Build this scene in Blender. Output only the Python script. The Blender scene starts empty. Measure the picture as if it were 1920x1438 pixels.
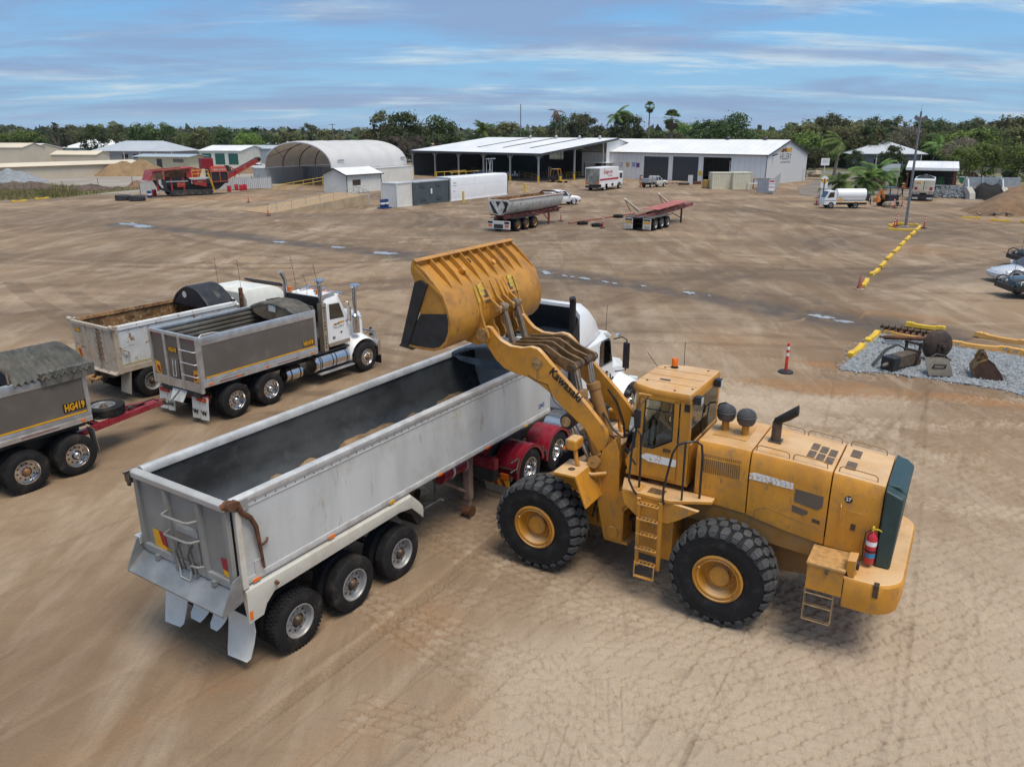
import bpy,bmesh,math,random
import numpy as np
from mathutils import Vector,Matrix
R=math.radians
SC=bpy.context.scene
COL=SC.collection

# ------------------------------------------------------------------ camera
cam_d=bpy.data.cameras.new('camera');CAM=bpy.data.objects.new('camera',cam_d);COL.objects.link(CAM)
CAM.location=(0,0,8.34);CAM.rotation_euler=(R(90-17.95),0,0)
cam_d.sensor_fit='HORIZONTAL';cam_d.angle=2*math.atan(960/1453.0)
cam_d.clip_start=.1;cam_d.clip_end=20000
SC.camera=CAM

# ------------------------------------------------------------------ world, sun, exposure
SUN_EL,SUN_AZ=68,140 # azimuth: compass degrees clockwise from +Y (sun to the right and behind the camera)
w=bpy.data.worlds.new('World');SC.world=w;w.use_nodes=True
nt=w.node_tree;nt.nodes.clear()
def N(t,**k):
    n=nt.nodes.new(t)
    for a,b in k.items():setattr(n,a,b)
    return n
out=N('ShaderNodeOutputWorld');bg=N('ShaderNodeBackground');bg.inputs['Strength'].default_value=.052
sky=N('ShaderNodeTexSky',sky_type='NISHITA',sun_disc=False);sky.sun_elevation=R(SUN_EL);sky.sun_rotation=R(SUN_AZ)
sky.altitude=0;sky.air_density=1.0;sky.dust_density=.6;sky.ozone_density=3.0
def wmath(op,a,b=None,c=None,clamp=False):
    n=N('ShaderNodeMath',operation=op,use_clamp=clamp)
    for i,q in enumerate((a,b,c)):
        if q is None:continue
        if isinstance(q,(int,float)):n.inputs[i].default_value=q
        else:nt.links.new(q,n.inputs[i])
    return n.outputs[0]
tc=N('ShaderNodeTexCoord');sep=N('ShaderNodeSeparateXYZ');nt.links.new(tc.outputs['Generated'],sep.inputs[0])
den=wmath('ADD',wmath('MAXIMUM',sep.outputs[2],0),.11)
px,py=wmath('DIVIDE',sep.outputs[0],den),wmath('DIVIDE',sep.outputs[1],den)
def cloudnoise(sx,sy,rot,scale,detail,rough,off):
    cmb=N('ShaderNodeCombineXYZ');nt.links.new(px,cmb.inputs[0]);nt.links.new(py,cmb.inputs[1]);cmb.inputs[2].default_value=off
    mp=N('ShaderNodeMapping');mp.inputs['Rotation'].default_value=(0,0,R(rot));mp.inputs['Scale'].default_value=(sx,sy,1)
    nt.links.new(cmb.outputs[0],mp.inputs[0])
    nz=N('ShaderNodeTexNoise');nz.inputs['Scale'].default_value=scale;nz.inputs['Detail'].default_value=detail
    nz.inputs['Roughness'].default_value=rough;nz.inputs['Distortion'].default_value=.35
    nt.links.new(mp.outputs[0],nz.inputs['Vector']);return nz.outputs['Fac']
def wramp(src,a,b):
    n=N('ShaderNodeMapRange',interpolation_type='SMOOTHSTEP');nt.links.new(src,n.inputs[0])
    n.inputs[1].default_value=a;n.inputs[2].default_value=b;return n.outputs[0]
def wmix(f,a,b):
    n=N('ShaderNodeMix',data_type='RGBA')
    if isinstance(f,float):n.inputs[0].default_value=f
    else:nt.links.new(f,n.inputs[0])
    for i,q in((6,a),(7,b)):
        if isinstance(q,tuple):n.inputs[i].default_value=(*q,1)
        else:nt.links.new(q,n.inputs[i])
    return n.outputs[2]
skyc=wmix(.75,sky.outputs[0],(.8,3.5,7.6))
haz=wramp(sep.outputs[2],.22,.0)
skyc=wmix(wmath('MULTIPLY',haz,.75),skyc,(3.1,5.5,7.3))
thin=wmath('MULTIPLY',wramp(cloudnoise(.34,1.0,10,1.3,10,.66,3.1),.49,.66),.9) # white streaks
skyc=wmix(thin,skyc,(5.6,6.7,7.4))
grey=wmath('MULTIPLY',wramp(cloudnoise(.5,1.0,-9,.8,9,.64,11.4),.40,.60),.85) # lilac grey stratus
skyc=wmix(grey,skyc,(2.35,3.35,5.3))
skyc=wmix(wmath('MULTIPLY',wramp(sep.outputs[2],.22,.60),.62),skyc,(4.6,5.0,5.6)) # the high overcast that softens the light
nt.links.new(skyc,bg.inputs['Color']);nt.links.new(bg.outputs[0],out.inputs[0])

sun_d=bpy.data.lights.new('sun','SUN');SUN=bpy.data.objects.new('sun',sun_d);COL.objects.link(SUN)
sun_d.energy=1.5;sun_d.angle=R(30);sun_d.color=(1,.90,.76)
az=R(SUN_AZ);el=R(SUN_EL)
sdir=Vector((math.sin(az)*math.cos(el),math.cos(az)*math.cos(el),math.sin(el)))
SUN.rotation_euler=sdir.to_track_quat('Z','Y').to_euler();SUN.location=(0,0,60)
vs=SC.view_settings;vs.view_transform='Standard';vs.look='None';vs.exposure=1.14;vs.gamma=1;vs.use_curve_mapping=False

# ------------------------------------------------------------------ helpers
class MB:
    """Collects shapes; build() links them as ONE mesh object."""
    def __init__(s):s.v=[];s.f=[]
    def add(s,vs,fs):
        b=len(s.v);s.v+=[tuple(p)for p in vs];s.f+=[tuple(i+b for i in f)for f in fs];return s
    def hexa(s,p):return s.add(p,[(0,3,2,1),(4,5,6,7),(0,1,5,4),(1,2,6,5),(2,3,7,6),(3,0,4,7)])
    def box(s,x0,x1,y0,y1,z0,z1):
        return s.hexa([(x0,y0,z0),(x1,y0,z0),(x1,y1,z0),(x0,y1,z0),(x0,y0,z1),(x1,y0,z1),(x1,y1,z1),(x0,y1,z1)])
    def beam(s,a,b,w,h=None,up=(0,0,1)):
        a,b,up=Vector(a),Vector(b),Vector(up);h=h or w
        d=(b-a).normalized();x=d.cross(up)
        if x.length<1e-4:x=d.cross(Vector((0,1,0)))
        x.normalize();y=x.cross(d).normalized();x*=w/2;y*=h/2
        return s.hexa([a-x-y,a+x-y,a+x+y,a-x+y,b-x-y,b+x-y,b+x+y,b-x+y])
    def cyl(s,a,b,r0,r1=None,n=16,caps=True):
        a,b=Vector(a),Vector(b);r1=r0 if r1 is None else r1
        d=(b-a).normalized();x=d.orthogonal().normalized();y=d.cross(x);vs=[]
        for c,r in((a,r0),(b,r1)):
            for i in range(n):
                t=2*math.pi*i/n;vs.append(c+x*r*math.cos(t)+y*r*math.sin(t))
        fs=[(i,(i+1)%n,n+(i+1)%n,n+i)for i in range(n)]
        if caps:fs+=[tuple(range(n-1,-1,-1)),tuple(range(n,2*n))]
        return s.add(vs,fs)
    def tube(s,pts,r,n=6,closed=False):
        P=[Vector(p)for p in pts];m=len(P);vs=[];fs=[];prev=None
        for i,p in enumerate(P):
            if closed:d=P[(i+1)%m]-P[i-1]
            else:d=(P[i+1]if i<m-1 else p)-(P[i-1]if i else p)
            d.normalize()
            x=d.orthogonal()if prev is None else prev-d*prev.dot(d)
            if x.length<1e-5:x=d.orthogonal()
            x.normalize();prev=x;y=d.cross(x)
            rr=r[i]if isinstance(r,(list,tuple))else r
            for k in range(n):
                t=2*math.pi*k/n;vs.append(p+(x*math.cos(t)+y*math.sin(t))*rr)
        for i in range(m if closed else m-1):
            j=(i+1)%m
            for k in range(n):fs.append((i*n+k,i*n+(k+1)%n,j*n+(k+1)%n,j*n+k))
        if not closed:fs+=[tuple(range(n-1,-1,-1)),tuple(range((m-1)*n,m*n))]
        return s.add(vs,fs)
    def prism(s,poly,ax,a,b):
        n=len(poly)
        mk={'x':lambda p,t:(t,p[0],p[1]),'y':lambda p,t:(p[0],t,p[1]),'z':lambda p,t:(p[0],p[1],t)}[ax]
        vs=[mk(p,a)for p in poly]+[mk(p,b)for p in poly]
        return s.add(vs,[(i,(i+1)%n,n+(i+1)%n,n+i)for i in range(n)]+[tuple(range(n-1,-1,-1)),tuple(range(n,2*n))])
    def lathe(s,prof,c=(0,0,0),ax='y',n=32,arc=None,closed=False):
        vs=[];fs=[];m=len(prof);cnt=n if arc is None else n+1
        for i in range(cnt):
            t=2*math.pi*i/n if arc is None else arc[0]+(arc[1]-arc[0])*i/n
            for r,h in prof:
                x,y=r*math.cos(t),r*math.sin(t)
                p={'y':(x,h,y),'z':(x,y,h),'x':(h,x,y)}[ax]
                vs.append((p[0]+c[0],p[1]+c[1],p[2]+c[2]))
        for i in range(n):
            j=(i+1)%cnt
            for k in range(m if closed else m-1):fs.append((i*m+k,i*m+(k+1)%m,j*m+(k+1)%m,j*m+k))
        if arc is not None and closed:fs+=[tuple(range(m)),tuple(n*m+k for k in range(m-1,-1,-1))]
        return s.add(vs,fs)
    def loft(s,secs,caps=True):
        n=len(secs[0]);vs=[p for q in secs for p in q];fs=[]
        for i in range(len(secs)-1):
            for k in range(n):fs.append((i*n+k,i*n+(k+1)%n,(i+1)*n+(k+1)%n,(i+1)*n+k))
        if caps:fs+=[tuple(range(n-1,-1,-1)),tuple(range((len(secs)-1)*n,len(secs)*n))]
        return s.add(vs,fs)
    def quad(s,*p):return s.add(p,[tuple(range(len(p)))])
    def slab(s,p,t): # polygon of 3-D points given thickness along vector t
        n=len(p);t=Vector(t);vs=list(p)+[Vector(q)+t for q in p]
        return s.add(vs,[tuple(range(n-1,-1,-1)),tuple(range(n,2*n))]+[(i,(i+1)%n,n+(i+1)%n,n+i)for i in range(n)])
    def ball(s,c,r,n=10,sz=1.0,m=6):
        prof=[(r*math.sin(math.pi*k/m)+1e-5,-r*sz*math.cos(math.pi*k/m))for k in range(m+1)]
        return s.lathe(prof,c,'z',n)
    def build(s,name,mat,parent=None,bevel=0,smooth=38,seg=2,label=None,fix=True):
        me=bpy.data.meshes.new(name);me.from_pydata([tuple(p)for p in s.v],[],s.f)
        if fix:
            bm=bmesh.new();bm.from_mesh(me);bmesh.ops.remove_doubles(bm,verts=bm.verts,dist=1e-5)
            bmesh.ops.recalc_face_normals(bm,faces=bm.faces);bm.to_mesh(me);bm.free()
        return link(name,me,mat,parent,bevel,smooth,seg,label)
def link(name,me,mat,parent=None,bevel=0,smooth=38,seg=2,label=None):
    me.materials.append(mat)
    if smooth:
        me.polygons.foreach_set('use_smooth',[True]*len(me.polygons));me.set_sharp_from_angle(angle=R(smooth))
    o=bpy.data.objects.new(name,me);COL.objects.link(o)
    if parent:o.parent=parent
    if bevel:
        b=o.modifiers.new('bevel','BEVEL');b.width=bevel;b.segments=seg;b.limit_method='ANGLE';b.angle_limit=R(38);b.harden_normals=True
    if label:o['label']=label
    return o
def tag(o,label,cat,group=None):
    o['label']=label;o['category']=cat
    if group:o['group']=group
    return o
def thing(name,label,cat,loc,rot=0,group=None):
    o=bpy.data.objects.new(name,None);COL.objects.link(o);o.empty_display_size=.3
    o.location=loc if len(loc)==3 else(loc[0],loc[1],0);o.rotation_euler=(0,0,R(rot));return tag(o,label,cat,group)
def kind(o,k):o['kind']=k;return o
def dup(o,parent=None,loc=None,rot=None,label=None,scale=None):
    c=o.copy();COL.objects.link(c);c.parent=parent
    if loc is not None:c.location=loc if len(loc)==3 else(loc[0],loc[1],0)
    if rot is not None:c.rotation_euler=(0,0,R(rot))
    if scale is not None:c.scale=(scale,)*3 if isinstance(scale,(int,float))else scale
    if label:c['label']=label
    for ch in list(o.children):dup(ch,c)
    return c
def text(body,size,mat,parent,at,xdir,up,ext=.003,bold=0,name='lettering',align='CENTER',xs=1.0,shear=0,label=None):
    cu=bpy.data.curves.new('t','FONT');cu.body=body;cu.size=size;cu.extrude=ext;cu.offset=bold;cu.align_x=align;cu.align_y='CENTER'
    cu.resolution_u=2;cu.shear=shear
    o=bpy.data.objects.new('t',cu);me=bpy.data.meshes.new_from_object(o)
    x=Vector(xdir).normalized();y=Vector(up).normalized();z=x.cross(y)
    M=Matrix(((x.x*xs,y.x,z.x,at[0]),(x.y*xs,y.y,z.y,at[1]),(x.z*xs,y.z,z.z,at[2]),(0,0,0,1)))
    me.transform(M);bpy.data.objects.remove(o);bpy.data.curves.remove(cu);me.materials.clear()
    me.name=name
    return link(name,me,mat,parent,0,0,label=label)

# ------------------------------------------------------------------ picking: where a photographed point lies
PIT=R(17.95)
def gp(u,v,z=0.0):
    x,y=(u-960)/1453.0,(v-719)/1453.0
    d=(x,math.cos(PIT)-y*math.sin(PIT),-(math.sin(PIT)+y*math.cos(PIT)))
    t=(z-8.34)/d[2];return(d[0]*t,d[1]*t)
def mpp(Y):return Y/1453.0*1.02 # metres per photograph pixel at distance Y

# ------------------------------------------------------------------ materials
MATS={}
def mat(name,col,rough=.5,metal=0.0,var=.15,scale=2.5,stretch=(1,1,1),bump=0,bscale=30,dirt=None,dirt_amt=.35,dscale=1.6,spec=.5,wear=None,wear_amt=.0,coat=0,rvar=.1,bands=None,tone2=None,rand=0,top=None,top_amt=.7):
    if name in MATS:return MATS[name]
    m=bpy.data.materials.new(name);m.use_nodes=True;t=m.node_tree;P=t.nodes['Principled BSDF'];MATS[name]=m
    def n(ty,**k):
        q=t.nodes.new(ty)
        for a,b in k.items():setattr(q,a,b)
        return q
    def mixc(f,a,b,mode='MIX'):
        q=n('ShaderNodeMix',data_type='RGBA',blend_type=mode)
        for i,z in((0,f),(6,a),(7,b)):
            if isinstance(z,(int,float)):q.inputs[i].default_value=z
            elif isinstance(z,tuple):q.inputs[i].default_value=(*z[:3],1)
            else:t.links.new(z,q.inputs[i])
        return q.outputs[2]
    def rng(src,a,b,c=0,d=1):
        q=n('ShaderNodeMapRange',interpolation_type='SMOOTHSTEP');t.links.new(src,q.inputs[0])
        for i,z in enumerate((a,b,c,d)):q.inputs[i+1].default_value=z
        return q.outputs[0]
    co=n('ShaderNodeTexCoord');mp=n('ShaderNodeMapping');mp.inputs['Scale'].default_value=stretch;t.links.new(co.outputs['Object'],mp.inputs[0])
    def noise(s,d=5,ro=.6,vec=None):
        q=n('ShaderNodeTexNoise');q.inputs['Scale'].default_value=s;q.inputs['Detail'].default_value=d;q.inputs['Roughness'].default_value=ro
        t.links.new(vec or mp.outputs[0],q.inputs['Vector']);return q.outputs['Fac']
    nz=noise(scale)
    lo=tuple(c*(1-var)for c in col);hi=tuple(min(1,c*(1+var))for c in(tone2 or col))
    c=mixc(rng(nz,.3,.7),lo,hi)
    if rand:
        oi=n('ShaderNodeObjectInfo');hs=n('ShaderNodeHueSaturation');t.links.new(c,hs.inputs['Color'])
        t.links.new(rng(oi.outputs['Random'],0,1,1-rand,1+rand),hs.inputs['Value'])
        t.links.new(rng(oi.outputs['Random'],0,1,.5-rand*.06,.5+rand*.06),hs.inputs['Hue']);c=hs.outputs['Color']
    if wear:
        c=mixc(rng(noise(scale*3.1,8,.7),.62-wear_amt*.3,.66-wear_amt*.3),c,wear)
    if dirt:
        d1=noise(dscale,7,.68,co.outputs['Object'])
        c=mixc(rng(d1,.62-dirt_amt*.5,.80-dirt_amt*.3,0,min(1,dirt_amt*1.6)),c,dirt)
    if top: # level panels paler: sun-bleached, dusty paint with overhead light painted in
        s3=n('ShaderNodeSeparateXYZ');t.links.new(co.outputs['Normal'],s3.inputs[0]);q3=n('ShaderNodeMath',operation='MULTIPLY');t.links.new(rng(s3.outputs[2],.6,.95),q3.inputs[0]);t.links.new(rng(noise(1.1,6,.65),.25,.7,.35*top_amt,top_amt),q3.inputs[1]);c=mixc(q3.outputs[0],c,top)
    if bands: # (axis, period, width, colour): printed or pressed lines
        s2=n('ShaderNodeSeparateXYZ');t.links.new(co.outputs['Object'],s2.inputs[0])
        a=n('ShaderNodeMath',operation='PINGPONG');t.links.new(s2.outputs[bands[0]],a.inputs[0]);a.inputs[1].default_value=bands[1]/2
        c=mixc(rng(a.outputs[0],bands[2],bands[2]*.6),c,bands[3])
    t.links.new(c,P.inputs['Base Color'])
    t.links.new(rng(nz,.3,.7,max(.03,rough-rvar),min(1,rough+rvar)),P.inputs['Roughness'])
    P.inputs['Metallic'].default_value=metal;P.inputs['Specular IOR Level'].default_value=spec
    if coat:P.inputs['Coat Weight'].default_value=coat;P.inputs['Coat Roughness'].default_value=.15
    if bump:
        b=n('ShaderNodeBump');b.inputs['Strength'].default_value=1;b.inputs['Distance'].default_value=bump
        t.links.new(noise(bscale,6,.65,co.outputs['Object']),b.inputs['Height']);t.links.new(b.outputs[0],P.inputs['Normal'])
    return m
def thin_leaf(m,f):
    t=m.node_tree;P=t.nodes['Principled BSDF'];tr=t.nodes.new('ShaderNodeBsdfTranslucent');mx=t.nodes.new('ShaderNodeMixShader');mx.inputs[0].default_value=f
    t.links.new(P.inputs['Base Color'].links[0].from_socket,tr.inputs[0]);t.links.new(P.outputs[0],mx.inputs[1]);t.links.new(tr.outputs[0],mx.inputs[2]);t.links.new(mx.outputs[0],t.nodes['Material Output'].inputs[0]);return m
def glassm(name,tint=(.75,.85,.82),opac=.25):
    m=bpy.data.materials.new(name);m.use_nodes=True;t=m.node_tree;t.nodes.clear();MATS[name]=m
    o=t.nodes.new('ShaderNodeOutputMaterial');tr=t.nodes.new('ShaderNodeBsdfTransparent');gl=t.nodes.new('ShaderNodeBsdfGlossy');fr=t.nodes.new('ShaderNodeFresnel')
    tr.inputs[0].default_value=(*tint,1);gl.inputs['Roughness'].default_value=.03;gl.inputs[0].default_value=(.9,.95,.95,1);fr.inputs[0].default_value=1.6
    ad=t.nodes.new('ShaderNodeMath');ad.operation='ADD';ad.inputs[1].default_value=opac*.15;t.links.new(fr.outputs[0],ad.inputs[0])
    mx=t.nodes.new('ShaderNodeMixShader');t.links.new(ad.outputs[0],mx.inputs[0]);t.links.new(tr.outputs[0],mx.inputs[1]);t.links.new(gl.outputs[0],mx.inputs[2]);t.links.new(mx.outputs[0],o.inputs[0])
    return m
DUST=(.40,.29,.18)
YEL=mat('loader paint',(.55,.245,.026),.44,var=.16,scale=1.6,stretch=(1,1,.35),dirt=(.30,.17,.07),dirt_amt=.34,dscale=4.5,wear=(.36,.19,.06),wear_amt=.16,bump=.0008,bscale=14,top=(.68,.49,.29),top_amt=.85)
YELD=mat('dirty yellow steel',(.36,.175,.035),.6,var=.25,scale=3,dirt=(.20,.13,.07),dirt_amt=.5,dscale=3)
YELT=mat('yellow step metal',(.50,.25,.05),.55,var=.2,scale=8,wear=(.32,.28,.22),wear_amt=.25)
BLK=mat('black paint',(.018,.018,.02),.5,var=.3,scale=6,dirt=(.12,.09,.06),dirt_amt=.12)
RUB=mat('tyre rubber',(.016,.016,.018),.8,spec=.25,var=.3,scale=5,dirt=(.13,.10,.07),dirt_amt=.24,dscale=3.5,bump=.002,bscale=60)
RUBL=mat('loader tyre rubber',(.012,.013,.015),.75,spec=.3,var=.3,scale=4,dirt=(.10,.085,.07),dirt_amt=.2,dscale=4,bump=.003,bscale=40)
RUBT=mat('worn tread rubber',(.060,.063,.068),.7,spec=.4,var=.25,scale=4,dirt=(.13,.11,.09),dirt_amt=.2,dscale=4)
STEEL=mat('worn steel',(.16,.15,.14),.45,metal=.7,var=.3,scale=5,dirt=(.10,.075,.05),dirt_amt=.4)
CHROME=mat('chrome',(.62,.62,.63),.2,metal=1,var=.06,scale=4,rvar=.06,dirt=(.35,.29,.23),dirt_amt=.16)
GREASE=mat('greasy brown steel',(.085,.055,.035),.5,metal=.3,var=.4,scale=7)
GLASS=glassm('tinted glass',(.84,.93,.90),.1)
GLASSD=glassm('dark glass',(.18,.21,.22),.5)
WHITE=mat('white paint',(.78,.79,.80),.35,var=.06,scale=1.2,dirt=DUST,dirt_amt=.14,dscale=1.4)
WHITED=mat('dusty white paint',(.68,.67,.63),.5,var=.1,scale=2,dirt=DUST,dirt_amt=.34,dscale=1.8)
LENSA=mat('amber lens',(.75,.16,.01),.15,var=.2,scale=9)
LENSR=mat('red lens',(.42,.015,.02),.2,var=.2,scale=9)
DKIN=mat('dark interior',(.03,.03,.032),.7,var=.3,scale=4)
RUST=mat('rust',(.13,.05,.02),.8,var=.5,scale=5,dirt=(.05,.03,.02),dirt_amt=.4,bump=.003,bscale=25)
YPL=mat('plate yellow',(.78,.42,.01),.5,var=.08)
INK=mat('black print',(.015,.015,.015),.5,var=.1)
CONC=mat('concrete',(.42,.40,.36),.85,var=.14,scale=1.2,dirt=(.24,.2,.15),dirt_amt=.3,bump=.004,bscale=12)
GALV=mat('galvanised steel',(.42,.44,.45),.45,metal=.6,var=.12,scale=6)
# ------------------------------------------------------------------ ground: one sheet, finely meshed where it is near
rng_=np.random.default_rng(7)
def vnoise(x,y,s,seed):
    """smooth value noise"""
    x=x/s;y=y/s;xi=np.floor(x).astype(int);yi=np.floor(y).astype(int);fx=x-xi;fy=y-yi
    fx=fx*fx*(3-2*fx);fy=fy*fy*(3-2*fy)
    def h(a,b):
        n=(a*374761393+b*668265263+seed*974634777)&0xffffffff
        n=((n^(n>>13))*1274126177)&0xffffffff
        return((n^(n>>16))&0xffff)/65535.0
    return(h(xi,yi)*(1-fx)+h(xi+1,yi)*fx)*(1-fy)+(h(xi,yi+1)*(1-fx)+h(xi+1,yi+1)*fx)*fy
def fbm(x,y,s,seed,o=4):
    t=0;a=.5
    for i in range(o):t=t+a*vnoise(x,y,s/2**i,seed+i*17);a*=.5
    return t/(1-.5**o)
def ss(a,b,x):t=np.clip((x-a)/(b-a),0,1);return t*t*(3-2*t)
angs=np.concatenate([np.linspace(-48,48,860),np.linspace(48,312,50)[1:-1]])
rad=[0.6];
while rad[-1]<6:rad.append(rad[-1]*1.15)
while rad[-1]<22:rad.append(rad[-1]*1.0030)
while rad[-1]<60:rad.append(rad[-1]*1.0052)
while rad[-1]<130:rad.append(rad[-1]*1.007)
while rad[-1]<6000:rad.append(rad[-1]*1.06)
rad=np.array(rad);na,nr=len(angs),len(rad)
AA,RR=np.meshgrid(np.radians(angs),rad,indexing='ij');GX=np.sin(AA)*RR;GY=np.cos(AA)*RR
def seg_coords(pts,X,Y,maxd):
    """distance along and signed offset to a polyline, nearest segment within maxd"""
    S=np.zeros_like(X);D=np.full_like(X,1e9);acc=0
    for(x0,y0),(x1,y1)in zip(pts[:-1],pts[1:]):
        L=math.hypot(x1-x0,y1-y0);ux,uy=(x1-x0)/L,(y1-y0)/L
        t=(X-x0)*ux+(Y-y0)*uy;o=-(X-x0)*uy+(Y-y0)*ux
        ok=(t>=-.02*L)&(t<=L*1.02)&(np.abs(o)<np.abs(D))&(np.abs(o)<maxd)
        S=np.where(ok,acc+t,S);D=np.where(ok,o,D);acc+=L
    return S,D
def curve(p0,a0,L,k,n=40):
    pts=[p0];a=R(a0);st=L/n
    for i in range(n):a+=k*st;pts.append((pts[-1][0]+math.cos(a)*st,pts[-1][1]+math.sin(a)*st))
    return pts
HT=.05*(fbm(GX,GY,9,3)-.5)*ss(3,8,RR)+.018*(fbm(GX,GY,1.7,9)-.5)
HT+=.012*(fbm(GX,GY,.35,21,3)-.5)*ss(45,20,RR)
HT0=HT.copy();TONE=np.zeros_like(GX) # compaction and painted groove shade: >0 pale dusty, <0 dark turned soil, shaded grooves
def stamp(pts,width,style,depth,tone=0.0,fade=0):
    global HT,TONE
    xs=[p[0]for p in pts];ys=[p[1]for p in pts]
    m=(GX>min(xs)-width)&(GX<max(xs)+width)&(GY>min(ys)-width)&(GY<max(ys)+width)
    if not m.any():return
    X,Y=GX[m],GY[m];S,D=seg_coords(pts,X,Y,width)
    inside=ss(width/2,width/2-.05,np.abs(D));patch=ss(.22,.55,fbm(X,Y,2.3,int(abs(pts[0][0]*13+pts[0][1]*7))%97+40,3))
    if style=='lug': # staggered hexagonal blocks of a loader tyre: raised pads, narrow grooves
        p=.36;q=.20;row=np.floor(D/q);S=S+.05*(vnoise(X,Y,.5,5)-.5);D=D+.03*(vnoise(X,Y,.4,8)-.5);row=np.floor(D/q);sx=S/p+.5*(row%2);f=np.abs(sx-np.round(sx));g=np.abs(D/q-row-.5)
        zig=.12*np.sin(2*math.pi*D/q)
        f=np.abs((sx+zig)-np.round(sx+zig))
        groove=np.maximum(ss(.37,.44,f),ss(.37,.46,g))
        h=-groove*depth+depth*.25
    elif style=='truck': # block tread: chevrons in a ribbed band
        sx=S/.11+np.abs(D)*3.2;f=np.abs(sx-np.round(sx));rib=np.abs(D/.055-np.round(D/.055))
        h=-depth*(.55+.45*ss(.2,.35,f)-.3*ss(.34,.46,rib))*(.3+patch)
    else: # smooth rut with a low berm
        h=-depth*np.cos(np.clip(D/width,-.5,.5)*math.pi*2)*(.4+patch)
    if style=='lug':k_=inside*(.25+.75*patch);HT[m]=HT[m]*(1-k_)+(HT0[m]+h)*k_
    else:HT[m]+=h*inside
    TONE[m]+=tone*inside*(.4+.6*patch)-(groove*inside*(.04+.16*patch)if style=='lug' else 0)  # lug grooves also get their shade painted into the soil tone
# tracks near the loader: it shuttles back and forth on the right-hand side
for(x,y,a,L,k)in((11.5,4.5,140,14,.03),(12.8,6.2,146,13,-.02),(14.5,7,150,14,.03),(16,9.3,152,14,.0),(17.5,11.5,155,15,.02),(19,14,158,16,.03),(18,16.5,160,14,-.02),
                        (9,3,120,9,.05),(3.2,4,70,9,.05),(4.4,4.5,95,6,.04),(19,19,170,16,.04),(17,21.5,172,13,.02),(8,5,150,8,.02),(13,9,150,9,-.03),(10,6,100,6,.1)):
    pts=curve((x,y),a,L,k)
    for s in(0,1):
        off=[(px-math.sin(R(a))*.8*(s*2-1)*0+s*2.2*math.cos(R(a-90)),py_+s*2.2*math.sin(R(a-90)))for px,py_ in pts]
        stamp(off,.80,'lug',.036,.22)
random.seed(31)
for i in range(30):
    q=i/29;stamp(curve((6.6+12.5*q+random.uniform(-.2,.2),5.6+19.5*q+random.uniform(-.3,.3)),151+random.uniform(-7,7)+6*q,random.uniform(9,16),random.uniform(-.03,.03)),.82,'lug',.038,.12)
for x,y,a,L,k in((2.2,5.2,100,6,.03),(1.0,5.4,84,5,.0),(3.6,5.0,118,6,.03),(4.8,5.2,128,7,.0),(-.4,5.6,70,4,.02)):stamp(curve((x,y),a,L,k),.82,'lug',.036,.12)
# truck tracks run along 57 degrees through the yard
random.seed(3)
for i in range(46):
    x=-16+i*.5+random.uniform(-.3,.3);a=57+random.uniform(-4,4)
    stamp(curve((x-4,1.5),a,34,random.uniform(-.01,.01)),random.choice([.14,.2,.26,.3]),random.choice(['rut','truck','truck']),random.uniform(.006,.014),random.uniform(-.22,.2))
stamp(curve((-8.6,3.1),50,13,.012),.34,'truck',.05,-.1)
stamp(curve((-5.2,3.4),53,9,.006),.34,'truck',.03,.1)
# sweeping tracks in the middle distance
for i in range(230):
    Y=random.uniform(24,120);X=random.uniform(-.75,.75)*Y;a=random.choice([8,20,57,60,100,150,165,175,185])+random.uniform(-14,14)
    w_=random.uniform(.35,.9)*(1+Y/140);L=random.uniform(14,50);k=random.uniform(-.05,.05)
    tn=random.uniform(-.38,.24)
    pts=curve((X,Y),a,L,k,24);stamp(pts,w_,'rut',.012,tn)
    stamp([(p[0]-math.sin(R(a))*2.0,p[1]+math.cos(R(a))*2.0)for p in pts],w_,'rut',.012,tn)
# shallow damp drain that crosses the yard, with the puddles in it
DRAIN=[gp(*p)for p in((200,420),(280,424),(430,440),(520,454),(640,464),(760,478),(1020,512),(1110,524),(1210,538),(1300,550),(1400,566),(1520,592),(1600,602),(1700,618),(1800,640))]
m=(GY>18)&(GY<90)&(RR<120);S_,D_=seg_coords(DRAIN,GX[m],GY[m],14);wob=1.2*(fbm(GX[m],GY[m],6,77)-.5)
damp=np.zeros_like(GX);near_=ss(2.6,.5,np.abs(D_+wob)/(.6+1.0*fbm(GX[m],GY[m],9,5)))
damp[m]=np.where(np.abs(D_)<13,near_,0);HT[m]-=np.where(np.abs(D_)<5,.07*np.exp(-(D_/1.2)**2),0)
def blob(u,v,rx,ry,amt,seed,ang=0):
    x,y=gp(u,v);c,s=math.cos(R(ang)),math.sin(R(ang));dx,dy=GX-x,GY-y
    q=np.sqrt(((dx*c+dy*s)/rx)**2+((-dx*s+dy*c)/ry)**2)+1.1*(fbm(GX,GY,max(rx,ry)*.5,seed)-.5)
    return amt*ss(1.15,.35,q)
for(u,v,rx,ry,am,an)in((1200,545,12,5,.55,-20),(1480,520,5,8,.2,0),(1640,450,3.2,12,.35,60),(1100,560,7,4,.5,0),(330,420,16,7,.45,0),(560,462,10,5,.35,0),(1660,640,3,2,.5,-30),(1000,480,18,8,.3,0),(700,440,24,10,.25,0),(1575,530,1.2,2.4,.7,60),(200,520,14,5,.18,10),(90,410,18,6,.3,0),(1300,400,26,9,.25,0),(1180,600,6,3,.35,0)):
    damp=np.maximum(damp,blob(u,v,rx,ry,am,int(u)%50,an))
damp=np.maximum(damp,.55*ss(22,44,GY)*ss(150,105,RR)*ss(.42,.68,fbm(GX,GY*2.2,13,123)))
RED=np.zeros_like(GX)
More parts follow.
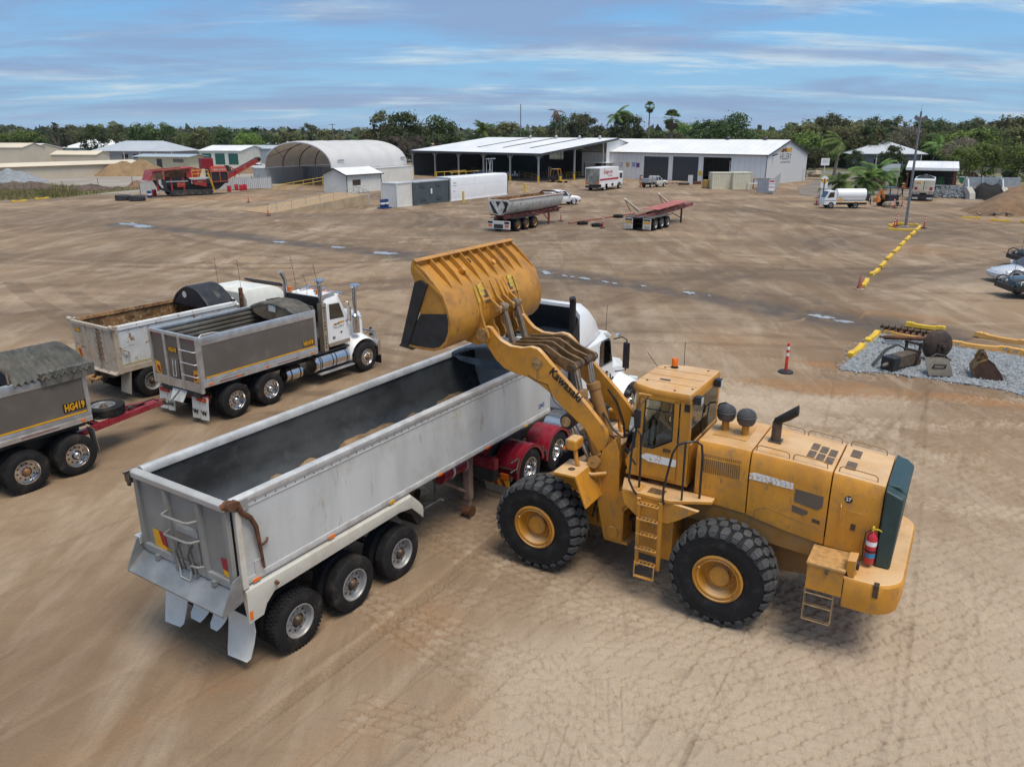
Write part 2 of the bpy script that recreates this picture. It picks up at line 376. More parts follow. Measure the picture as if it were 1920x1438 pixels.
for(u,v,rx,ry,am,an)in((1600,690,2.2,.5,.9,-25),(1560,730,3.5,.7,.8,-20),(1780,745,4,.6,.9,-25),(1640,590,4.0,1.0,.6,-28),(1380,640,3,1.4,.35,0),(1700,465,3,5,.45,0),(1840,415,7,1.2,.8,0),(420,1270,1.2,.6,.35,50),(150,1420,2.2,.7,.35,52),(650,1400,1.6,.6,.25,50),(860,1330,.8,.9,.25,60),(1180,560,3,2,.3,0),(420,372,12,4,.5,0),(1860,440,4,3,.3,0),(780,1180,1.2,.7,.35,57),(560,1190,.9,.5,.3,57)):
    RED=np.maximum(RED,blob(u,v,rx,ry,am,int(v)%60,an))
PALE=np.clip(ss(15,5,np.hypot(GX-8,GY-5))*.95+blob(1500,760,5,2.4,.6,8)+blob(1180,650,4,3,.35,18)+blob(1150,1330,4,2,.6,4)+blob(1850,520,6,9,.45,14)+blob(1185,450,14,2,.35,15,12)+blob(340,560,14,5,.25,25),0,1)
def heap(u,v,r,h,seed,x=None,y=None):
    return 0
me=bpy.data.meshes.new('ground');nv=na*nr
co=np.stack([GX,GY,HT*ss(130,70,RR)-.004],-1).reshape(-1,3);co=np.vstack([co,[[0,0,0]]])
ii,jj=np.meshgrid(np.arange(na),np.arange(nr-1),indexing='ij');i2=(ii+1)%na
quads=np.stack([ii*nr+jj,ii*nr+jj+1,i2*nr+jj+1,i2*nr+jj],-1).reshape(-1,4)[:,::-1]
tri=np.stack([np.arange(na)*nr,((np.arange(na)+1)%na)*nr,np.full(na,nv)],-1)[:,::-1]
loops=np.concatenate([quads.ravel(),tri.ravel()]);tot=np.concatenate([np.full(len(quads),4),np.full(len(tri),3)])
me.vertices.add(nv+1);me.vertices.foreach_set('co',co.ravel());me.loops.add(len(loops));me.loops.foreach_set('vertex_index',loops.astype(np.int32))
me.polygons.add(len(tot));me.polygons.foreach_set('loop_start',(np.cumsum(tot)-tot).astype(np.int32));me.polygons.foreach_set('loop_total',tot.astype(np.int32))
me.polygons.foreach_set('use_smooth',np.ones(len(tot),bool));me.update(calc_edges=True)
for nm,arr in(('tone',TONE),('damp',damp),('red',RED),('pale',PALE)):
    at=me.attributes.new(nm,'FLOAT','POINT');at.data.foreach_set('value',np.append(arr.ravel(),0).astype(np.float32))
GM=bpy.data.materials.new('yard soil');GM.use_nodes=True;t=GM.node_tree;P=t.nodes['Principled BSDF']
def gn(ty,**k):
    q=t.nodes.new(ty)
    for a,b in k.items():setattr(q,a,b)
    return q
def gmix(f,a,b,mode='MIX'):
    q=gn('ShaderNodeMix',data_type='RGBA',blend_type=mode)
    for i,z in((0,f),(6,a),(7,b)):
        if isinstance(z,(int,float)):q.inputs[i].default_value=z
        elif isinstance(z,tuple):q.inputs[i].default_value=(*z,1)
        else:t.links.new(z,q.inputs[i])
    return q.outputs[2]
def gr(src,a,b,c=0,d=1):
    q=gn('ShaderNodeMapRange',interpolation_type='SMOOTHSTEP');t.links.new(src,q.inputs[0])
    for i,z in enumerate((a,b,c,d)):q.inputs[i+1].default_value=z
    return q.outputs[0]
tcg=gn('ShaderNodeTexCoord')
def gno(s,d=6,ro=.62,st=(1,1,1),rot=0,dist=0):
    mp=gn('ShaderNodeMapping');mp.inputs['Scale'].default_value=st;mp.inputs['Rotation'].default_value=(0,0,R(rot));t.links.new(tcg.outputs['Object'],mp.inputs[0])
    q=gn('ShaderNodeTexNoise');q.inputs['Scale'].default_value=s;q.inputs['Detail'].default_value=d;q.inputs['Roughness'].default_value=ro;q.inputs['Distortion'].default_value=dist
    t.links.new(mp.outputs[0],q.inputs['Vector']);return q.outputs['Fac']
def gat(nm):return gn('ShaderNodeAttribute',attribute_name=nm).outputs['Fac']
SAND,SANDD,SANDP,SANDR,WETC=(.30,.212,.135),(.185,.125,.078),(.49,.40,.30),(.33,.17,.07),(.095,.072,.052)
c=gmix(gr(gno(.09,7,.6),.35,.68),SAND,SANDD)
c=gmix(gr(gno(.6,6,.65,(1,.22,1),-57,.6),.42,.72,0,.55),c,SANDP)
c=gmix(gr(gno(1.3,7,.7,(.3,1,1),5,.4),.5,.75,0,.35),c,SANDD)
c=gmix(gr(gat('pale'),0,1,0,.8),c,SANDP)
red=gn('ShaderNodeMath',operation='MULTIPLY');t.links.new(gat('red'),red.inputs[0]);t.links.new(gr(gno(2.5,6,.7),.25,.65,.2,1),red.inputs[1])
c=gmix(red.outputs[0],c,SANDR)
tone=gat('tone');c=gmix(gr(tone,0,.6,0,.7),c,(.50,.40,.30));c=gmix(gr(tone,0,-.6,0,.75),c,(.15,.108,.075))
da=gn('ShaderNodeMath',operation='MULTIPLY');t.links.new(gat('damp'),da.inputs[0]);t.links.new(gr(gno(.8,7,.7),.2,.62,.25,1),da.inputs[1])
c=gmix(da.outputs[0],c,WETC)
c=gmix(gr(gno(3.2,8,.72,(1,.12,1),-57,.3),.5,.72,0,.35),c,SANDD);c=gmix(gr(gno(7,8,.75,(1,.35,1),20,.3),.54,.7,0,.4),c,(.20,.14,.09))
c=gmix(gr(gno(45,3,.7),.56,.70,0,.5),c,(.15,.105,.07));c=gmix(gr(gno(17,5,.7),.6,.75,0,.3),c,(.5,.41,.31))
t.links.new(c,P.inputs['Base Color']);t.links.new(gr(da.outputs[0],.2,1,.95,.55),P.inputs['Roughness']);P.inputs['Specular IOR Level'].default_value=.25
bm_=gn('ShaderNodeBump');bm_.inputs['Distance'].default_value=.035;bm_.inputs['Strength'].default_value=.9;t.links.new(gno(22,8,.7),bm_.inputs['Height']);t.links.new(bm_.outputs[0],P.inputs['Normal'])
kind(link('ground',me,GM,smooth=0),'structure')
WATER=mat('puddle water',(.36,.35,.335),.05,var=.1,rvar=.02,spec=1.0)
random.seed(11)
for(u,v,ru,rv)in((240,419,26,3),(270,424,28,3),(524,453,17,1.8),(633,463,20,1.8),(720,474,30,3),(1024,510,12,4),(1058,516,8,1.6),(1073,518,5,1.4),(1097,521,13,2.2),(1134,527,8,1.6),(1152,530,7,1.4),(1206,535,8,1.6),(1293,548,17,2.6),(1540,592,30,3.2),(1580,601,26,2.4),(1330,553,4,1),(1750,627,10,2.0),(545,427,10,1.2)):
    n=22;pts=[]
    for k in range(n):
        a=2*math.pi*k/n;q=random.uniform(.45,1.0);x,y=gp(u+ru*q*math.cos(a),v+.12*ru*q*math.cos(a)*(1 if u>950 else.3)+rv*q*math.sin(a));pts.append((x,y))
    o=MB().prism(pts,'z',-.12,-.03).build('puddle',WATER,smooth=0);kind(o,'structure')
# ------------------------------------------------------------------ wheel loader
LD=thing('wheel_loader','big orange yellow wheel loader with raised bucket tipping over the long silver trailer','wheel loader',(4.377,13.14),149.14)
def big_wheel(u,side):
    r=.93;w0,w1=.86,1.6
    prof=[(.44,w0+.06),(.60,w0+.01),(.78,w0+.02),(.845,w0+.07),(.875,w0+.12),(.885,(w0+w1)/2),(.875,w1-.12),(.845,w1-.07),(.80,w1-.03),(.785,w1-.018),(.77,w1-.022),(.68,w1-.004),(.60,w1-.004),(.54,w1-.02),(.50,w1-.03),(.44,w1-.06)]
    b0=MB().lathe(prof,(0,0,0),'y',60);b=MB()
    n=27
    for row in range(3):
        for i in range(n):
            t0=2*math.pi*(i+.5*(row%2))/n;hw=2*math.pi/n*.37
            if row==1:sh=[(-1,-.9),(-.55,-1.0),(.55,-1.0),(1,-.9),(1,.9),(.55,1),(-.55,1),(-1,.9)];c0,c1=1.12,1.34
            else:sh=None;c0,c1=(1.352,w1-.045)if row==2 else(w0+.045,1.108)
            def P_(t,w_,rr):return(rr*math.cos(t),w_,rr*math.sin(t))
            if row==1:out_=[(t0+hw*a,(c0+c1)/2+(c1-c0)/2*q)for a,q in((-1,-.45),(-.35,-1),(.75,-1),(1,.45),(.35,1),(-.75,1))]
            else:
                m_=1 if row==2 else-1;ci,co_=(c0,c1)if row==2 else(c1,c0)
                out_=[(t0-hw*.55,ci),(t0+hw*.45,ci),(t0+hw,ci+m_*.07),(t0+hw*.8,co_),(t0-hw*1.1,co_),(t0-hw*.95,ci+m_*.07)]
                if row==0:out_=out_[::-1]
            def dr(w_):return r-.055*ss1(.26,.37,abs(w_-1.23))
            base=[P_(t,w_,.86 if abs(w_-1.23)<.3 else.83)for t,w_ in out_];top=[P_(.5*t0+.5*t+.44*(t-t0),1.23+(w_-1.23)*.965,dr(w_))for t,w_ in out_]
            b.loft([base,top])
            if row!=1: # shoulder lug down the sidewall
                m_=1 if row==2 else-1;wo=w1-.03 if row==2 else w0+.03
                q=[P_(t0+a*hw,wo+d*m_,rr)for a,rr,d in((-.95,.865,-.03),(.7,.865,-.03),(.6,.80,-.004),(-.9,.80,-.004))]
                q2=[P_(t0+a*hw,wo+d*m_,rr)for a,rr,d in((-.9,.868,.0),(.65,.868,.0),(.55,.81,.018),(-.85,.81,.018))]
                b.loft([q,q2])
    for q_ in(b0,b):
        if side<0:q_.v=[(-x,-y,z)for x,y,z in q_.v]
    ty=b0.build('tyre',RUBL,LD,smooth=30);ty.location=(u,0,r);kind(b.build('tread_lug',RUBT,ty,.006,seg=1),'stuff')
    rp=[(.44,w1-.10),(.45,w1-.035),(.415,w1-.02),(.405,w1-.05),(.375,w1-.055),(.365,w1-.03),(.345,w1-.04),(.325,w1-.16),(.285,w1-.24),(.26,w1-.245),(.25,w1-.225),(.19,w1-.225),(.185,w1-.15),(.165,w1-.135),(.0001,w1-.13)]
    rb=MB().lathe(rp,(0,0,0),'y',44)
    for i in range(20):
        t=2*math.pi*i/20;rb.cyl((.222*math.cos(t),w1-.235,.222*math.sin(t)),(.222*math.cos(t),w1-.195,.222*math.sin(t)),.013,n=6)
    rb.cyl((.36,w1-.06,.1),(.33,w1-.02,.16),.014,n=6)
    if side<0:rb.v=[(-x,-y,z)for x,y,z in rb.v]
    rb.build('rim',YEL,ty,smooth=35)
def ss1(a,b,x):t=min(1,max(0,(x-a)/(b-a)));return t*t*(3-2*t)
for u in(0,3.656):
    for s in(1,-1):big_wheel(u,s)
# chassis, axles
c_=MB().prism([(-2.2,.95),(-.9,.8),(1.5,.8),(1.75,1.0),(1.75,1.9),(.6,1.95),(-2.3,1.75)],'y',-.46,.46).cyl((0,-.95,.93),(0,.95,.93),.2).cyl((3.656,-.95,.93),(3.656,.95,.93),.2)
c_.prism([(-2.35,1.30),(.95,1.55),(.9,2.0),(-2.35,1.75)],'y',-.76,.76)
c_.build('rear_frame',YELD,LD,.02)
MB().prism([(1.55,.72),(2.1,.66),(2.1,1.7),(1.8,1.9),(1.55,1.6)],'y',-.28,.28).cyl((1.83,0,.6),(1.83,0,2.0),.12).cyl((1.5,0,1.0),(2.4,0,1.0),.07).cyl((1.45,.5,1.1),(2.2,.42,1.05),.06).cyl((1.45,-.5,1.1),(2.2,-.42,1.05),.06).build('articulation_joint',GREASE,LD)
# counterweight with rounded rear corners
o_=[(-1.98,-1.46),(-2.35,-1.46)]+[(-2.36-.46*math.sin(R(a)),-1.0-.46*math.cos(R(a)))for a in range(10,91,10)]
o_=o_+[(x,-y)for x,y in o_[::-1]]
cw=MB();n_=len(o_)
cw.loft([[(x*1+.04*(x<-2),y*.96,.98)for x,y in o_],[(x,y,1.22)for x,y in o_],[(x,y,1.50)for x,y in o_],[(x+.03,y*.98,1.55)for x,y in o_]])
cw.build('counterweight',YEL,LD,.015)
for y0,y1 in((1.36,1.44),(-1.44,-1.36)):MB().box(-2.50,-2.42,y0,y1+.03,1.33,1.556).build('tie_down_slot',GREASE,LD)
for s in(1,-1):
    tb=MB().box(-1.97,-1.41,*sorted((s*.80,s*1.46)),1.17,1.62).build('tool_box',YEL,LD,.012)
    MB().box(-1.99,-1.39,*sorted((s*.80,s*1.475)),1.622,1.665).build('lid',mat('chequer plate lid',(.47,.27,.10),.6,var=.2,scale=9,bump=.01,bscale=26),tb,.006)
    MB().box(-1.74,-1.69,*sorted((s*1.462,s*1.49)),1.53,1.63).build('latch',STEEL,tb)
    lp=MB().prism([(-2.12,1.55),(-2.03,1.55),(-1.985,1.66),(-1.985,1.84),(-2.12,1.86)],'y',*sorted((s*1.10,s*1.42))).build('tail_lamp_housing',YEL,LD,.012)
    MB().cyl((-2.12,s*1.26,1.72),(-2.16,s*1.26,1.72),.085,n=14).build('lamp',BLK,lp)
    st=MB()
    for z,hw in((1.1,.2),(.88,.2),(.6,.2)):
        st.tube([(-1.42,s*1.30,z),(-1.42,s*1.46,z),(-1.86,s*1.46,z),(-1.86,s*1.30,z)],.012)
        if z<1:st.beam((-1.42,s*1.40,z),(-1.86,s*1.40,z),.02,.012)
    for u in(-1.42,-1.86):st.tube([(u,s*1.46,1.17),(u,s*1.46,.6)],.009);st.tube([(u,s*1.30,1.17),(u,s*1.30,.6)],.008)
    st.build('rear_step',mat('dusty step rod',(.30,.20,.10),.7,var=.3,scale=8),LD)
# engine hood in three sections, each with its own edges
def zt(u):return 3.1-.045*max(0,.2-u)-.012*max(0,-.2-u)**2
def hsec(u,zb):z=zt(u);return[(u,-.78,zb),(u,-.81,z-.32),(u,-.775,z-.07),(u,-.72,z),(u,.72,z),(u,.775,z-.07),(u,.81,z-.32),(u,.78,zb)]
HB=lambda u:1.63+.115*(u+2.33)if u>-2.33 else 1.63
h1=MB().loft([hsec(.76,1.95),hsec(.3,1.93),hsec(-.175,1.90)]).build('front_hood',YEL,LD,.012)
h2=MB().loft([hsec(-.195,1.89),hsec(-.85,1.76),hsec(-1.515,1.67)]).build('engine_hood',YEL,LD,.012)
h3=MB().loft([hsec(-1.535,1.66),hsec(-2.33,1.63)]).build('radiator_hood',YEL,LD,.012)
DARKV=mat('vent mesh',(.12,.085,.06),.7,var=.3,scale=9);PANEL=mat('dark side panel',(.12,.095,.075),.6,var=.1)
for s in(1,-1):
    y=.80
    # hood flank is nearly vertical between shoulder and sill
    def flank(z,u,off=.004):return s*(.78+.03*(z-1.9)/(zt(u)-.32-1.9)+off)
    v=MB()
    for i in range(19):
        u0=.66-.037*i
        for j in range(9 if True else 0):
            z1=2.80-.03*j
            v.quad((u0,flank(z1,u0),z1),(u0-.022,flank(z1,u0),z1),(u0-.022,flank(z1-.022,u0),z1-.022),(u0,flank(z1-.022,u0),z1-.022))
        for j in range(2):
            z1=2.885-.03*j;f_=s*(.81-.035*(z1-(zt(u0)-.32))/.25+.004)if z1>zt(u0)-.32 else flank(z1,u0)
            v.quad((u0,f_,z1),(u0-.022,f_,z1),(u0-.022,f_,z1-.02),(u0,f_,z1-.02))
    kind(v.build('side_vent',DARKV,h1,smooth=0,fix=False),'stuff')
    MB().slab([(-.98,flank(2.56,-.98),2.60),(-1.44,flank(2.56,-1.4),2.56),(-1.44,flank(2.4,-1.4),2.36),(-1.36,flank(2.3,-1.3),2.29),(-.98,flank(2.3,-1),2.36)],(0,s*.006,0)).build('dark_panel',PANEL,h2,smooth=0)
    MB().slab([(-.96,flank(2.28,-1),2.29),(-1.22,flank(2.28,-1.2),2.235),(-1.22,flank(2.2,-1.2),2.18),(-1.14,flank(2.1,-1.1),2.13),(-.96,flank(2.1,-1),2.17)],(0,s*.006,0)).build('dark_panel',PANEL,h2,smooth=0)
    MB().tube([(-.34,flank(1.95,-.3,.002),1.84),(-.34,flank(2.0,-.3,.002),2.02),(-.52,flank(2.1,-.5,.002),2.12),(-1.5,flank(2,-1.5,.002),1.93)],.006,n=4).build('panel_seam',YELD,h2)
    MB().slab([(-1.30,flank(2.1,-1.3),2.12),(-1.43,flank(2.1,-1.4),2.10),(-1.43,flank(2,-1.4),2.03),(-1.30,flank(2,-1.3),2.05)],(0,s*.004,0)).build('warning_plate',GREASE,h2,smooth=0)
    dr_=MB().slab([(-1.82,flank(2.35,-1.8),2.42),(-2.10,flank(2.35,-2.1),2.40),(-2.10,flank(1.8,-2.1),1.78),(-1.82,flank(1.8,-1.8),1.83)],(0,s*.006,0)).build('access_door',YEL,h3,.004,smooth=0)
    MB().box(-1.98,-1.91,*sorted((s*.80,s*.815)),2.08,2.19).build('latch',GREASE,dr_)
    MB().tube([(-1.72,flank(2.5,-1.7,.0),2.50),(-1.73,flank(2.5,-1.7,.05),2.47),(-1.74,flank(2,-1.7,.05),1.86),(-1.73,flank(1.9,-1.7,0),1.83)],.012).build('grab_handle',YEL,h3)
    dc=MB().cyl((-1.82,flank(2.6,-1.8,0),2.61),(-1.82,flank(2.6,-1.8,.004),2.61),.062,n=20).build('number_disc',INK,h3,smooth=0)
    text('27',.085,WHITE,dc,(-1.82,flank(2.6,-1.8,.006),2.61),(-s,0,0),(0,0,1),.001,.002)
    dk=MB().slab([(-.20,flank(2.6,-.2),2.70),(-.28,flank(2.6,-.2),2.735),(-.8,flank(2.6,-.8),2.70),(-.94,flank(2.6,-.9),2.685),(-.94,flank(2.6,-.9),2.575),(-.2,flank(2.6,-.2),2.60)],(0,s*.003,0)).build('worn_decal',mat('peeling white decal',(.74,.76,.78),.5,var=.06,wear=(.42,.22,.06),wear_amt=.22,scale=5),h2,smooth=0)
    [MB().tube([(-.22-.72*(k+.2)/9,flank(2.6,-.5,.008),2.70),(-.26-.72*(k+.1)/9,flank(2.6,-.5,.008),2.64),(-.20-.72*(k+.6)/9,flank(2.6,-.5,.008),2.59)],.005,n=4).build('decal_crack',mat('decal cracks',(.45,.25,.08),.6),dk)for k in range(9)]
def topz(u):return zt(u)+.003
def toppanel(u0,u1,y0,y1,m,par,nm,t=.006):return MB().hexa([(u0,y0,topz(u0)),(u1,y0,topz(u1)),(u1,y1,topz(u1)),(u0,y1,topz(u0)),(u0,y0,topz(u0)+t),(u1,y0,topz(u1)+t),(u1,y1,topz(u1)+t),(u0,y1,topz(u0)+t)]).build(nm,m,par,smooth=0)
for i in range(3):
    for j in range(2):toppanel(-1.02-.155*i,-1.145-.155*i,-.32+.37*j+.05*i,-.02+.37*j+.05*i,DARKV,h2,'roof_vent')
for y0,y1 in((-.48,-.14),(.10,.44)):toppanel(-1.66,-1.82,y0,y1,DARKV,h3,'roof_vent')
toppanel(.62,.02,-.36,.36,mat('faded hatch',(.50,.28,.09),.55,var=.12,scale=3),h1,'hatch',.012)
for u0,u1,y in((-.24,-.80,.64),(-.86,-1.42,.64),(-1.6,-2.2,.64),(-.34,-.80,-.64),(-.86,-1.45,-.64),(-1.6,-2.2,-.64)):
    MB().tube([(u0,y,topz(u0)-.01),(u0-.01,y,topz(u0)+.07),(u0-.05,y,topz(u0)+.10),(u1+.05,y,topz(u1)+.10),(u1+.01,y,topz(u1)+.07),(u1,y,topz(u1)-.01)],.010).build('hood_rail',YELD,LD)
for u,y in((.50,.0),(.12,.05)):
    pc=MB().cyl((u,y,topz(u)),(u,y,topz(u)+.22),.068,n=16).build('air_precleaner',YEL,LD)
    MB().lathe([(.05,.20),(.13,.20),(.165,.26),(.17,.33),(.178,.335),(.178,.36),(.17,.365),(.165,.41),(.15,.415),(.145,.44),(.12,.445),(.11,.468),(.08,.47),(.07,.485),(.0001,.49)],(u,y,topz(u)),'z',26).build('precleaner_bowl',mat('grey plastic bowl',(.06,.06,.065),.5,var=.2),pc)
ex=MB().cyl((-.42,.02,topz(-.4)),(-.42,.02,topz(-.4)+.36),.085,n=18).build('exhaust_stack',mat('hot exhaust steel',(.10,.07,.055),.6,metal=.4,var=.35,scale=6),LD)
el_=[[(-.42+dx+.085*math.cos(t)*cx_,.02+.085*math.sin(t),topz(-.4)+dz+.085*math.cos(t)*sx_)for t in[2*math.pi*k/18 for k in range(18)]]for dx,dz,cx_,sx_ in((0,.34,1,0),(-.02,.40,.9,.35),(-.16,.50,.62,.78),(-.33,.64,.1,1.15))]
MB().loft(el_).build('exhaust_elbow',mat('soot black steel',(.025,.022,.02),.6,metal=.3,var=.3),ex)
MB().box(-.53,-.31,-.09,.13,topz(-.4)-.01,topz(-.4)+.025).build('exhaust_flange',STEEL,ex)
# rear grille
GRN=mat('dark green grille paint',(.022,.055,.058),.4,var=.2,scale=3,dirt=(.22,.2,.16),dirt_amt=.14)
zr=2.96
g_=MB()
for s in(1,-1):g_.loft([[(-2.345,s*.86,1.56),(-2.345,s*.66,1.56),(-2.58,s*.66,1.56),(-2.58,s*.86,1.56)],[(-2.345,s*.86,zr-.04),(-2.345,s*.66,zr),(-2.64,s*.66,zr-.12),(-2.62,s*.84,zr-.16)]])
g_.loft([[(-2.345,y,zr-.25),(-2.345,y,zr),(-2.52,y,zr-.01),(-2.645,y,zr-.12),(-2.64,y,zr-.25)]for y in(.665,-.665)])
g_.loft([[(-2.345,y,1.56),(-2.345,y,1.72),(-2.58,y,1.72),(-2.58,y,1.56)]for y in(.665,-.665)])
gr_=g_.build('grille_frame',GRN,LD,.03,seg=3)
MB().box(-2.40,-2.35,-.65,.65,1.7,2.72).build('radiator_core',DKIN,gr_)
for i in range(7):MB().beam((-2.54,-.655,1.80+.14*i),(-2.54,.655,1.80+.14*i),.10,.03,up=(.5,0,1)).build('grille_slat',GRN,gr_)
# cab shell: pillars, roof, door; glazed all round
def cw_(u):return.86-.16*ss1(1.55,2.15,u)
roof=MB()
rp_=[(.90,.84),(.93,.885),(1.60,.885),(2.02,.72),(2.10,.60)];rp_=rp_+[(x,-y)for x,y in rp_[::-1]]
roof.loft([[(x,y*.985,3.80)for x,y in rp_],[(x,y,3.84)for x,y in rp_],[(x,y,3.90)for x,y in rp_],[(x+(.02 if x<1 else-.03),y*.965,3.955)for x,y in rp_]])
rf=roof.build('cab_roof',YEL,LD,.02)
for y in(-.42,0,.42):MB().hexa([(.96,y-.006,3.952),(2.04,y*.9-.006,3.952),(2.04,y*.9+.006,3.952),(.96,y+.006,3.952),(.96,y-.004,3.960),(2.04,y*.9-.004,3.960),(2.04,y*.9+.004,3.960),(.96,y+.004,3.960)]).build('roof_bead',YELD,rf,smooth=0)
for u,y in((1.9,.45),(1.25,.78),(1.0,.55),(1.1,-.7),(1.9,-.5)):MB().cyl((u,y,3.95),(u,y,3.968),.022,n=8).build('roof_bolt',GREASE,rf)
MB().box(1.52,1.72,.22,.29,3.955,3.963).build('roof_label',GREASE,rf)
bc=MB().cyl((1.74,-.59,3.95),(1.74,-.59,3.975),.075,n=18).cyl((1.74,-.59,3.975),(1.74,-.59,4.0),.062,n=18).build('beacon_base',BLK,LD)
MB().lathe([(.062,0),(.064,.12),(.055,.15),(.0001,.16)],(1.74,-.59,4.0),'z',18).build('beacon_lens',LENSA,bc)
MB().tube([(1.62,-.80,3.95),(1.63,-.80,4.45)],.006,n=5).build('antenna',BLK,LD);MB().tube([(2.02,-.5,3.93),(2.1,-.5,4.0),(2.25,-.4,4.25)],.006,n=5).build('antenna',BLK,LD)
cab=MB()
def pil(a,b,w_,d_):cab.beam(a,b,w_,d_,up=(1,0,0))
for s in(1,-1):
    cab.box(.90,1.09,*sorted((s*.76,s*.865)),2.2,3.82) # rear pillar
    cab.hexa([(1.85,s*.68,2.70),(1.93,s*.68,2.70),(1.93,s*.82,2.70),(1.85,s*.82,2.70),(1.80,s*.70,3.82),(1.88,s*.70,3.82),(1.86,s*.83,3.82),(1.80,s*.85,3.82)]) # front pillar
    cab.prism([(.9,2.2),(2.02,2.2),(2.10,2.45),(1.98,2.72),(1.56,2.78),(1.2,2.98),(.9,2.98)],'y',*sorted((s*.80,s*.85)))
    cab.box(1.05,1.90,*sorted((s*.80,s*.862)),3.76,3.82)
cab.box(.90,.96,-.80,.80,2.2,2.98).box(.90,.96,-.80,.80,3.76,3.82).prism([(2.02,-.78),(2.02,.78),(2.28,.45),(2.28,-.45)],'z',2.2,2.45).box(.9,2.1,-.8,.8,2.16,2.24)
cb=cab.build('cab_shell',YEL,LD,.008)
MB().prism([(2.02,-.75),(2.02,.75),(2.30,.42),(2.30,-.42)],'z',2.45,2.50).build('cowl',BLK,cb)
dm=mat('cab inside trim',(.09,.09,.088),.8,var=.2)
GL=lambda nm,*p:MB().quad(*p).build(nm,GLASS,LD,smooth=0,fix=False)
GL('rear_window',(.905,.76,3.0),(.905,-.76,3.0),(.905,-.76,3.77),(.905,.76,3.77))
for s in(1,-1):
    GL('corner_window',(1.94,s*.80,2.72),(2.27,s*.44,2.50),(2.10,s*.46,3.80),(1.84,s*.80,3.80))
    dw=[(1.74,s*.868,3.75),(1.22,s*.868,3.75),(1.21,s*.868,3.06),(1.57,s*.868,2.84),(1.77,s*.868,2.84)]
    dr2=MB()
    outr=[(1.84,3.84),(1.12,3.84),(1.12,2.25),(1.84,2.25)]
    for a,b in(((1.84,3.79),(1.12,3.79)),((1.16,3.81),(1.16,2.3)),((1.80,3.81),(1.80,2.3))):dr2.beam((a[0],s*.866,a[1]),(b[0],s*.866,b[1]),.03,.085,up=(0,0,1)if a[1]==b[1]else(1,0,0))
    dr2.prism([(1.84,2.26),(1.84,2.80),(1.56,2.80),(1.2,3.02),(1.12,3.02),(1.12,2.26)],'y',*sorted((s*.852,s*.880)))
    dd=dr2.build('cab_door',YEL,LD,.006)
    MB().quad(*dw).build('door_window',GLASS,dd,smooth=0,fix=False)
    MB().tube([(x,y+s*.012,z)for x,y,z in dw],.014,n=5,closed=True).build('window_seal',BLK,dd)
    MB().box(1.2,1.75,*sorted((s*.872,s*.884)),3.56,3.58).build('window_bar',BLK,dd)
    MB().box(1.22,1.36,*sorted((s*.88,s*.895)),2.80,2.86).build('door_handle',GREASE,dd)
    MB().slab([(1.80,s*.882,2.62),(1.68,s*.882,2.70),(1.10,s*.882,2.68),(1.10,s*.882,2.54),(1.68,s*.882,2.545)],(0,s*.003,0)).build('white_decal',MATS['peeling white decal'],dd,smooth=0)
    MB().box(.92,1.02,*sorted((s*.868,s*.872)),3.63,3.77).build('warning_label',INK,LD)
MB().quad((2.285,.44,2.5),(2.285,-.44,2.5),(2.11,-.46,3.80),(2.11,.46,3.80)).build('windscreen',GLASS,LD,smooth=0,fix=False)
st_=MB().box(1.08,1.5,-.26,.26,2.55,2.72).box(.99,1.12,-.26,.26,2.7,3.4).box(1.02,1.1,-.16,.16,3.42,3.6).build('driver_seat',dm,LD,.04)
MB().tube([(1.72+.05*math.sin(t),.19*math.cos(t),3.05+.18*math.sin(t))for t in[2*math.pi*k/16 for k in range(16)]],.016,closed=True).cyl((1.85,0,2.3),(1.72,0,3.05),.04).build('steering_wheel',BLK,LD)
MB().box(1.75,2.05,-.5,.5,2.24,2.75).box(1.1,1.6,-.62,-.36,2.24,2.95).build('console',dm,LD,.03)
for y in(.78,-.40):wl=MB().box(.74,.88,y-.07,y+.07,3.78,3.93).build('work_lamp',BLK,LD,.02);MB().box(.733,.74,y-.055,y+.055,3.80,3.91).build('lens',mat('lamp glass',(.55,.58,.6),.1),wl)
for s in(1,-1):MB().lathe([(.0001,-.06),(.05,-.05),(.075,0),(.075,.05)],(2.1,s*.86,3.78),'x',14).cyl((2.05,s*.8,3.84),(2.1,s*.86,3.8),.02).build('work_lamp',BLK,LD)
MB().tube([(.9,.1,3.02),(.86,.05,3.06),(.86,-.1,3.5)],.012).build('wiper',BLK,LD)
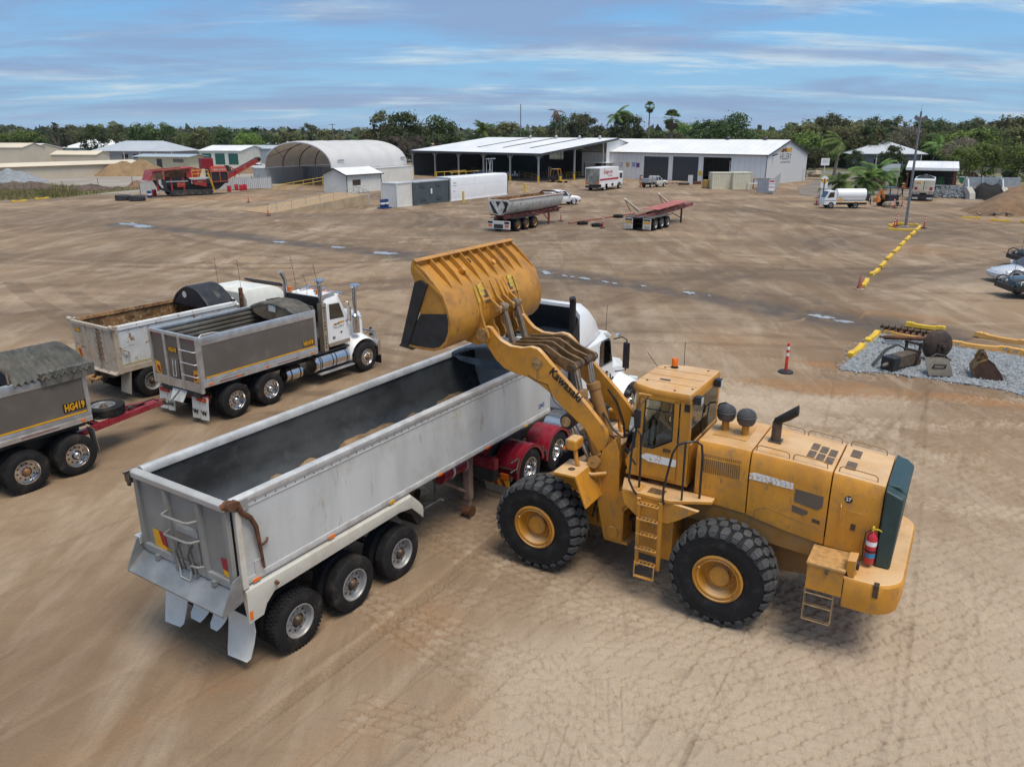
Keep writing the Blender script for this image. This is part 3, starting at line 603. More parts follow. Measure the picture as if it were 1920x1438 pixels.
# platforms, ladder and hand rails on both sides
for s in(1,-1):
    Y=lambda v_:s*v_
    pf=MB().prism([(x,Y(y))for x,y in((2.12,.80),(1.95,1.30),(1.02,1.33),(.36,.98),(.36,.80))],'z',2.02,2.08)
    pf.prism([(1.97,2.02),(1.04,2.02),(.5,1.98),(.85,1.72),(1.05,1.60),(1.68,1.62),(1.90,1.80)],'y',*sorted((Y(1.22),Y(1.30)))).box(1.0,1.7,*sorted((Y(.5),Y(1.1))),.75,2.0)
    pp=pf.build('platform',YEL,LD,.008)
    MB().box(1.20,1.5,*sorted((Y(.98),Y(1.2))),2.082,2.086).build('tread_mat',mat('worn tread mat',(.11,.065,.03),.8,var=.5,scale=18),pp)
    MB().box(1.62,1.8,*sorted((Y(.95),Y(1.25))),2.082,2.088).build('step_plate',YELT,pp)
    ld=MB()
    for u in(1.60,1.18):ld.beam((u,Y(1.33),2.0),(u-.02,Y(1.33),.62),.05,.07,up=(1,0,0))
    ld.tube([(1.60,Y(1.35),1.98),(1.60,Y(1.42),2.02),(1.60,Y(1.42),1.9)],.02);la=ld.build('ladder',YEL,LD)
    for i in range(5):
        z=1.93-.3*i;rg=MB().box(1.19,1.59,*sorted((Y(1.30),Y(1.34))),z-.02,z).box(1.19,1.59,*sorted((Y(1.42),Y(1.44))),z-.02,z)
        for k in range(6):rg.box(1.2+.075*k,1.22+.075*k,*sorted((Y(1.335),Y(1.425))),z-.015,z-.002)
        rg.build('rung',YELT,la)
    MB().tube([(1.58,Y(1.44),.74),(1.58,Y(1.46),.45),(1.2,Y(1.46),.45),(1.2,Y(1.44),.74)],.014).box(1.2,1.58,*sorted((Y(1.40),Y(1.47))),.44,.46).build('rung',YELT,la)
    MB().tube([(1.66,Y(1.31),2.04),(1.72,Y(1.33),2.12),(1.82,Y(1.32),2.3),(1.80,Y(1.30),2.9),(1.78,Y(1.28),3.18),(1.73,Y(1.27),3.27),(1.66,Y(1.26),3.2),(1.66,Y(1.2),2.6),(1.7,Y(1.1),2.1)],.021,n=8).tube([(1.72,Y(1.27),2.6),(1.82,Y(1.30),2.75),(1.78,Y(1.28),3.0)],.018).build('hand_rail',BLK,LD)
    MB().tube([(1.13,Y(1.33),1.98),(1.15,Y(1.335),2.1),(1.15,Y(1.33),2.3),(1.04,Y(1.30),2.98),(.97,Y(1.26),3.14),(.85,Y(1.2),3.2),(.70,Y(1.08),3.2),(.62,Y(1.0),3.12),(.60,Y(.97),2.9),(.60,Y(.96),2.06)],.021,n=8).tube([(.85,Y(1.2),3.2),(.85,Y(1.2),2.06)],.019,n=8).build('hand_rail',BLK,LD)
    m_=MB().prism([(1.70,3.29),(1.82,3.27),(1.84,3.60),(1.78,3.66),(1.70,3.63)],'y',*sorted((Y(1.17),Y(1.22)))).build('mirror',BLK,LD,.02)
    MB().tube([(1.70,Y(.88),3.80),(1.74,Y(1.1),3.72),(1.77,Y(1.2),3.6),(1.79,Y(1.2),3.2),(1.78,Y(1.24),2.9)],.012).build('arm',BLK,m_)
# front frame: two tower plates, fenders, lamps
tw=MB()
for s in(1,-1):
    tw.prism([(2.60,2.52),(2.36,2.80),(2.26,2.55),(2.22,1.75),(1.98,1.55),(2.12,1.35),(2.10,.68),(2.50,.66),(2.66,1.4),(2.72,2.0)],'y',*sorted((s*.74,s*.80)))
    tw.prism([(2.60,2.52),(2.36,2.80),(2.30,2.3),(2.4,1.2),(2.62,1.3)],'y',*sorted((s*.50,s*.55)))
    tw.box(2.10,2.14,*sorted((s*.30,s*.80)),.68,1.4).hexa([(1.96,s*.42,1.5),(2.12,s*.42,1.32),(2.12,s*.8,1.32),(1.96,s*.8,1.5),(2.0,s*.42,1.56),(2.16,s*.42,1.4),(2.16,s*.8,1.4),(2.0,s*.8,1.56)])
    tw.cyl((2.32,s*.70,.85),(2.32,s*.84,.85),.13,n=18)
tw.box(2.15,4.1,-.5,.5,.72,1.35).prism([(2.62,.9),(4.15,.9),(4.1,1.4),(2.75,2.3),(2.5,2.4)],'y',-.45,.45).box(2.0,2.5,-.78,.78,.62,.68)
tw.build('front_frame',YEL,LD,.012)
MB().tube([(2.75,.6,2.1),(2.6,.62,1.7),(2.75,.66,1.3),(2.8,.7,1.0)],.022).tube([(2.55,.68,1.5),(2.7,.72,1.2),(2.65,.76,.95)],.018).tube([(2.5,.55,2.3),(2.45,.3,2.5),(2.6,.1,2.3)],.022).tube([(2.2,-.3,1.6),(2.0,-.25,1.75),(1.7,-.28,1.6)],.025).tube([(2.2,.3,1.5),(2.0,.33,1.7),(1.7,.28,1.5)],.025).build('hydraulic_hose',BLK,LD)
for s in(1,-1):
    f=MB();y0,y1=s*.80,s*1.52
    pr=[(3.28,2.20),(2.80,2.21),(2.56,1.60)];pi_=[(3.28,2.15),(2.83,2.16),(2.60,1.59)]
    f.prism(pr+pi_[::-1],'y',*sorted((y0,y1)));f.prism([(2.80,2.205),(2.565,1.605),(2.60,2.0)],'y',*sorted((y0,s*.83)))
    fd=f.build('front_fender',YEL,LD,.01)
    MB().cyl((3.02,s*1.25,2.2),(3.02,s*1.25,2.215),.07,n=16).build('fender_plug',GREASE,fd)
    MB().tube([(2.50,s*.80,2.06),(2.72,s*1.0,2.06),(2.93,s*1.05,2.12),(3.02,s*1.05,2.3),(3.05,s*1.05,2.55)],.042,n=10).build('lamp_bracket',YEL,LD)
    lm=MB().box(2.98,3.22,s*.98-.17,s*.98+.17,2.52,2.76).build('headlamp_housing',YEL,LD,.06,seg=3)
    MB().box(3.22,3.235,s*.98-.12,s*.98+.12,2.56,2.72).build('headlamp',MATS['lamp glass'],lm);MB().cyl((3.22,s*1.15,2.56),(3.24,s*1.15,2.56),.04).build('indicator',LENSA,lm)
    MB().cyl((2.72,s*.86,2.28),(2.72,s*.93,2.30),.12,n=18).beam((2.62,s*.8,2.3),(2.78,s*.86,2.3),.2,.04).build('pivot_cover',YELD,LD)
# lift arms
ARM=[(5.42,4.40),(5.40,4.52),(5.30,4.61),(5.18,4.60),(5.05,4.46),(4.93,4.36),(4.72,4.28),(4.45,4.28),(4.26,4.33),(4.10,4.31),(3.98,4.22),(3.83,4.08),(3.40,3.70),(2.95,3.29),(2.72,3.06),(2.58,2.90),(2.53,2.70),(2.60,2.50),(2.72,2.44),
       (2.85,2.62),(3.05,2.88),(3.25,3.02),(3.5,3.2),(3.82,3.47),(4.05,3.60),(4.31,3.70),(4.60,3.73),(4.85,3.80),(5.05,3.95),(5.22,4.16)]
for s in(1,-1):
    am=MB()
    am.prism(ARM,'y',*sorted((s*.60,s*.72)))
    a=am.build('lift_arm',YEL,LD,.008)
    MB().cyl((4.09,s*.715,4.03),(4.09,s*.735,4.03),.12,n=20).box(4.0,4.2,*sorted((s*.73,s*.745)),4.01,4.05).build('pin_cap',mat('pin cap',(.33,.2,.08),.6,var=.4,scale=8),a)
    MB().cyl((3.40,s*.70,2.93),(3.40,s*.735,2.93),.155,n=24).build('cross_tube_boss',BLK,a);MB().cyl((3.42,s*.735,2.93),(3.42,s*.76,2.93),.10,n=16).build('pin_cap',MATS['pin cap'],a)
    MB().tube([(4.3,s*.725,3.75),(4.1,s*.73,3.66),(3.85,s*.73,3.62),(3.7,s*.73,3.3),(3.5,s*.73,3.18)],.01).build('grease_line',GREASE,a)
    text('Kawasaki',.245,INK,a,(3.455,s*.725,3.675),(-s*.80,0,-s*.60)if s>0 else(.80,0,.60),(-.60,0,.80),.002,.006,xs=.92)
MB().cyl((3.40,-.6,2.93),(3.40,.6,2.93),.15,n=20).cyl((4.09,-.6,4.03),(4.09,.6,4.03),.09).prism([(3.9,3.75),(4.1,3.85),(4.35,3.95),(4.4,3.85),(4.1,3.7)],'y',-.6,.6).build('arm_cross_tube',YELD,LD)
# bell cranks, links, cylinders
BROWN=mat('oily brown paint',(.19,.11,.045),.5,var=.35,scale=4,dirt=(.05,.035,.02),dirt_amt=.35)
EDGE=[(4.98,4.14),(4.96,4.22),(4.86,4.26),(4.45,4.30),(4.20,4.34),(4.05,4.34),(3.92,4.28),(3.70,4.16),(3.50,4.10),(3.40,4.07),(3.35,3.98),(3.38,3.88),(3.48,3.84),(3.60,3.88),(3.80,3.99),(4.0,3.98),(4.3,4.04),(4.7,4.10),(4.9,4.10)]
for s in(1,-1):
    bk=MB()
    for d in(.12,.42):bk.prism(EDGE,'y',*sorted((s*d,s*(d+.06))))
    b_=bk.build('bell_crank',BROWN,LD,.006)
    MB().cyl((4.02,s*.05,4.14),(4.02,s*.55,4.14),.11,n=18).cyl((3.45,s*.04,3.96),(3.45,s*.56,3.96),.085,n=16).cyl((4.92,s*.1,4.18),(4.92,s*.52,4.18),.06,n=14).build('pin',GREASE,b_)
    lk=MB();lk.loft([[(u+a*.05,s*y,z+q*.02)for a,y,q in((-1,.19,0),(1,.19,0),(1,.31,0),(-1,.31,0))]for u,z in((5.18,4.98),(5.05,4.62),(4.92,4.2))]);lk.cyl((5.17,s*.17,4.93),(5.17,s*.33,4.93),.1,n=14)
    lk.build('bucket_link',mat('worn link steel',(.22,.17,.12),.5,metal=.3,var=.3),LD,.008)
    cy_=MB().cyl((3.33,s*.3,3.40),(2.72,s*.3,1.6),.125,n=18).cyl((3.345,s*.3,3.46),(3.31,s*.3,3.34),.145,n=18).tube([(3.3,s*.44,3.35),(3.18,s*.46,3.0),(2.95,s*.44,2.3),(2.85,s*.42,2.0)],.03).cyl((3.36,s*.4,3.45),(3.3,s*.47,3.3),.05).build('tilt_cylinder',YELD,LD)
    MB().cyl((3.44,s*.3,3.94),(3.33,s*.3,3.42),.058,n=14).build('rod',CHROME,cy_)
    lf=MB().cyl((2.55,s*.42,1.25),(3.0,s*.50,2.15),.10,n=16).build('lift_cylinder',YELD,LD);MB().cyl((2.98,s*.5,2.12),(3.4,s*.55,2.93),.052,n=12).build('rod',CHROME,lf)
    MB().tube([(3.1,s*.52,3.3),(2.9,s*.58,3.0),(2.75,s*.6,2.6),(2.7,s*.55,2.3)],.022).tube([(3.05,s*.2,2.9),(2.8,s*.15,2.6),(2.6,s*.1,2.5)],.02).build('hydraulic_hose',BLK,LD)
# bucket
BK=MB();BW=1.8
PR=[(6.56,4.30),(6.2,4.27),(5.80,4.28),(5.62,4.34),(5.48,4.48),(5.40,4.68),(5.385,4.92),(5.43,5.12),(5.55,5.40),(5.90,5.66),(6.24,5.93)]
def inset(pr,d):
    out_=[]
    for i,p in enumerate(pr):
        a=Vector(pr[max(0,i-1)]);b=Vector(pr[min(len(pr)-1,i+1)]);t_=(b-a).normalized();out_.append((p[0]+t_.y*d,p[1]-t_.x*d))
    return out_
IN=[(6.56,4.345),(6.2,4.32),(5.82,4.33),(5.66,4.38),(5.53,4.51),(5.455,4.69),(5.44,4.92),(5.48,5.10),(5.60,5.37),(5.93,5.61),(6.27,5.89)]
BK.prism(PR+IN[::-1],'y',-BW,BW)
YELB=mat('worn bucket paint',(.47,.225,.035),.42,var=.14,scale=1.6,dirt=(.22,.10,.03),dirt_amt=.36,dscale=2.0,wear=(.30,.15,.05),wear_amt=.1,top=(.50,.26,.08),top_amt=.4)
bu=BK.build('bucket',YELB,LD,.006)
BLKW=mat('sand polished black steel',(.028,.028,.03),.5,metal=.2,var=.3,scale=4)
for s in(1,-1):
    y0,y1=sorted((s*(BW-.004),s*(BW-.06)))
    MB().prism([(6.50,4.32),(5.82,4.30),(5.64,4.37),(5.50,4.50),(5.43,4.69),(5.42,4.90),(5.47,5.05),(6.10,4.98)],'y',y0,y1).build('side_plate',BLKW,bu,smooth=0)
    MB().prism([(6.12,4.98),(5.465,5.052),(5.56,5.39),(5.86,5.62),(6.06,5.56)],'y',*sorted((s*(BW-.02),s*(BW-.07)))).build('side_plate',YELB,bu,smooth=0)
    MB().prism([(6.62,4.27),(6.44,4.25),(5.90,5.57),(6.05,5.66),(6.20,5.60)],'y',*sorted((s*(BW+.02),s*(BW-.03)))).build('side_cutter',BLKW,bu,.006,smooth=0)
    MB().prism([(6.20,5.60),(6.05,5.66),(5.87,5.60),(6.27,5.92),(6.29,5.80)],'y',*sorted((s*(BW+.004),s*(BW-.06)))).build('corner_gusset',YELB,bu,smooth=0)
    for d0 in(.74,.36,.10):
        e0,e1=sorted((s*d0,s*(d0+.05)))
        MB().prism([(5.60,5.42),(5.55,5.44),(5.36,5.12),(5.20,5.0),(5.12,4.95),(5.12,4.85),(5.30,4.72),(5.28,4.6),(5.20,4.5),(5.16,4.38),(5.24,4.28),(5.45,4.24),(5.70,4.29),(5.6,4.4),(5.44,4.7),(5.44,5.1)]if d0<.7 else[(5.60,5.40),(5.53,5.38),(5.40,5.10),(5.36,4.9),(5.27,4.65),(5.20,4.52),(5.16,4.40),(5.22,4.30),(5.45,4.22),(5.75,4.27),(5.6,4.4),(5.44,4.7),(5.44,5.1)],'y',e0,e1).build('hinge_plate',YELB,bu,.006)
    MB().prism([(5.55,5.405),(5.38,5.12),(5.385,4.95),(5.45,5.10),(5.60,5.38)],'y',*sorted((s*.27,s*.66))).build('reinforcing_plate',YELB,bu,smooth=0)
    MB().slab([(5.535,s*.78,5.40),(5.535,s*.72,5.40),(5.40,s*.72,5.09),(5.40,s*.80,5.09)],(-.012,0,.006)).build('yellow_sticker',mat('yellow sticker',(.50,.36,.05),.5,var=.25,scale=6,wear=(.3,.16,.05),wear_amt=.3),bu,smooth=0)
    MB().slab([(5.548,s*.66,5.43),(5.548,s*.50,5.43),(5.435,s*.50,5.20),(5.435,s*.66,5.20)],(-.012,0,.006)).build('yellow_sticker',MATS['yellow sticker'],bu,smooth=0)
    MB().prism([(5.48,5.30),(5.36,5.08),(5.38,5.06),(5.5,5.28)],'y',*sorted((s*.40,s*.56))).build('hinge_slot',GREASE,bu,smooth=0)
    MB().cyl((5.32,s*.34,4.45),(5.32,s*.82,4.45),.075,n=18).cyl((5.33,s*.79,4.45),(5.33,s*.815,4.45),.14,n=20).cyl((5.18,s*.08,4.93),(5.18,s*.46,4.93),.06,n=14).build('hinge_pin',MATS['pin cap'],bu)
MB().prism([(6.64,4.29),(6.30,4.24),(6.28,4.275),(6.60,4.33)],'y',-BW-.04,BW+.04).build('cutting_edge',BLKW,bu,.004)
for i in range(9):
    y=-1.35+i*.3375;MB().prism([(5.60,5.43),(6.22,5.94),(6.19,6.02),(6.16,6.01),(5.82,5.72),(5.70,5.57)],'y',y-.012,y+.012).build('stiffener_rib',YELB,bu,smooth=0)
for y in(-1.8+.02,1.8-.02):MB().prism([(5.56,5.40),(6.24,5.93),(6.24,6.0),(6.0,5.84),(5.62,5.48)],'y',y-.012,y+.012).build('stiffener_rib',YELB,bu,smooth=0)
MB().prism([(6.20,5.90),(6.28,5.94),(6.22,6.04),(6.13,6.0),(6.15,5.97),(6.2,5.99)],'y',-BW,BW).build('spill_lip',YELB,bu,.004)
for y in(-.42,.70):MB().cyl((5.88,y,5.66),(5.80,y,5.74),.06,n=16).build('lifting_lug',YEL,bu)
MB().tube([(5.98+.06*math.cos(t),.30,5.80+.06*math.sin(t))for t in[k*.7 for k in range(9)]],.022,closed=True).build('lifting_eye',GREASE,bu)
# fire extinguisher
fx=thing('fire_extinguisher','red fire extinguisher strapped to the rear flank of the wheel loader','fire extinguisher',(4.377+-2.26*math.cos(R(149.14))-.90*math.sin(R(149.14)),13.14+-2.26*math.sin(R(149.14))+.90*math.cos(R(149.14)),1.62),149.14)
RED_=mat('red enamel',(.52,.03,.05),.3,var=.1)
ec=MB().lathe([(.0001,0),(.07,0),(.082,.02),(.082,.47),(.06,.53),(.025,.56),(.025,.6),(.0001,.6)],(0,0,0),'z',20).build('cylinder',RED_,fx)
MB().lathe([(.0835,.33),(.0835,.41)],(0,0,0),'z',20).build('white_band',WHITE,ec,fix=False);MB().lathe([(.0835,.12),(.0835,.2)],(0,0,0),'z',20,arc=(R(30),R(170))).build('blue_label',mat('blue label',(.02,.22,.42),.4),ec,fix=False)
MB().tube([(0,0,.58),(0,.03,.63),(-.08,.04,.64),(-.12,.0,.6)],.012).box(-.015,.015,-.02,.06,.6,.66).build('valve',mat('valve yellow',(.6,.5,.05),.5),fx);MB().lathe([(.088,.22),(.088,.25)],(0,0,0),'z',20).build('strap',BLK,fx,fix=False)
MB().tube([(.03,.02,.6),(.1,.05,.55),(.11,.05,.3),(.1,.04,.1)],.011).build('hose',BLK,fx)
# ------------------------------------------------------------------ truck wheels
ALU=mat('brushed aluminium',(.58,.59,.60),.38,metal=.75,var=.12,scale=3,dirt=(.34,.28,.21),dirt_amt=.26)
RIMG=mat('grey steel rim',(.34,.345,.35),.45,metal=.4,var=.15,scale=4,dirt=(.22,.17,.12),dirt_amt=.25)
RIMY=mat('ochre rim',(.38,.22,.07),.6,var=.25,scale=4,dirt=(.13,.08,.05),dirt_amt=.4)
HUBR=mat('rusty hub',(.24,.12,.05),.6,metal=.3,var=.4,scale=12)
def tyre_mesh(r=.525,wd=.27,lug=False,n=40):
    """axis along y, outer face at y=0, body towards +y"""
    p=[(.298,.02),(.32,.0),(.36,-.006),(.42,-.004),(.47,.012),(r-.02,.022),(r-.004,.04)]
    gs=[.25,.42,.58,.75];y=.04
    for g in gs:p+=[(r,wd*g-.008),(r-.013,wd*g-.004),(r-.013,wd*g+.004),(r,wd*g+.008)]
    p+=[(r-.004,wd-.04),(r-.02,wd-.022),(.47,wd-.012),(.42,wd+.004),(.36,wd+.004),(.32,wd),(.298,wd-.02)]
    b=MB().lathe(p,(0,0,0),'y',n)
    if lug:
        for i in range(46):
            t=2*math.pi*i/46
            for y0,y1,d in((.018,.085,0),(.095,.175,.5),(.185,wd-.018,0)):
                a,e=t+d*math.pi/23,.042
                q=[(rr*math.cos(a+x),yy,rr*math.sin(a+x))for rr in(r-.01,r+.012)for x,yy in((-e,y0),(e,y0),(e,y1),(-e,y1))]
                b.hexa(q)
    return b
def rim_mesh(kind_):
    b=MB()
    if kind_=='steer':disc,hubo=.03,-.035
    elif kind_=='super':disc,hubo=.10,.0
    else:disc,hubo=.105,.02
    b.lathe([(.30,.015),(.302,.0),(.285,-.002),(.272,.02),(.265,.05),(.262,disc-.02),(.25,disc),(.235,disc)],(0,0,0),'y',40)
    b.lathe([(.165,disc-.012),(.155,disc-.014),(.12,disc-.015),(.118,disc-.05)],(0,0,0),'y',40)
    n=10
    for i in range(n):
        a0=2*math.pi*(i+.27)/n;a1=2*math.pi*(i+.98)/n;am=.5*(a0+a1)
        pt=lambda a,r_,y:(r_*math.cos(a),y,r_*math.sin(a))
        b.quad(pt(a0,.165,disc-.012),pt(am,.165,disc-.012),pt(a1,.165,disc-.012),pt(a1,.235,disc),pt(am,.236,disc),pt(a0,.235,disc))
        b.quad(pt(a0-.14*1.2,.165,disc-.012),pt(a0,.165,disc-.012),pt(a0,.178,disc-.01),pt(a0-.17,.178,disc-.01));b.quad(pt(a0-.17,.222,disc-.002),pt(a0,.222,disc-.002),pt(a0,.236,disc),pt(a0-.17,.236,disc))
        a=2*math.pi*(i+.1)/n;b.cyl(pt(a,.142,disc-.014),pt(a,.142,disc-.045),.014,n=6)
    return b
def hub_mesh(kind_):
    h={'steer':(.03,-.045),'super':(.10,-.0),'dual':(.105,.0),'drive':(.105,-.005)}[kind_]
    return MB().lathe([(.105,h[0]),(.10,h[0]-.05),(.085,h[0]-.07),(.075,h[1]+.01),(.055,h[1]-.01),(.03,h[1]-.018),(.0001,h[1]-.02)],(0,0,0),'y',22)
def drum_mesh():return MB().cyl((0,.12,0),(0,.24,0),.235,n=24)
PROTO={}
def wheel(root,u,wy,side,rimk='dual',rimm=None,lug=False,hubm=None,inner=True,r=.525):
    """side -1: the outer face looks to -y"""
    key=(rimk,rimm.name if rimm else 0,lug,hubm.name if hubm else 0)
    if key not in PROTO:
        t=tyre_mesh(lug=lug).build('tyre',RUB,None,smooth=28);rm=rim_mesh(rimk).build('rim',rimm or RIMG,t,smooth=35,fix=False)
        hub_mesh(rimk).build('hub',hubm or GREASE,t);drum_mesh().build('brake_drum',DKIN,t);PROTO[key]=t;o=t;t.parent=root
    else:o=dup(PROTO[key],root)
    o.location=(u,wy,r);o.rotation_euler=(0,R((u*137)%360),0 if side<0 else math.pi)
    if inner:
        if('in',)not in PROTO:PROTO[('in',)]=tyre_mesh(n=32).build('tyre',RUB,root);i_=PROTO[('in',)]
        else:i_=dup(PROTO[('in',)],root)
        i_.location=(u,wy+(.335 if side<0 else-.335),r);i_.rotation_euler=(0,0,0 if side<0 else math.pi)
    return o
def axle(root,u,rimk,rimm,w1=2.46,**k):
    wheel(root,u,0,-1,rimk,rimm,**k);wheel(root,u,w1,1,rimk,rimm,**k)
    MB().cyl((u,.3,.525),(u,w1-.3,.525),.075,n=10).build('axle',GREASE,root)
def arc_guard(root,u,r,w0,w1,m,a0=15,a1=165,th=.02,name='mudguard',z=.525,lip=True):
    b=MB();pr=[(r,w0),(r,w1),(r+th,w1),(r+th,w0)]
    b.lathe(pr,(u,0,z),'y',16,arc=(R(a0),R(a1)),closed=True)
    if lip:b.lathe([(r-.05,w0),(r+th+.012,w0),(r+th+.012,w0+.035),(r-.05,w0+.02)],(u,0,z),'y',16,arc=(R(a0),R(a1)),closed=True)
    return b.build(name,m,root)
def stripe_marker(root,pts,m,nm,t=(-.006,0,0)):return MB().slab(pts,t).build(nm,m,root,smooth=0)
MRED=mat('red reflective',(.30,.012,.03),.4,var=.15);MYEL=mat('yellow reflective',(.72,.36,.01),.4,var=.12)
# ------------------------------------------------------------------ long silver semi tipper
ST=thing('semi_tipper_trailer','long silver grey open tipper trailer being filled by the wheel loader','trailer',(-3.559,11.172),57.07)
SIDEP=mat('faded silver white side',(.52,.54,.545),.42,var=.1,scale=1.4,stretch=(1,1,.18),dirt=(.30,.265,.20),dirt_amt=.26,dscale=.9,wear=(.40,.38,.33),wear_amt=.05)
TGATE=mat('grey tailgate paint',(.235,.235,.225),.45,var=.12,scale=1.5,dirt=(.30,.25,.19),dirt_amt=.25)
LINER=mat('sand polished liner',(.075,.082,.088),.32,metal=.4,var=.45,scale=1.1,stretch=(.5,1,1),dirt=(.20,.215,.225),dirt_amt=.22,dscale=2.5,bump=.003,bscale=22)
GALVW=mat('worn pale rail',(.56,.57,.57),.4,metal=.25,var=.14,scale=3,dirt=(.28,.25,.2),dirt_amt=.3)
U0,U1,WR,WL,ZB,ZT=-1.0,8.36,.05,2.40,1.74,3.16
sd=MB().prism([(WR,ZB),(WR+.03,ZB),(WR+.03,ZT-.13),(WR,ZT-.13)],'x',U0,U1).build('side_wall',SIDEP,ST)
MB().prism([(WL,ZB),(WL-.03,ZB),(WL-.03,ZT-.13),(WL,ZT-.13)],'x',U0,U1).build('side_wall',SIDEP,ST)
for w_,s in((WR,1),(WL,-1)):
    MB().prism([(w_-.025*s,ZT-.10),(w_-.02*s,ZT-.02),(w_+.02*s,ZT),(w_+.10*s,ZT),(w_+.13*s,ZT-.04),(w_+.13*s,ZT-.14),(w_,ZT-.14)],'x',U0,U1).build('top_rail',GALVW,ST,.012)
    rv=MB()
    for i in range(46):rv.box(-.8+i*.2,-.785+i*.2,*sorted((w_-.006*s,w_+.01*s)),ZT-.175,ZT-.150)
    kind(rv.build('rivet',GREASE,ST,smooth=0),'stuff')
    MB().box(U0,U1,*sorted((w_-.012*s,w_+.01*s)),ZT-.205,ZT-.190).build('seam_strip',GALVW,ST,smooth=0)
    MB().prism([(w_-.03*s,ZB-.02),(w_-.012*s,ZB+.06),(w_+.02*s,ZB+.06),(w_+.05*s,ZB-.05),(w_-.02*s,ZB-.05)],'x',U0+.03,U1).build('bottom_rail',GALVW,ST,.006)
lin=[(WR+.10,ZT-.15),(WR+.12,2.45),(WR+.25,2.1),(WR+.6,1.86),(1.22,1.80),(WL-.6,1.86),(WL-.25,2.1),(WL-.12,2.45),(WL-.10,ZT-.15)]
lo=[(WR+.035,ZT-.15),(WR+.035,ZB+.02),(WL-.035,ZB+.02),(WL-.035,ZT-.15)]
MB().prism(lin+lo[::-1],'x',U0+.01,U1-.05).build('tub_liner',LINER,ST,smooth=50)
MB().box(U1-.05,U1,WR+.002,WL-.002,ZB,ZT-.03).build('front_wall',SIDEP,ST)
SANDM=mat('loose sand',(.36,.25,.14),.9,var=.2,scale=4,bump=.01,bscale=18)
sr=MB();secs=[]
for i in range(40):
    u=-.2+i*.2;h=.03*math.sin(i*.37)+.025*math.sin(i*1.1)+random.uniform(-.02,.02)-.35*ss1(1.6,.2,u);z=2.09+h
    secs.append([(u,.20,z+.05),(u,.7,z-.02),(u,1.3,z-.06+random.uniform(-.03,.03)),(u,1.9,z-.03+random.uniform(-.02,.02)),(u,2.26,z+.02+random.uniform(-.03,.03)),(u,2.2,1.95),(u,1.2,1.8),(u,.3,1.95)])
sr.loft(secs);kind(sr.build('sand_residue',mat('brown load sand',(.25,.17,.095),.95,var=.3,scale=4,bump=.03,bscale=14),ST,smooth=60),'stuff')
# tailgate
UT=-1.10
tg=MB().box(UT+.02,UT+.06,WR+.04,WL-.04,1.74,3.02).build('tailgate',TGATE,ST)
MB().prism([(UT-.06,3.02),(UT-.07,3.12),(UT-.03,3.15),(UT+.06,3.15),(UT+.09,3.08),(UT+.07,3.0)],'y',WR+.02,WL-.02).build('top_beam',mat('tailgate beam',(.44,.44,.42),.4,metal=.2,var=.12,scale=2,dirt=DUST,dirt_amt=.25),tg,.012)
for y in(WR+.06,WL-.06):MB().box(UT-.03,UT+.05,y-.05,y+.05,1.72,3.03).build('edge_post',TGATE,tg,.01)
for y in(.75,1.56):MB().loft([[(UT+.02,y-.055-q*.05,z),(UT+.02,y+.055-q*.05,z),(UT-.05,y+.035-q*.05,z),(UT-.05,y-.035-q*.05,z)]for z,q in((1.72,1),(3.0,0))]).build('stile',TGATE,tg,.006)
MB().box(UT-.035,UT+.03,WR+.1,WL-.1,1.70,1.84).build('bottom_beam',mat('tailgate sill',(.36,.37,.37),.4,metal=.3,var=.15,scale=2),tg,.01)
for z in(2.66,2.32):MB().tube([(UT-.02,1.52,z),(UT-.16,1.50,z-.02),(UT-.17,1.42,z-.02),(UT-.17,.92,z),(UT-.15,.84,z+.01),(UT-.02,.76,z+.02)],.021,n=8).build('step_rung',TGATE,tg)
MB().tube([(UT-.02,.98,1.90),(UT-.12,.96,1.88),(UT-.12,.80,1.90),(UT-.02,.72,1.90)],.02,n=8).build('step_rung',TGATE,tg)
MB().box(UT-.03,UT+.02,.84,1.45,1.86,2.48).build('grain_door',TGATE,tg,.01)
MB().box(UT-.045,UT-.03,.80,1.35,2.36,2.47).build('door_plate',mat('pale plate',(.33,.34,.35),.4,metal=.3),tg,.005)
for y in(1.30,1.0):MB().cyl((UT-.04,y,2.18),(UT-.08,y,2.2),.035).tube([(UT-.07,y,2.2),(UT-.14,y-.03,2.05),(UT-.09,y-.04,1.72)],.018).tube([(UT-.07,y,2.15),(UT-.10,y-.13,1.86),(UT-.07,y-.12,1.74)],.012).build('door_clamp',STEEL,tg)
MB().tube([(UT-.08,1.32,1.86),(UT-.13,1.26,1.60),(UT-.13,1.02,1.6),(UT-.09,.98,1.86)],.014).build('door_lever',GALVW,tg)
x_=UT+.012
stripe_marker(tg,[(x_,1.93,2.15),(x_,1.78,2.15),(x_,1.74,1.90),(x_,1.86,1.93)],MRED,'red_marker');stripe_marker(tg,[(x_,2.10,2.15),(x_,1.945,2.15),(x_,1.875,1.92),(x_,1.50+.24,1.885),(x_,1.50+.24,1.80),(x_,2.07,1.86)],MYEL,'yellow_marker')
stripe_marker(tg,[(x_,.36,2.16),(x_,.15,2.16),(x_,.15,1.96),(x_,.33,1.98)],MRED,'red_marker');stripe_marker(tg,[(x_,.33,1.965),(x_,.15,1.945),(x_,.14,1.82),(x_,.32,1.88)],MYEL,'yellow_marker')
text('DHL·TT',.07,INK,tg,(x_-.008,1.64,1.845),(0,-1,0),(0,0,1),.001)
stripe_marker(tg,[(x_,1.73,1.88),(x_,1.54,1.88),(x_,1.54,1.80),(x_,1.73,1.80)],MYEL,'number_plate')
ch=MB().slab([(UT+.02,WL+.02,1.70),(UT+.02,WR-.02,1.70),(UT-.32,WR-.04,1.42),(UT-.32,WL+.04,1.42)],(0,0,-.025))
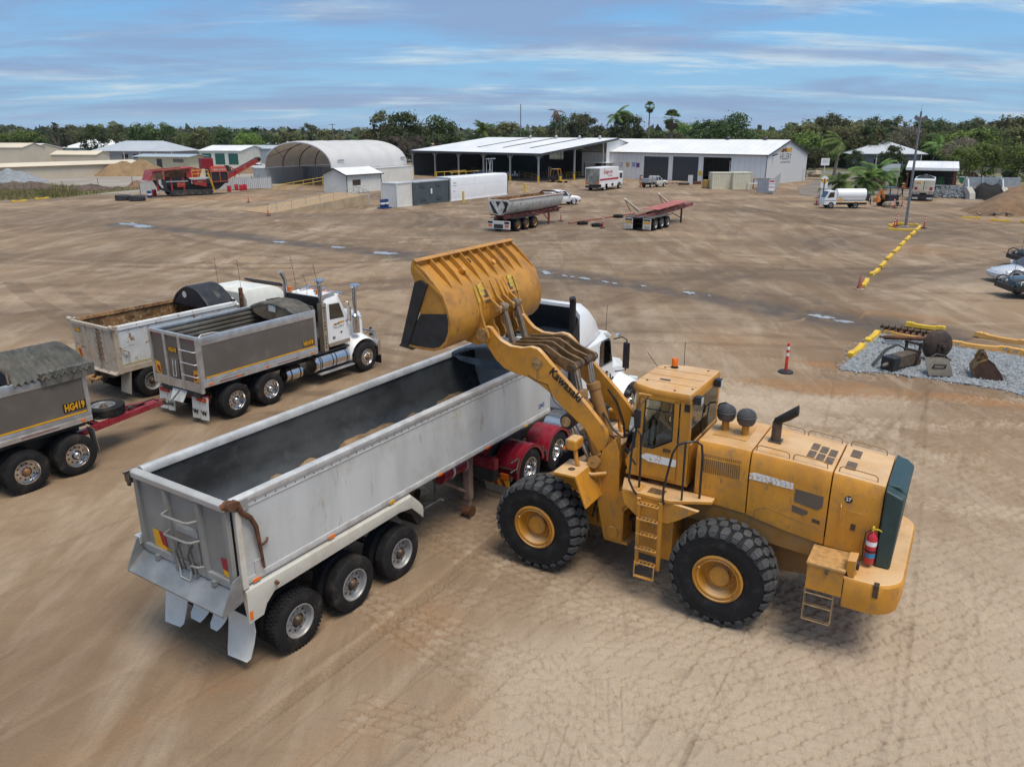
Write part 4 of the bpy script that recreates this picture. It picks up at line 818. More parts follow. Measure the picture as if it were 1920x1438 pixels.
for y,d in((WR-.05,-.02),(WL+.03,.02)):ch.slab([(UT+.05,y,1.95),(UT+.05,y,1.5),(UT-.33,y,1.40),(UT-.33,y,1.46),(UT-.10,y,1.9)],(0,d,0))
chs=ch.build('spreader_chute',mat('sanded chute steel',(.24,.25,.255),.42,metal=.3,var=.2,scale=2,dirt=(.36,.31,.25),dirt_amt=.2),ST)
for y in(.5,.95,1.40,1.95):MB().box(UT-.09,UT-.02,y-.04,y+.04,1.66,1.74).build('hinge_lug',TGATE,chs)
for y,s in((WL,1),(WR,-1)):
    if s>0:
        MB().box(UT-.06,UT+.1,y+.02,y+.16,2.90,3.06).cyl((UT-.1,y+.12,3.08),(UT+.12,y+.06,3.10),.03).box(UT-.04,UT,y+.10,y+.16,2.82,2.92).build('gate_pivot',STEEL,ST);MB().box(UT-.06,UT+.06,y+.02,y+.17,1.78,1.92).build('gate_latch',GALVW,ST,.01)
lv=MB().tube([(UT-.06,.10,3.10),(UT+.04,.02,3.15),(UT+.15,-.01,3.08),(UT+.20,-.02,2.94),(UT+.34,-.02,2.80),(UT+.42,-.02,2.62),(UT+.44,-.02,2.42),(UT+.50,-.01,1.86)],[.05,.055,.05,.045,.042,.04,.036,.02],n=8).cyl((UT+.02,.10,3.10),(UT+.02,-.06,3.12),.075,n=12).cyl((UT+.12,.06,3.12),(UT+.12,-.05,3.12),.05,n=12).build('gate_lever',RUST,ST)
MB().box(UT+.16,UT+.36,WR-.03,WR,2.92,3.12).box(UT+.20,UT+.34,WR-.03,WR,2.78,2.90).build('pivot_plate',GALV,ST,.006)
MB().box(UT+.09,UT+.20,WR-.05,WR+.03,1.65,2.98).build('corner_post',mat('cream corner post',(.58,.56,.50),.5,var=.1,scale=2,dirt=DUST,dirt_amt=.3),ST,.015)
MB().box(UT+.36,UT+.50,WR-.02,WR+.0,1.78,2.02).build('latch_plate',GALVW,ST);MB().tube([(-.60,WR-.01,2.22),(-.55,WR-.05,2.26),(-.48,WR-.04,2.28),(-.45,WR-.01,2.30)],.02).build('tie_hook',RUST,ST)
# chassis, side guard and axles
MB().box(-1.0,8.3,.75,.95,1.35,1.70).box(-1.0,8.3,1.50,1.70,1.35,1.70).box(-.9,-.7,.5,1.95,1.05,1.3).box(2.8,8.3,.72,1.72,1.60,1.69).prism([(2.6,1.35),(2.6,1.1),(3.6,1.35)],'y',.76,.94).prism([(2.6,1.35),(2.6,1.1),(3.6,1.35)],'y',1.51,1.69).build('chassis',mat('chassis black',(.03,.03,.032),.6,var=.3,scale=3,dirt=(.2,.16,.11),dirt_amt=.3),ST)
GUARDM=mat('cream side guard',(.52,.51,.46),.42,var=.1,scale=1.5,stretch=(.3,1,1),dirt=(.36,.30,.22),dirt_amt=.3)
for w_,s in((.0,1),(2.46,-1)):
    def Yg(v):return w_+s*v
    gd=MB().loft([[(u,Yg(.06),zt_),(u,Yg(.0),zt_-.05),(u,Yg(-.015),zt_-.13),(u,Yg(.0),zl),(u,Yg(.03),zl),(u,Yg(.10),zt_-.14),(u,Yg(.34),zt_-.02),(u,Yg(.34),zt_)]for u,zt_,zl in((-.98,1.66,1.04),(-.70,1.66,1.06),(-.62,1.66,1.22),(-.45,1.66,1.36),(2.6,1.66,1.42),(2.95,1.66,1.36),(3.25,1.36,1.06),(3.28,1.32,1.02))])
    g_=gd.build('wheel_guard',GUARDM,ST,smooth=30)
    MB().slab([(2.93,Yg(.06),1.46),(3.26,Yg(.06),1.10),(3.28,Yg(.06),.88),(3.20,Yg(.08),.86),(3.05,Yg(.1),1.16),(2.7,Yg(.1),1.40)],(0,s*.5,0)).build('mud_shield',BLK,g_)
    MB().box(-.96,-.90,*sorted((Yg(.01),Yg(-.01))),1.10,1.25).build('marker_lamp',LENSA,g_);MB().cyl((-.42,Yg(.02),1.52),(-.42,Yg(-.07),1.50),.03,n=10).build('bump_stop',RUST,g_)
    for u in(-.74,.86,2.42,3.9,5.6,7.2):MB().box(u-.07,u+.07,*sorted((Yg(.05),Yg(.012))),1.685,1.735).build('side_marker',LENSA if int(u*2)%2 else MYEL,ST)
for i in range(3):axle(ST,1.305*i,'dual',RIMG,lug=(i==0))
for y0,y1 in((.16,.82),(1.90,2.52),(1.30,1.72),(.86,1.2)):
    zt2=.95;ou=abs((y0+y1)/2-1.23)>.6;d_=.25 if ou else.55
    pts=[(0,y0,zt2),(0,y1,zt2),(.015,y1-.02,.6),(-.04,y1-.01,.36 if ou else.55),(-.11,y1-.06,.24 if ou else.52),(-.14,(y0+y1)/2,.18 if ou else.50),(-.13,y0+.08,.17 if ou else.52),(-.06,y0+.02,.30 if ou else.55)]
    zb_=.2 if ou else.52;fb=MB();rows=[(zt2,y0,y1,0),(.72,y0,y1,.012),(.5 if ou else.64,y0+.02,y1-.01,-.03),(zb_+.05,y0+.05,y1-.03,-.10),(zb_-.01,y0+.10,y1-.08,-.14)]
    fb.loft([[(x-.78,a,z),(x-.78,b,z-(.05 if z<.3 else 0)),(x-.795,b,z-(.05 if z<.3 else 0)),(x-.795,a,z)]for z,a,b,x in rows]);fb.build('mud_flap',mat('white rubber flap',(.66,.67,.64),.5,var=.06,scale=2,dirt=DUST,dirt_amt=.25),ST,smooth=60)
for s,w_ in((1,.42),(-1,2.04)):
    lg=MB().box(5.30,5.46,w_-.08,w_+.08,.45,1.68).box(5.33,5.43,w_-.055,w_+.055,.16,.5).tube([(5.36,w_,.6),(4.3,w_+s*.5,1.4)],.035).build('landing_leg',mat('dull red grey leg',(.20,.13,.12),.6,var=.3,scale=4,dirt=DUST,dirt_amt=.4),ST)
    MB().cyl((5.38,w_-.1,.14),(5.38,w_+.1,.14),.14,n=16).build('foot',RUST,lg)
REDP=mat('crimson paint',(.27,.012,.03),.32,var=.15,scale=2,dirt=(.20,.13,.11),dirt_amt=.3,dscale=2.5)
MB().cyl((4.45,.55,1.33),(5.35,.55,1.33),.20,n=20).build('air_tank',REDP,ST);MB().cyl((4.78,.55,1.33),(4.84,.55,1.33),.207,n=20).cyl((5.28,.55,1.33),(5.36,.55,1.33),.208,n=20).build('tank_strap',WHITED,ST)
MB().tube([(3.3,.3,.95),(4.2,.3,.95),(4.25,.25,.92)],.02).tube([(4.1,.35,1.6),(4.05,.3,.95)],.025).build('guard_rail',STEEL,ST)
text('EMS',.16,mat('blue print',(.04,.10,.2),.5),ST,(7.95,WR-.002,1.98),(1,0,0),(0,0,1),.001,.003)
text('EHR 14',.10,mat('faint yellow print',(.50,.47,.30),.5),ST,(4.5,WR-.002,2.78),(1,0,0),(0,0,1),.001)
# blue grey rolled tarp on the trailer nose
TARP=mat('blue grey tarp',(.075,.10,.125),.55,var=.3,scale=3,dirt=(.2,.2,.2),dirt_amt=.2);TARPD=mat('grey canvas',(.095,.095,.085),.75,var=.3,scale=3,dirt=(.24,.20,.15),dirt_amt=.35);TARPK=mat('black vinyl tarp',(.018,.02,.026),.45,var=.3,scale=3)
def tarp(root,u0,u1,w0,w1,zb,rise,m,folds,fm=None,wob=.03,seed=1):
    rnd=random.Random(seed);b=MB();secs=[];n=15
    for i in range(folds*2+1):
        u=u0+(u1-u0)*i/(folds*2);k=wob if i%2 else 0;ring=[]
        for j in range(n):
            t=j/(n-1);y=w0+(w1-w0)*t;a=math.sin(math.pi*t)**.75
            ring.append((u+rnd.uniform(-.012,.012),y,zb-.08*(1-a)+rise*a+k+rnd.uniform(-.01,.01)))
        ring+=[(p[0],w0+(w1-w0)*(.03+.94*(n-1-j)/(n-1)),p[2]-.05-k*.5)for j,p in enumerate(ring[::-1])]
        secs.append(ring)
    b.loft(secs);return b.build('rolled_tarp',m,root,smooth=45)
tarp(ST,7.3,8.34,.08,2.36,3.16,.26,TARP,9)
MB().slab([(7.32,.12,3.1),(7.32,2.3,3.1),(7.32,2.0,2.98),(7.32,1.2,2.9),(7.32,.4,2.98)],(-.02,0,0)).build('tarp_skirt',TARP,ST)

# ------------------------------------------------------------------ grey tipper bodies (truck and dog trailer share the build)
BODYP=mat('bronze grey body paint',(.128,.115,.103),.38,var=.1,scale=.8,dirt=(.24,.2,.16),dirt_amt=.2)
BODYI=mat('ribbed tub inside',(.20,.19,.17),.5,metal=.4,var=.3,scale=1.5,stretch=(.3,1,1),dirt=(.12,.09,.06),dirt_amt=.4)
def plate_no(root,s,at,xd,up,size=.26,nm='fleet_number'):
    n_=Vector(xd).normalized().cross(Vector(up).normalized());w2=size*1.42;h2=size*.56
    c0=Vector(at);X=Vector(xd).normalized();Yv=Vector(up).normalized()
    p=MB().slab([c0-X*w2-Yv*h2,c0+X*w2-Yv*h2,c0+X*w2+Yv*h2,c0-X*w2+Yv*h2],n_*.004).build('number_plate',INK,root,smooth=0)
    text(s,size*1.25,MYEL,p,c0+n_*.006-Yv*size*.02,xd,up,.001,.010,xs=.68);return p
def grey_body(root,u0,u1,zb=1.18,zt=2.70,num='HG418',w0=.05,w1=2.40):
    for w_,s in((w0,1),(w1,-1)):
        MB().prism([(w_,zb+.27),(w_+.03*s,zb+.27),(w_+.03*s,zt-.24),(w_,zt-.24)],'x',u0+.10,u1-.06).build('side_panel',BODYP,root,.004)
        MB().prism([(w_-.01*s,zt-.245),(w_-.02*s,zt-.1),(w_+.0*s,zt),(w_+.10*s,zt),(w_+.11*s,zt-.06),(w_+.05*s,zt-.12),(w_+.04*s,zt-.245)],'x',u0,u1).build('top_rail',ALU,root,.008)
        MB().prism([(w_-.015*s,zb+.265),(w_-.03*s,zb+.2),(w_-.03*s,zb+.16),(w_-.02*s,zb+.15),(w_-.03*s,zb+.14),(w_-.03*s,zb+.02),(w_+.05*s,zb),(w_+.05*s,zb+.265)],'x',u0,u1).build('bottom_rail',ALU,root)
        MB().box(u0+.14,u1-.1,*sorted((w_-.003*s,w_-.001*s)),zb+.275,zb+.32).build('yellow_stripe',MYEL,root,smooth=0)
        for u in(u0+.2,u0+1.2,u0+2.3,u1-.3):MB().box(u,u+.10,*sorted((w_-.03*s,w_-.045*s)),zb+.06,zb+.12).build('side_lamp',LENSA,root)
        for u in(u0+1.0,u1-1.3):MB().box(u-.45,u+.45,*sorted((w_-.031*s,w_-.034*s)),zb+.07,zb+.10).build('reflective_tape',mat('dull red tape',(.22,.10,.10),.5,var=.3,scale=14),root,smooth=0)
        for u in(u0+.05,u1-.03):MB().box(u-.05,u+.05,*sorted((w_-.012*s,w_+.06*s)),zb+.26,zt-.02).build('corner_post',ALU,root,.01)
    rib=[(w0+.05,zt-.12)]
    for k in range(7):z=zt-.16-k*.14;rib+=[(w0+.06,z),(w0+.10,z-.03),(w0+.10,z-.09),(w0+.06,z-.12)]
    rib+=[(w0+.2,zb+.24),(1.22,zb+.22)];rib=rib+[(2.45-y,z)for y,z in rib[-2::-1]]
    outl=[(w0+.035,zt-.13),(w0+.035,zb+.1),(w1-.035,zb+.1),(w1-.035,zt-.13)]
    MB().prism(rib+outl[::-1],'x',u0+.08,u1-.05).build('tub_liner',BODYI,root,smooth=20)
    MB().box(u1-.05,u1,w0+.04,w1-.04,zb+.05,zt+.12).build('front_wall',BODYP,root)
    tg=MB().box(u0,u0+.05,w0+.1,w1-.1,zb+.06,zt-.06).build('tailgate',BODYP,root)
    ym=(w0+w1)/2
    MB().box(u0-.04,u0+.06,w0,w1,zt-.08,zt+.02).build('top_beam',ALU,tg,.01);MB().box(u0-.03,u0+.05,w0,w1,zb-.16,zb+.12).build('bottom_beam',ALU,tg,.01)
    for y in(w0+.05,w1-.05,ym+.42,ym-.30):MB().box(u0-.05,u0+.02,y-.055,y+.055,zb-.16,zt-.02).build('stile',ALU,tg,.01)
    for z in(zt-.42,zt-.80,zt-1.18):MB().tube([(u0-.04,ym-.34,z),(u0-.10,ym-.36,z),(u0-.10,w0+.14,z),(u0-.04,w0+.1,z)],.016).build('step_rung',GALVW,tg)
    MB().box(u0-.03,u0,ym-.14,ym+.24,zb+.15,zb+.75).build('grain_door',BODYI,tg,.01);MB().tube([(u0-.03,ym+.12,zb+.7),(u0-.06,ym+.12,zb+.2),(u0-.06,ym-.02,zb+.2),(u0-.03,ym-.02,zb+.7)],.015).build('door_lever',GALVW,tg)
    plate_no(tg,num,(u0-.008,ym+.09,zt-.52),(0,-1,0),(0,0,1),.15)
    x_=u0-.006
    for ya,s in((w1-.12,-1),(w0+.12,1)):
        z0=zb+.12
        stripe_marker(tg,[(x_,ya,z0+.42),(x_,ya+s*.24,z0+.38),(x_,ya+s*.27,z0),(x_,ya,z0+.05)],MYEL,'yellow_marker');stripe_marker(tg,[(x_-.003,ya+s*.06,z0+.28),(x_-.003,ya+s*.2,z0+.28),(x_-.003,ya+s*.24,z0+.06),(x_-.003,ya+s*.12,z0+.1)],MRED,'red_marker')
    for ya,yb in((w1-.16,ym+.48),(ym-.36,w0+.12)):MB().box(u0-.005,u0-.003,*sorted((ya,yb)),zt-.17,zt-.14).build('warning_tape',mat('pink tape',(.35,.10,.14),.5),tg,smooth=0)
    return tg
HG=thing('tipper_truck','white cabbed tipper truck with bronze grey body and chrome tanks in the second row','tipper truck',(-8.42,22.46),57)
grey_body(HG,-1.08,3.42)
plate_no(HG,'HG418',(3.04,.046,1.655),(1,0,0),(0,0,1),.17)
FRAME=MATS['chassis black']
MB().box(-1.0,6.5,.80,.92,.75,1.05).box(-1.0,6.5,1.54,1.66,.75,1.05).box(-1.05,3.4,.45,2.0,1.04,1.2).box(-1.05,-.9,.3,2.15,.82,1.0).build('chassis',FRAME,HG)
for i in range(2):axle(HG,1.32*i,'drive',CHROME,hubm=CHROME)
for s,y in((-1,.0),(1,2.46)):wheel(HG,5.74,y,s,'steer',CHROME,hubm=HUBR,inner=False)
MB().cyl((5.74,.3,.5),(5.74,2.1,.5),.07).build('axle',GREASE,HG)
MB().box(-1.04,-.98,.12,.55,.72,.84).build('tail_lamp',LENSR,HG);MB().box(-1.04,-.98,1.9,2.33,.72,.84).build('tail_lamp',LENSR,HG);MB().box(-1.045,-.98,.14,.26,.74,.82).build('indicator',LENSA,HG)
MB().box(-.98,-.9,.1,2.36,.70,.90).build('rear_bar',mat('dark red bar',(.2,.02,.02),.5),HG)
for y0,y1 in((.03,.42),(.44,.80),(1.66,2.0),(2.03,2.42)):
    fl=MB().slab([(-.98,y0,.86),(-.98,y1,.86),(-1.04,y1-.01,.14),(-1.02,y0+.02,.16)],(-.012,0,0)).build('mud_flap',MATS['white rubber flap'],HG,smooth=0)
    text('W',.19,INK,fl,(-1.05,(y0+y1)/2,.36),(0,-1,0),(-.08,0,1),.001,.012,xs=1.25)
MB().slab([(-1.02,.9,.98),(-1.02,1.62,.98),(-1.2,1.56,.62),(-1.2,.96,.62)],(-.012,0,0)).build('mud_flap',MATS['white rubber flap'],HG,smooth=0)
for s,yy in((1,.12),(-1,2.34)):
    Yt=lambda v:yy+s*v
    tk=MB().lathe([(.0001,3.42),(.27,3.42),(.31,3.47),(.31,4.98),(.27,5.03),(.0001,5.03)],(0,Yt(.30),.74),'x',30).build('fuel_tank',CHROME,HG)
    for u in(3.58,3.66,4.18,4.34,4.86):MB().lathe([(.314,u-.015),(.318,u-.015),(.318,u+.015),(.314,u+.015)],(0,Yt(.30),.74),'x',30,closed=True).build('tank_strap',BLK,tk)
    MB().box(3.5,5.16,*sorted((Yt(-.06),Yt(.10))),.38,.43).build('running_board',ALU,tk,.01);MB().box(3.45,5.1,*sorted((Yt(.1),Yt(.6))),1.06,1.10).build('deck_plate',BLK,HG)
    at=MB().lathe([(.0001,2.18),(.20,2.18),(.24,2.22),(.24,2.82),(.2,2.86),(.0001,2.86)],(0,Yt(.28),.68),'x',24).build('air_tank',CHROME,HG)
    for u in(2.34,2.72):MB().lathe([(.244,u-.02),(.25,u-.02),(.25,u+.02),(.244,u+.02)],(0,Yt(.28),.68),'x',24,closed=True).build('tank_strap',BLK,at)
    MB().cyl((2.86,Yt(.28),.70),(3.05,Yt(.28),.72),.05).build('tank_fitting',GALV,at)
    sk=MB().cyl((4.02,Yt(.25),2.5),(4.02,Yt(.25),3.22),.075,n=16)
    if s>0:sk.cyl((4.02,Yt(.25),3.22),(4.0,Yt(.25),3.42),.08,.075,n=16)
    else:sk.tube([(4.02,Yt(.25),3.1),(4.02,Yt(.25),3.4),(3.97,Yt(.25),3.55),(3.86,Yt(.25),3.72)],.075,n=12)
    es=sk.build('exhaust_stack',CHROME,HG)
    hs=MB().box(3.93,4.14,*sorted((Yt(.13),Yt(.18))),1.05,2.78).box(3.93,3.96,*sorted((Yt(.13),Yt(.34))),1.05,2.78).box(4.11,4.14,*sorted((Yt(.13),Yt(.34))),1.05,2.78).build('heat_shield',mat('tan heat shield',(.40,.34,.27),.4,metal=.4,var=.12),es)
    for k,ch_ in enumerate('WESTERN STAR'):
        if ch_!=' ' and s>0:text(ch_,.12,INK,hs,(4.035,Yt(.128),2.62-.125*k),(1,0,0),(0,0,1),.001,.004)
    MB().cyl((5.58,Yt(.22),1.44),(5.58,Yt(.22),2.04),.15,n=22).build('air_cleaner',CHROME,HG)
    ap=MB().cyl((5.58,Yt(.22),2.04),(5.60,Yt(.22),2.12),.13,.075,n=18).cyl((5.60,Yt(.22),2.1),(5.62,Yt(.22),3.05),.075,n=16).build('intake_pipe',CHROME,HG)
    MB().lathe([(.06,0),(.1,.0),(.2,.09),(.19,.13),(.12,.155),(.0001,.16)],(5.66,Yt(.22),3.05),'z',20).build('rain_cap',CHROME,ap)
    MB().tube([(5.62,Yt(.22),2.75),(5.2,Yt(.34),2.85)],.012).build('pipe_stay',CHROME,ap)
    mr=MB().box(5.12,5.18,*sorted((Yt(-.02),Yt(.16))),1.98,2.52).build('mirror',CHROME,HG,.02)
    MB().tube([(5.0,Yt(.34),2.62),(5.13,Yt(.07),2.66),(5.16,Yt(.06),2.6),(5.16,Yt(.06),1.92),(5.1,Yt(.1),1.88),(5.05,Yt(.36),1.95)],.018).build('mirror_arm',CHROME,mr)
    # wing over the steer wheel
    fg=MB();secs=[]
    for k in range(13):
        a=R(-12+204*k/12)if False else R(178-158*k/12);r0=.62;x,z=5.78+r0*1.12*math.cos(a),.55+r0*1.02*math.sin(a)
        if k==0:z=.55
        secs.append([(x,Yt(.02),z),(x,Yt(.06),z+.05),(x,Yt(.30),z+.13),(x,Yt(.72),z+.20),(x,Yt(.72),z+.12),(x,Yt(.30),z+.05),(x,Yt(.07),z-.02)])
    fg.loft(secs);fw=fg.build('wing',WHITE,HG,smooth=50)
    MB().ball((6.33,Yt(.20),1.22),.09,sz=.8).build('headlamp',BLK,fw);MB().tube([(5.9,Yt(.12),1.30),(6.02,Yt(.02),1.42),(6.1,Yt(-.02),1.52)],.012).box(6.06,6.14,*sorted((Yt(-.04),Yt(.0))),1.48,1.56).build('spot_mirror',BLK,fw)
# cab shell: lofted cross sections along the truck
def cabsec(u,hw,zb,zt,r=.12,top=None):t=top or hw-.05;return[(u,1.23-hw,zb),(u,1.23-hw,zt-.45),(u,1.23-t,zt-r),(u,1.23-t+r,zt),(u,1.23+t-r,zt),(u,1.23+t,zt-r),(u,1.23+hw,zt-.45),(u,1.23+hw,zb)]
cabm=MB().loft([cabsec(4.15,.92,1.28,2.92),cabsec(4.25,.94,1.28,3.0),cabsec(4.75,.94,1.28,3.02),cabsec(4.86,.94,1.28,2.96)]).loft([cabsec(4.862,.94,1.28,2.94),cabsec(5.20,.92,1.28,2.20,.05,.9)]).build('cab',WHITE,HG,.02)
MB().slab([(4.905,.42,2.84),(4.905,2.04,2.84),(5.165,2.06,2.25),(5.165,.40,2.25)],(.016,0,.008)).build('windscreen',GLASSD,cabm,smooth=0)
MB().box(4.84,5.12,.33,2.13,2.93,2.99).prism([(4.86,2.97),(5.10,2.86),(5.12,2.90),(4.90,3.02)],'y',.34,2.12).build('sun_visor',CHROME,cabm)
for s,yy in((1,.29),(-1,2.17)):
    Yd=lambda v:yy+s*v
    d_=MB().prism([(4.24,1.33),(5.18,1.33),(5.18,2.15),(5.03,2.2),(4.80,2.72),(4.24,2.74)],'y',*sorted((Yd(0),Yd(-.012)))).build('door',WHITE,cabm,.006)
    MB().prism([(4.30,2.17),(4.98,2.14),(4.78,2.68),(4.30,2.70)],'y',*sorted((Yd(-.013),Yd(-.018)))).build('door_window',GLASSD,d_,smooth=0)
    MB().box(4.2,5.2,*sorted((Yd(.02),Yd(-.02))),1.2,1.32).build('door_sill',MATS['tan heat shield'],d_)
    if s>0:
        q=Yd(-.014)
        MB().slab([(4.42,q,1.94),(4.52,q,2.0),(4.56,q,1.97),(4.68,q,2.01),(4.98,q,2.02),(4.98,q,1.96),(4.7,q,1.95),(4.42,q,1.92)],(0,-.002,0)).build('hill_logo',mat('logo orange',(.62,.30,.03),.5),d_,smooth=0)
        MB().slab([(4.48,q-.002,1.93),(4.54,q-.002,1.99),(4.62,q-.002,1.94),(4.70,q-.002,1.975),(4.76,q-.002,1.94)],(0,-.002,0)).build('hill_logo',INK,d_,smooth=0)
        text('HILLERY',.135,mat('grey print',(.12,.12,.12),.5),d_,(4.70,q-.001,1.84),(1,0,0),(0,0,1),.001,xs=1.05)
        MB().cyl((5.08,q,1.98),(5.08,q-.003,1.98),.035,n=12).build('round_badge',mat('blue badge',(.06,.10,.3),.4),d_,smooth=0)
        MB().slab([(4.74,q,1.66),(4.80,q,1.65),(4.86,q,1.67),(4.84,q,1.60),(4.80,q,1.57),(4.77,q,1.62)],(0,-.002,0)).build('horse_mark',INK,d_,smooth=0);MB().box(4.38,4.50,q-.002,q,1.44,1.54).build('info_sticker',MATS['grey print'],d_,smooth=0)
hd=MB().loft([[(u,1.23-hw,1.15),(u,1.23-hw,zt_-.18),(u,1.23-hw+.12,zt_),(u,1.23+hw-.12,zt_),(u,1.23+hw,zt_-.18),(u,1.23+hw,1.15)]for u,hw,zt_ in((5.18,.70,2.2),(5.8,.60,2.14),(6.25,.55,2.05),(6.30,.53,2.0))]).build('hood',WHITE,HG,.025)
MB().box(6.302,6.36,.76,1.70,1.0,1.98).build('radiator_grille',CHROME,hd,.03);text('Western Star',.11,mat('silver print',(.25,.26,.28),.3),hd,(6.0,.640,1.84),(1,.07,0),(0,0,1),.001)
for i in range(9):MB().box(6.362,6.368,.80,1.66,1.08+.1*i,1.13+.1*i).build('grille_slat',BLK,hd)
MB().prism([(6.45,.38),(6.55,.40),(6.62,.7),(6.60,.98),(6.48,1.0)],'y',.12,2.34).build('bumper',CHROME,HG,.02)
MB().tube([(6.62,.5,.95),(6.78,.5,1.2),(6.78,1.96,1.2),(6.62,1.96,.95)],.035).build('bull_bar',CHROME,HG)
MB().box(6.50,6.54,.05,.5,.1,.42).build('front_flap',BLK,HG);MB().box(6.50,6.54,1.96,2.4,.1,.42).build('front_flap',BLK,HG)
for y in(.55,.9,1.25,1.6,1.95):MB().lathe([(.0001,0),(.045,.0),(.05,.03),(.03,.06),(.0001,.07)],(4.78,y,3.0),'z',10).build('clearance_lamp',LENSA,cabm)
for u,y in((4.3,.8),(4.15,2.0)):MB().lathe([(.07,0),(.075,.02),(.06,.03),(.06,.14),(.0001,.17)],(u,y,3.02),'z',14).build('beacon',LENSA,cabm)
for y in(1.0,1.7):MB().cyl((4.35,y,3.08),(4.85,y,3.10),.035,.06,n=12).build('air_horn',CHROME,cabm)
for u,y,h in((4.18,.62,1.1),(4.2,1.2,.7),(4.2,1.75,1.3)):MB().tube([(u,y,2.95),(u+.02,y,3.3),(u-.10,y+.05,3.0+h)],.007,n=5).build('antenna',BLK,HG)
MB().box(4.05,4.14,.4,2.06,2.1,2.96).box(3.6,4.1,.5,1.96,1.1,1.5).build('cab_rear',BLK,HG)
MB().prism([(4.0,2.9),(3.9,3.02),(4.7,3.09),(4.72,3.03)],'y',.34,.40).build('roof_rack',ALU,HG)
def bow_front(root,u,w0,w1,zb,rise,m,low=.25,nm='tarp_skirt'):
    n=13;up=[];dn=[]
    for j in range(n):
        t=j/(n-1);a=math.sin(math.pi*t)**.75;up.append((u,w0+(w1-w0)*t,zb+rise*a));dn.append((u,w0+(w1-w0)*t,zb-low*math.sin(math.pi*t)**.5-.02))
    return MB().slab(up+dn[::-1],(.02,0,0)).build(nm,m,root)
BRTARP=mat('brown canvas',(.13,.095,.06),.8,var=.3,scale=4,dirt=(.28,.21,.14),dirt_amt=.4)
tarp(HG,2.62,3.5,.04,2.40,2.72,.20,TARPD,8,seed=4,wob=.05);b_=bow_front(HG,2.64,.2,2.3,2.7,.19,BRTARP,.34)
MB().slab([(2.632,1.02,2.86),(2.632,1.36,2.86),(2.632,1.38,2.66),(2.632,1.05,2.64)],(-.004,0,0)).build('care_label',WHITED,b_,smooth=0)
MB().tube([(-1.0,.1,2.70),(-.9,.12,2.76),(-.5,.12,2.75),(-.3,.12,2.70)],.02).build('tarp_rail',GALVW,HG)
# dog trailer on the left edge
DT=thing('dog_trailer','bronze grey tipper dog trailer with rolled canvas at the left edge behind the red drawbar','trailer',(-11.70,17.16),57)
grey_body(DT,-4.0,1.76,zb=1.30,zt=2.72,num='HG419')
plate_no(DT,'HG419',(1.38,.046,1.80),(1,0,0),(0,0,1),.20)
MB().box(-4,1.7,.80,.92,.9,1.2).box(-4,1.7,1.54,1.66,.9,1.2).box(-.6,1.75,.4,2.06,1.1,1.3).box(-.7,1.75,.78,1.68,.7,.95).build('chassis',FRAME,DT)
for u in(0,1.22,-2.6,-3.8):axle(DT,u,'drive',CHROME,hubm=HUBR if u==0 else CHROME,lug=(u==0))
tr_=tarp(DT,.10,1.95,-.02,2.44,2.74,.36,TARPD,12,seed=9,wob=.09)
tb_=MB();rnd=random.Random(5)
for k in range(12):
    u=.75+k*.11;tb_.loft([[(u+dx,.0+dy+rnd.uniform(-.02,.02),2.74+dz+q*rnd.uniform(.30,.38)-.12)for dx,dy,dz in((-.06,0,0),(.06,.0,0),(.05,.09,.02),(-.05,.09,.02))]for q in(-.35,.2,.6)])
kind(tb_.build('canvas_pleats',TARPD,DT,smooth=50),'stuff')
b_=bow_front(DT,.10,.3,2.3,2.72,.34,TARPK,.12);MB().slab([(.092,.75,2.72),(.092,1.05,2.72),(.092,1.03,2.98),(.092,.77,2.98)],(-.004,0,0)).build('care_label',WHITED,b_,smooth=0)
MB().tube([(.0,.06,2.74),(.06,.2,2.95),(.1,1.2,3.14),(.1,2.3,2.95),(.05,2.42,2.8)],.03).build('tarp_bow',GREASE,DT)
db=MB()
for y in(.85,1.60):db.beam((1.3,y+(.35 if y>1 else-.35),.86),(4.15,1.22+(.10 if y>1 else-.10),.82),.13,.16)
db.box(2.2,2.35,.62,1.85,.80,.9).box(3.9,4.35,1.05,1.4,.74,.9)
d2=db.build('drawbar',REDP,DT,.01)
MB().tube([(4.3,1.22,.82),(4.5,1.22,.82),(4.55,1.26,.83),(4.5,1.3,.82)],.05).build('towing_eye',RUST,d2)
MB().tube([(2.2,.9,1.0),(3.2,1.0,.98),(4.1,1.1,1.0),(4.6,1.1,.7),(5.0,1.2,.95)],.02).tube([(2.2,1.5,1.0),(3.4,1.3,.95),(4.2,1.3,.85),(4.7,1.35,.6),(5.1,1.3,.95)],.02).build('air_hose',BLK,DT)
for u,y in((2.95,.98),(3.4,1.08)):MB().box(u-.05,u+.05,y-.10,y+.1,.82,.98).build('hose_clip',GREASE,d2)
for y in(.1,2.0):MB().slab([(1.78,y,1.05),(1.78,y+.35,1.05),(1.86,y+.33,.42),(1.84,y+.02,.40)],(.012,0,0)).build('mud_flap',mat('grey flap',(.28,.26,.22),.7,var=.15,dirt=DUST,dirt_amt=.4),DT,smooth=0)
for y in(.35,.5):MB().tube([(1.80,y,2.7),(1.84,y,1.4)],.012,n=5).build('ladder_rod',STEEL,DT)
sw=thing('spare_wheel','spare truck wheel lying flat on the red drawbar of the dog trailer','wheel',(-11.70+2.75*math.cos(R(57))-1.3*math.sin(R(57)),17.16+2.75*math.sin(R(57))+1.3*math.cos(R(57)),.92),57)
o=dup(PROTO[('super',)]if('super',)in PROTO else PROTO[[k for k in PROTO if k[0]=='dual'][0]],sw);o.location=(0,0,.27);o.rotation_euler=(R(-90),0,0)
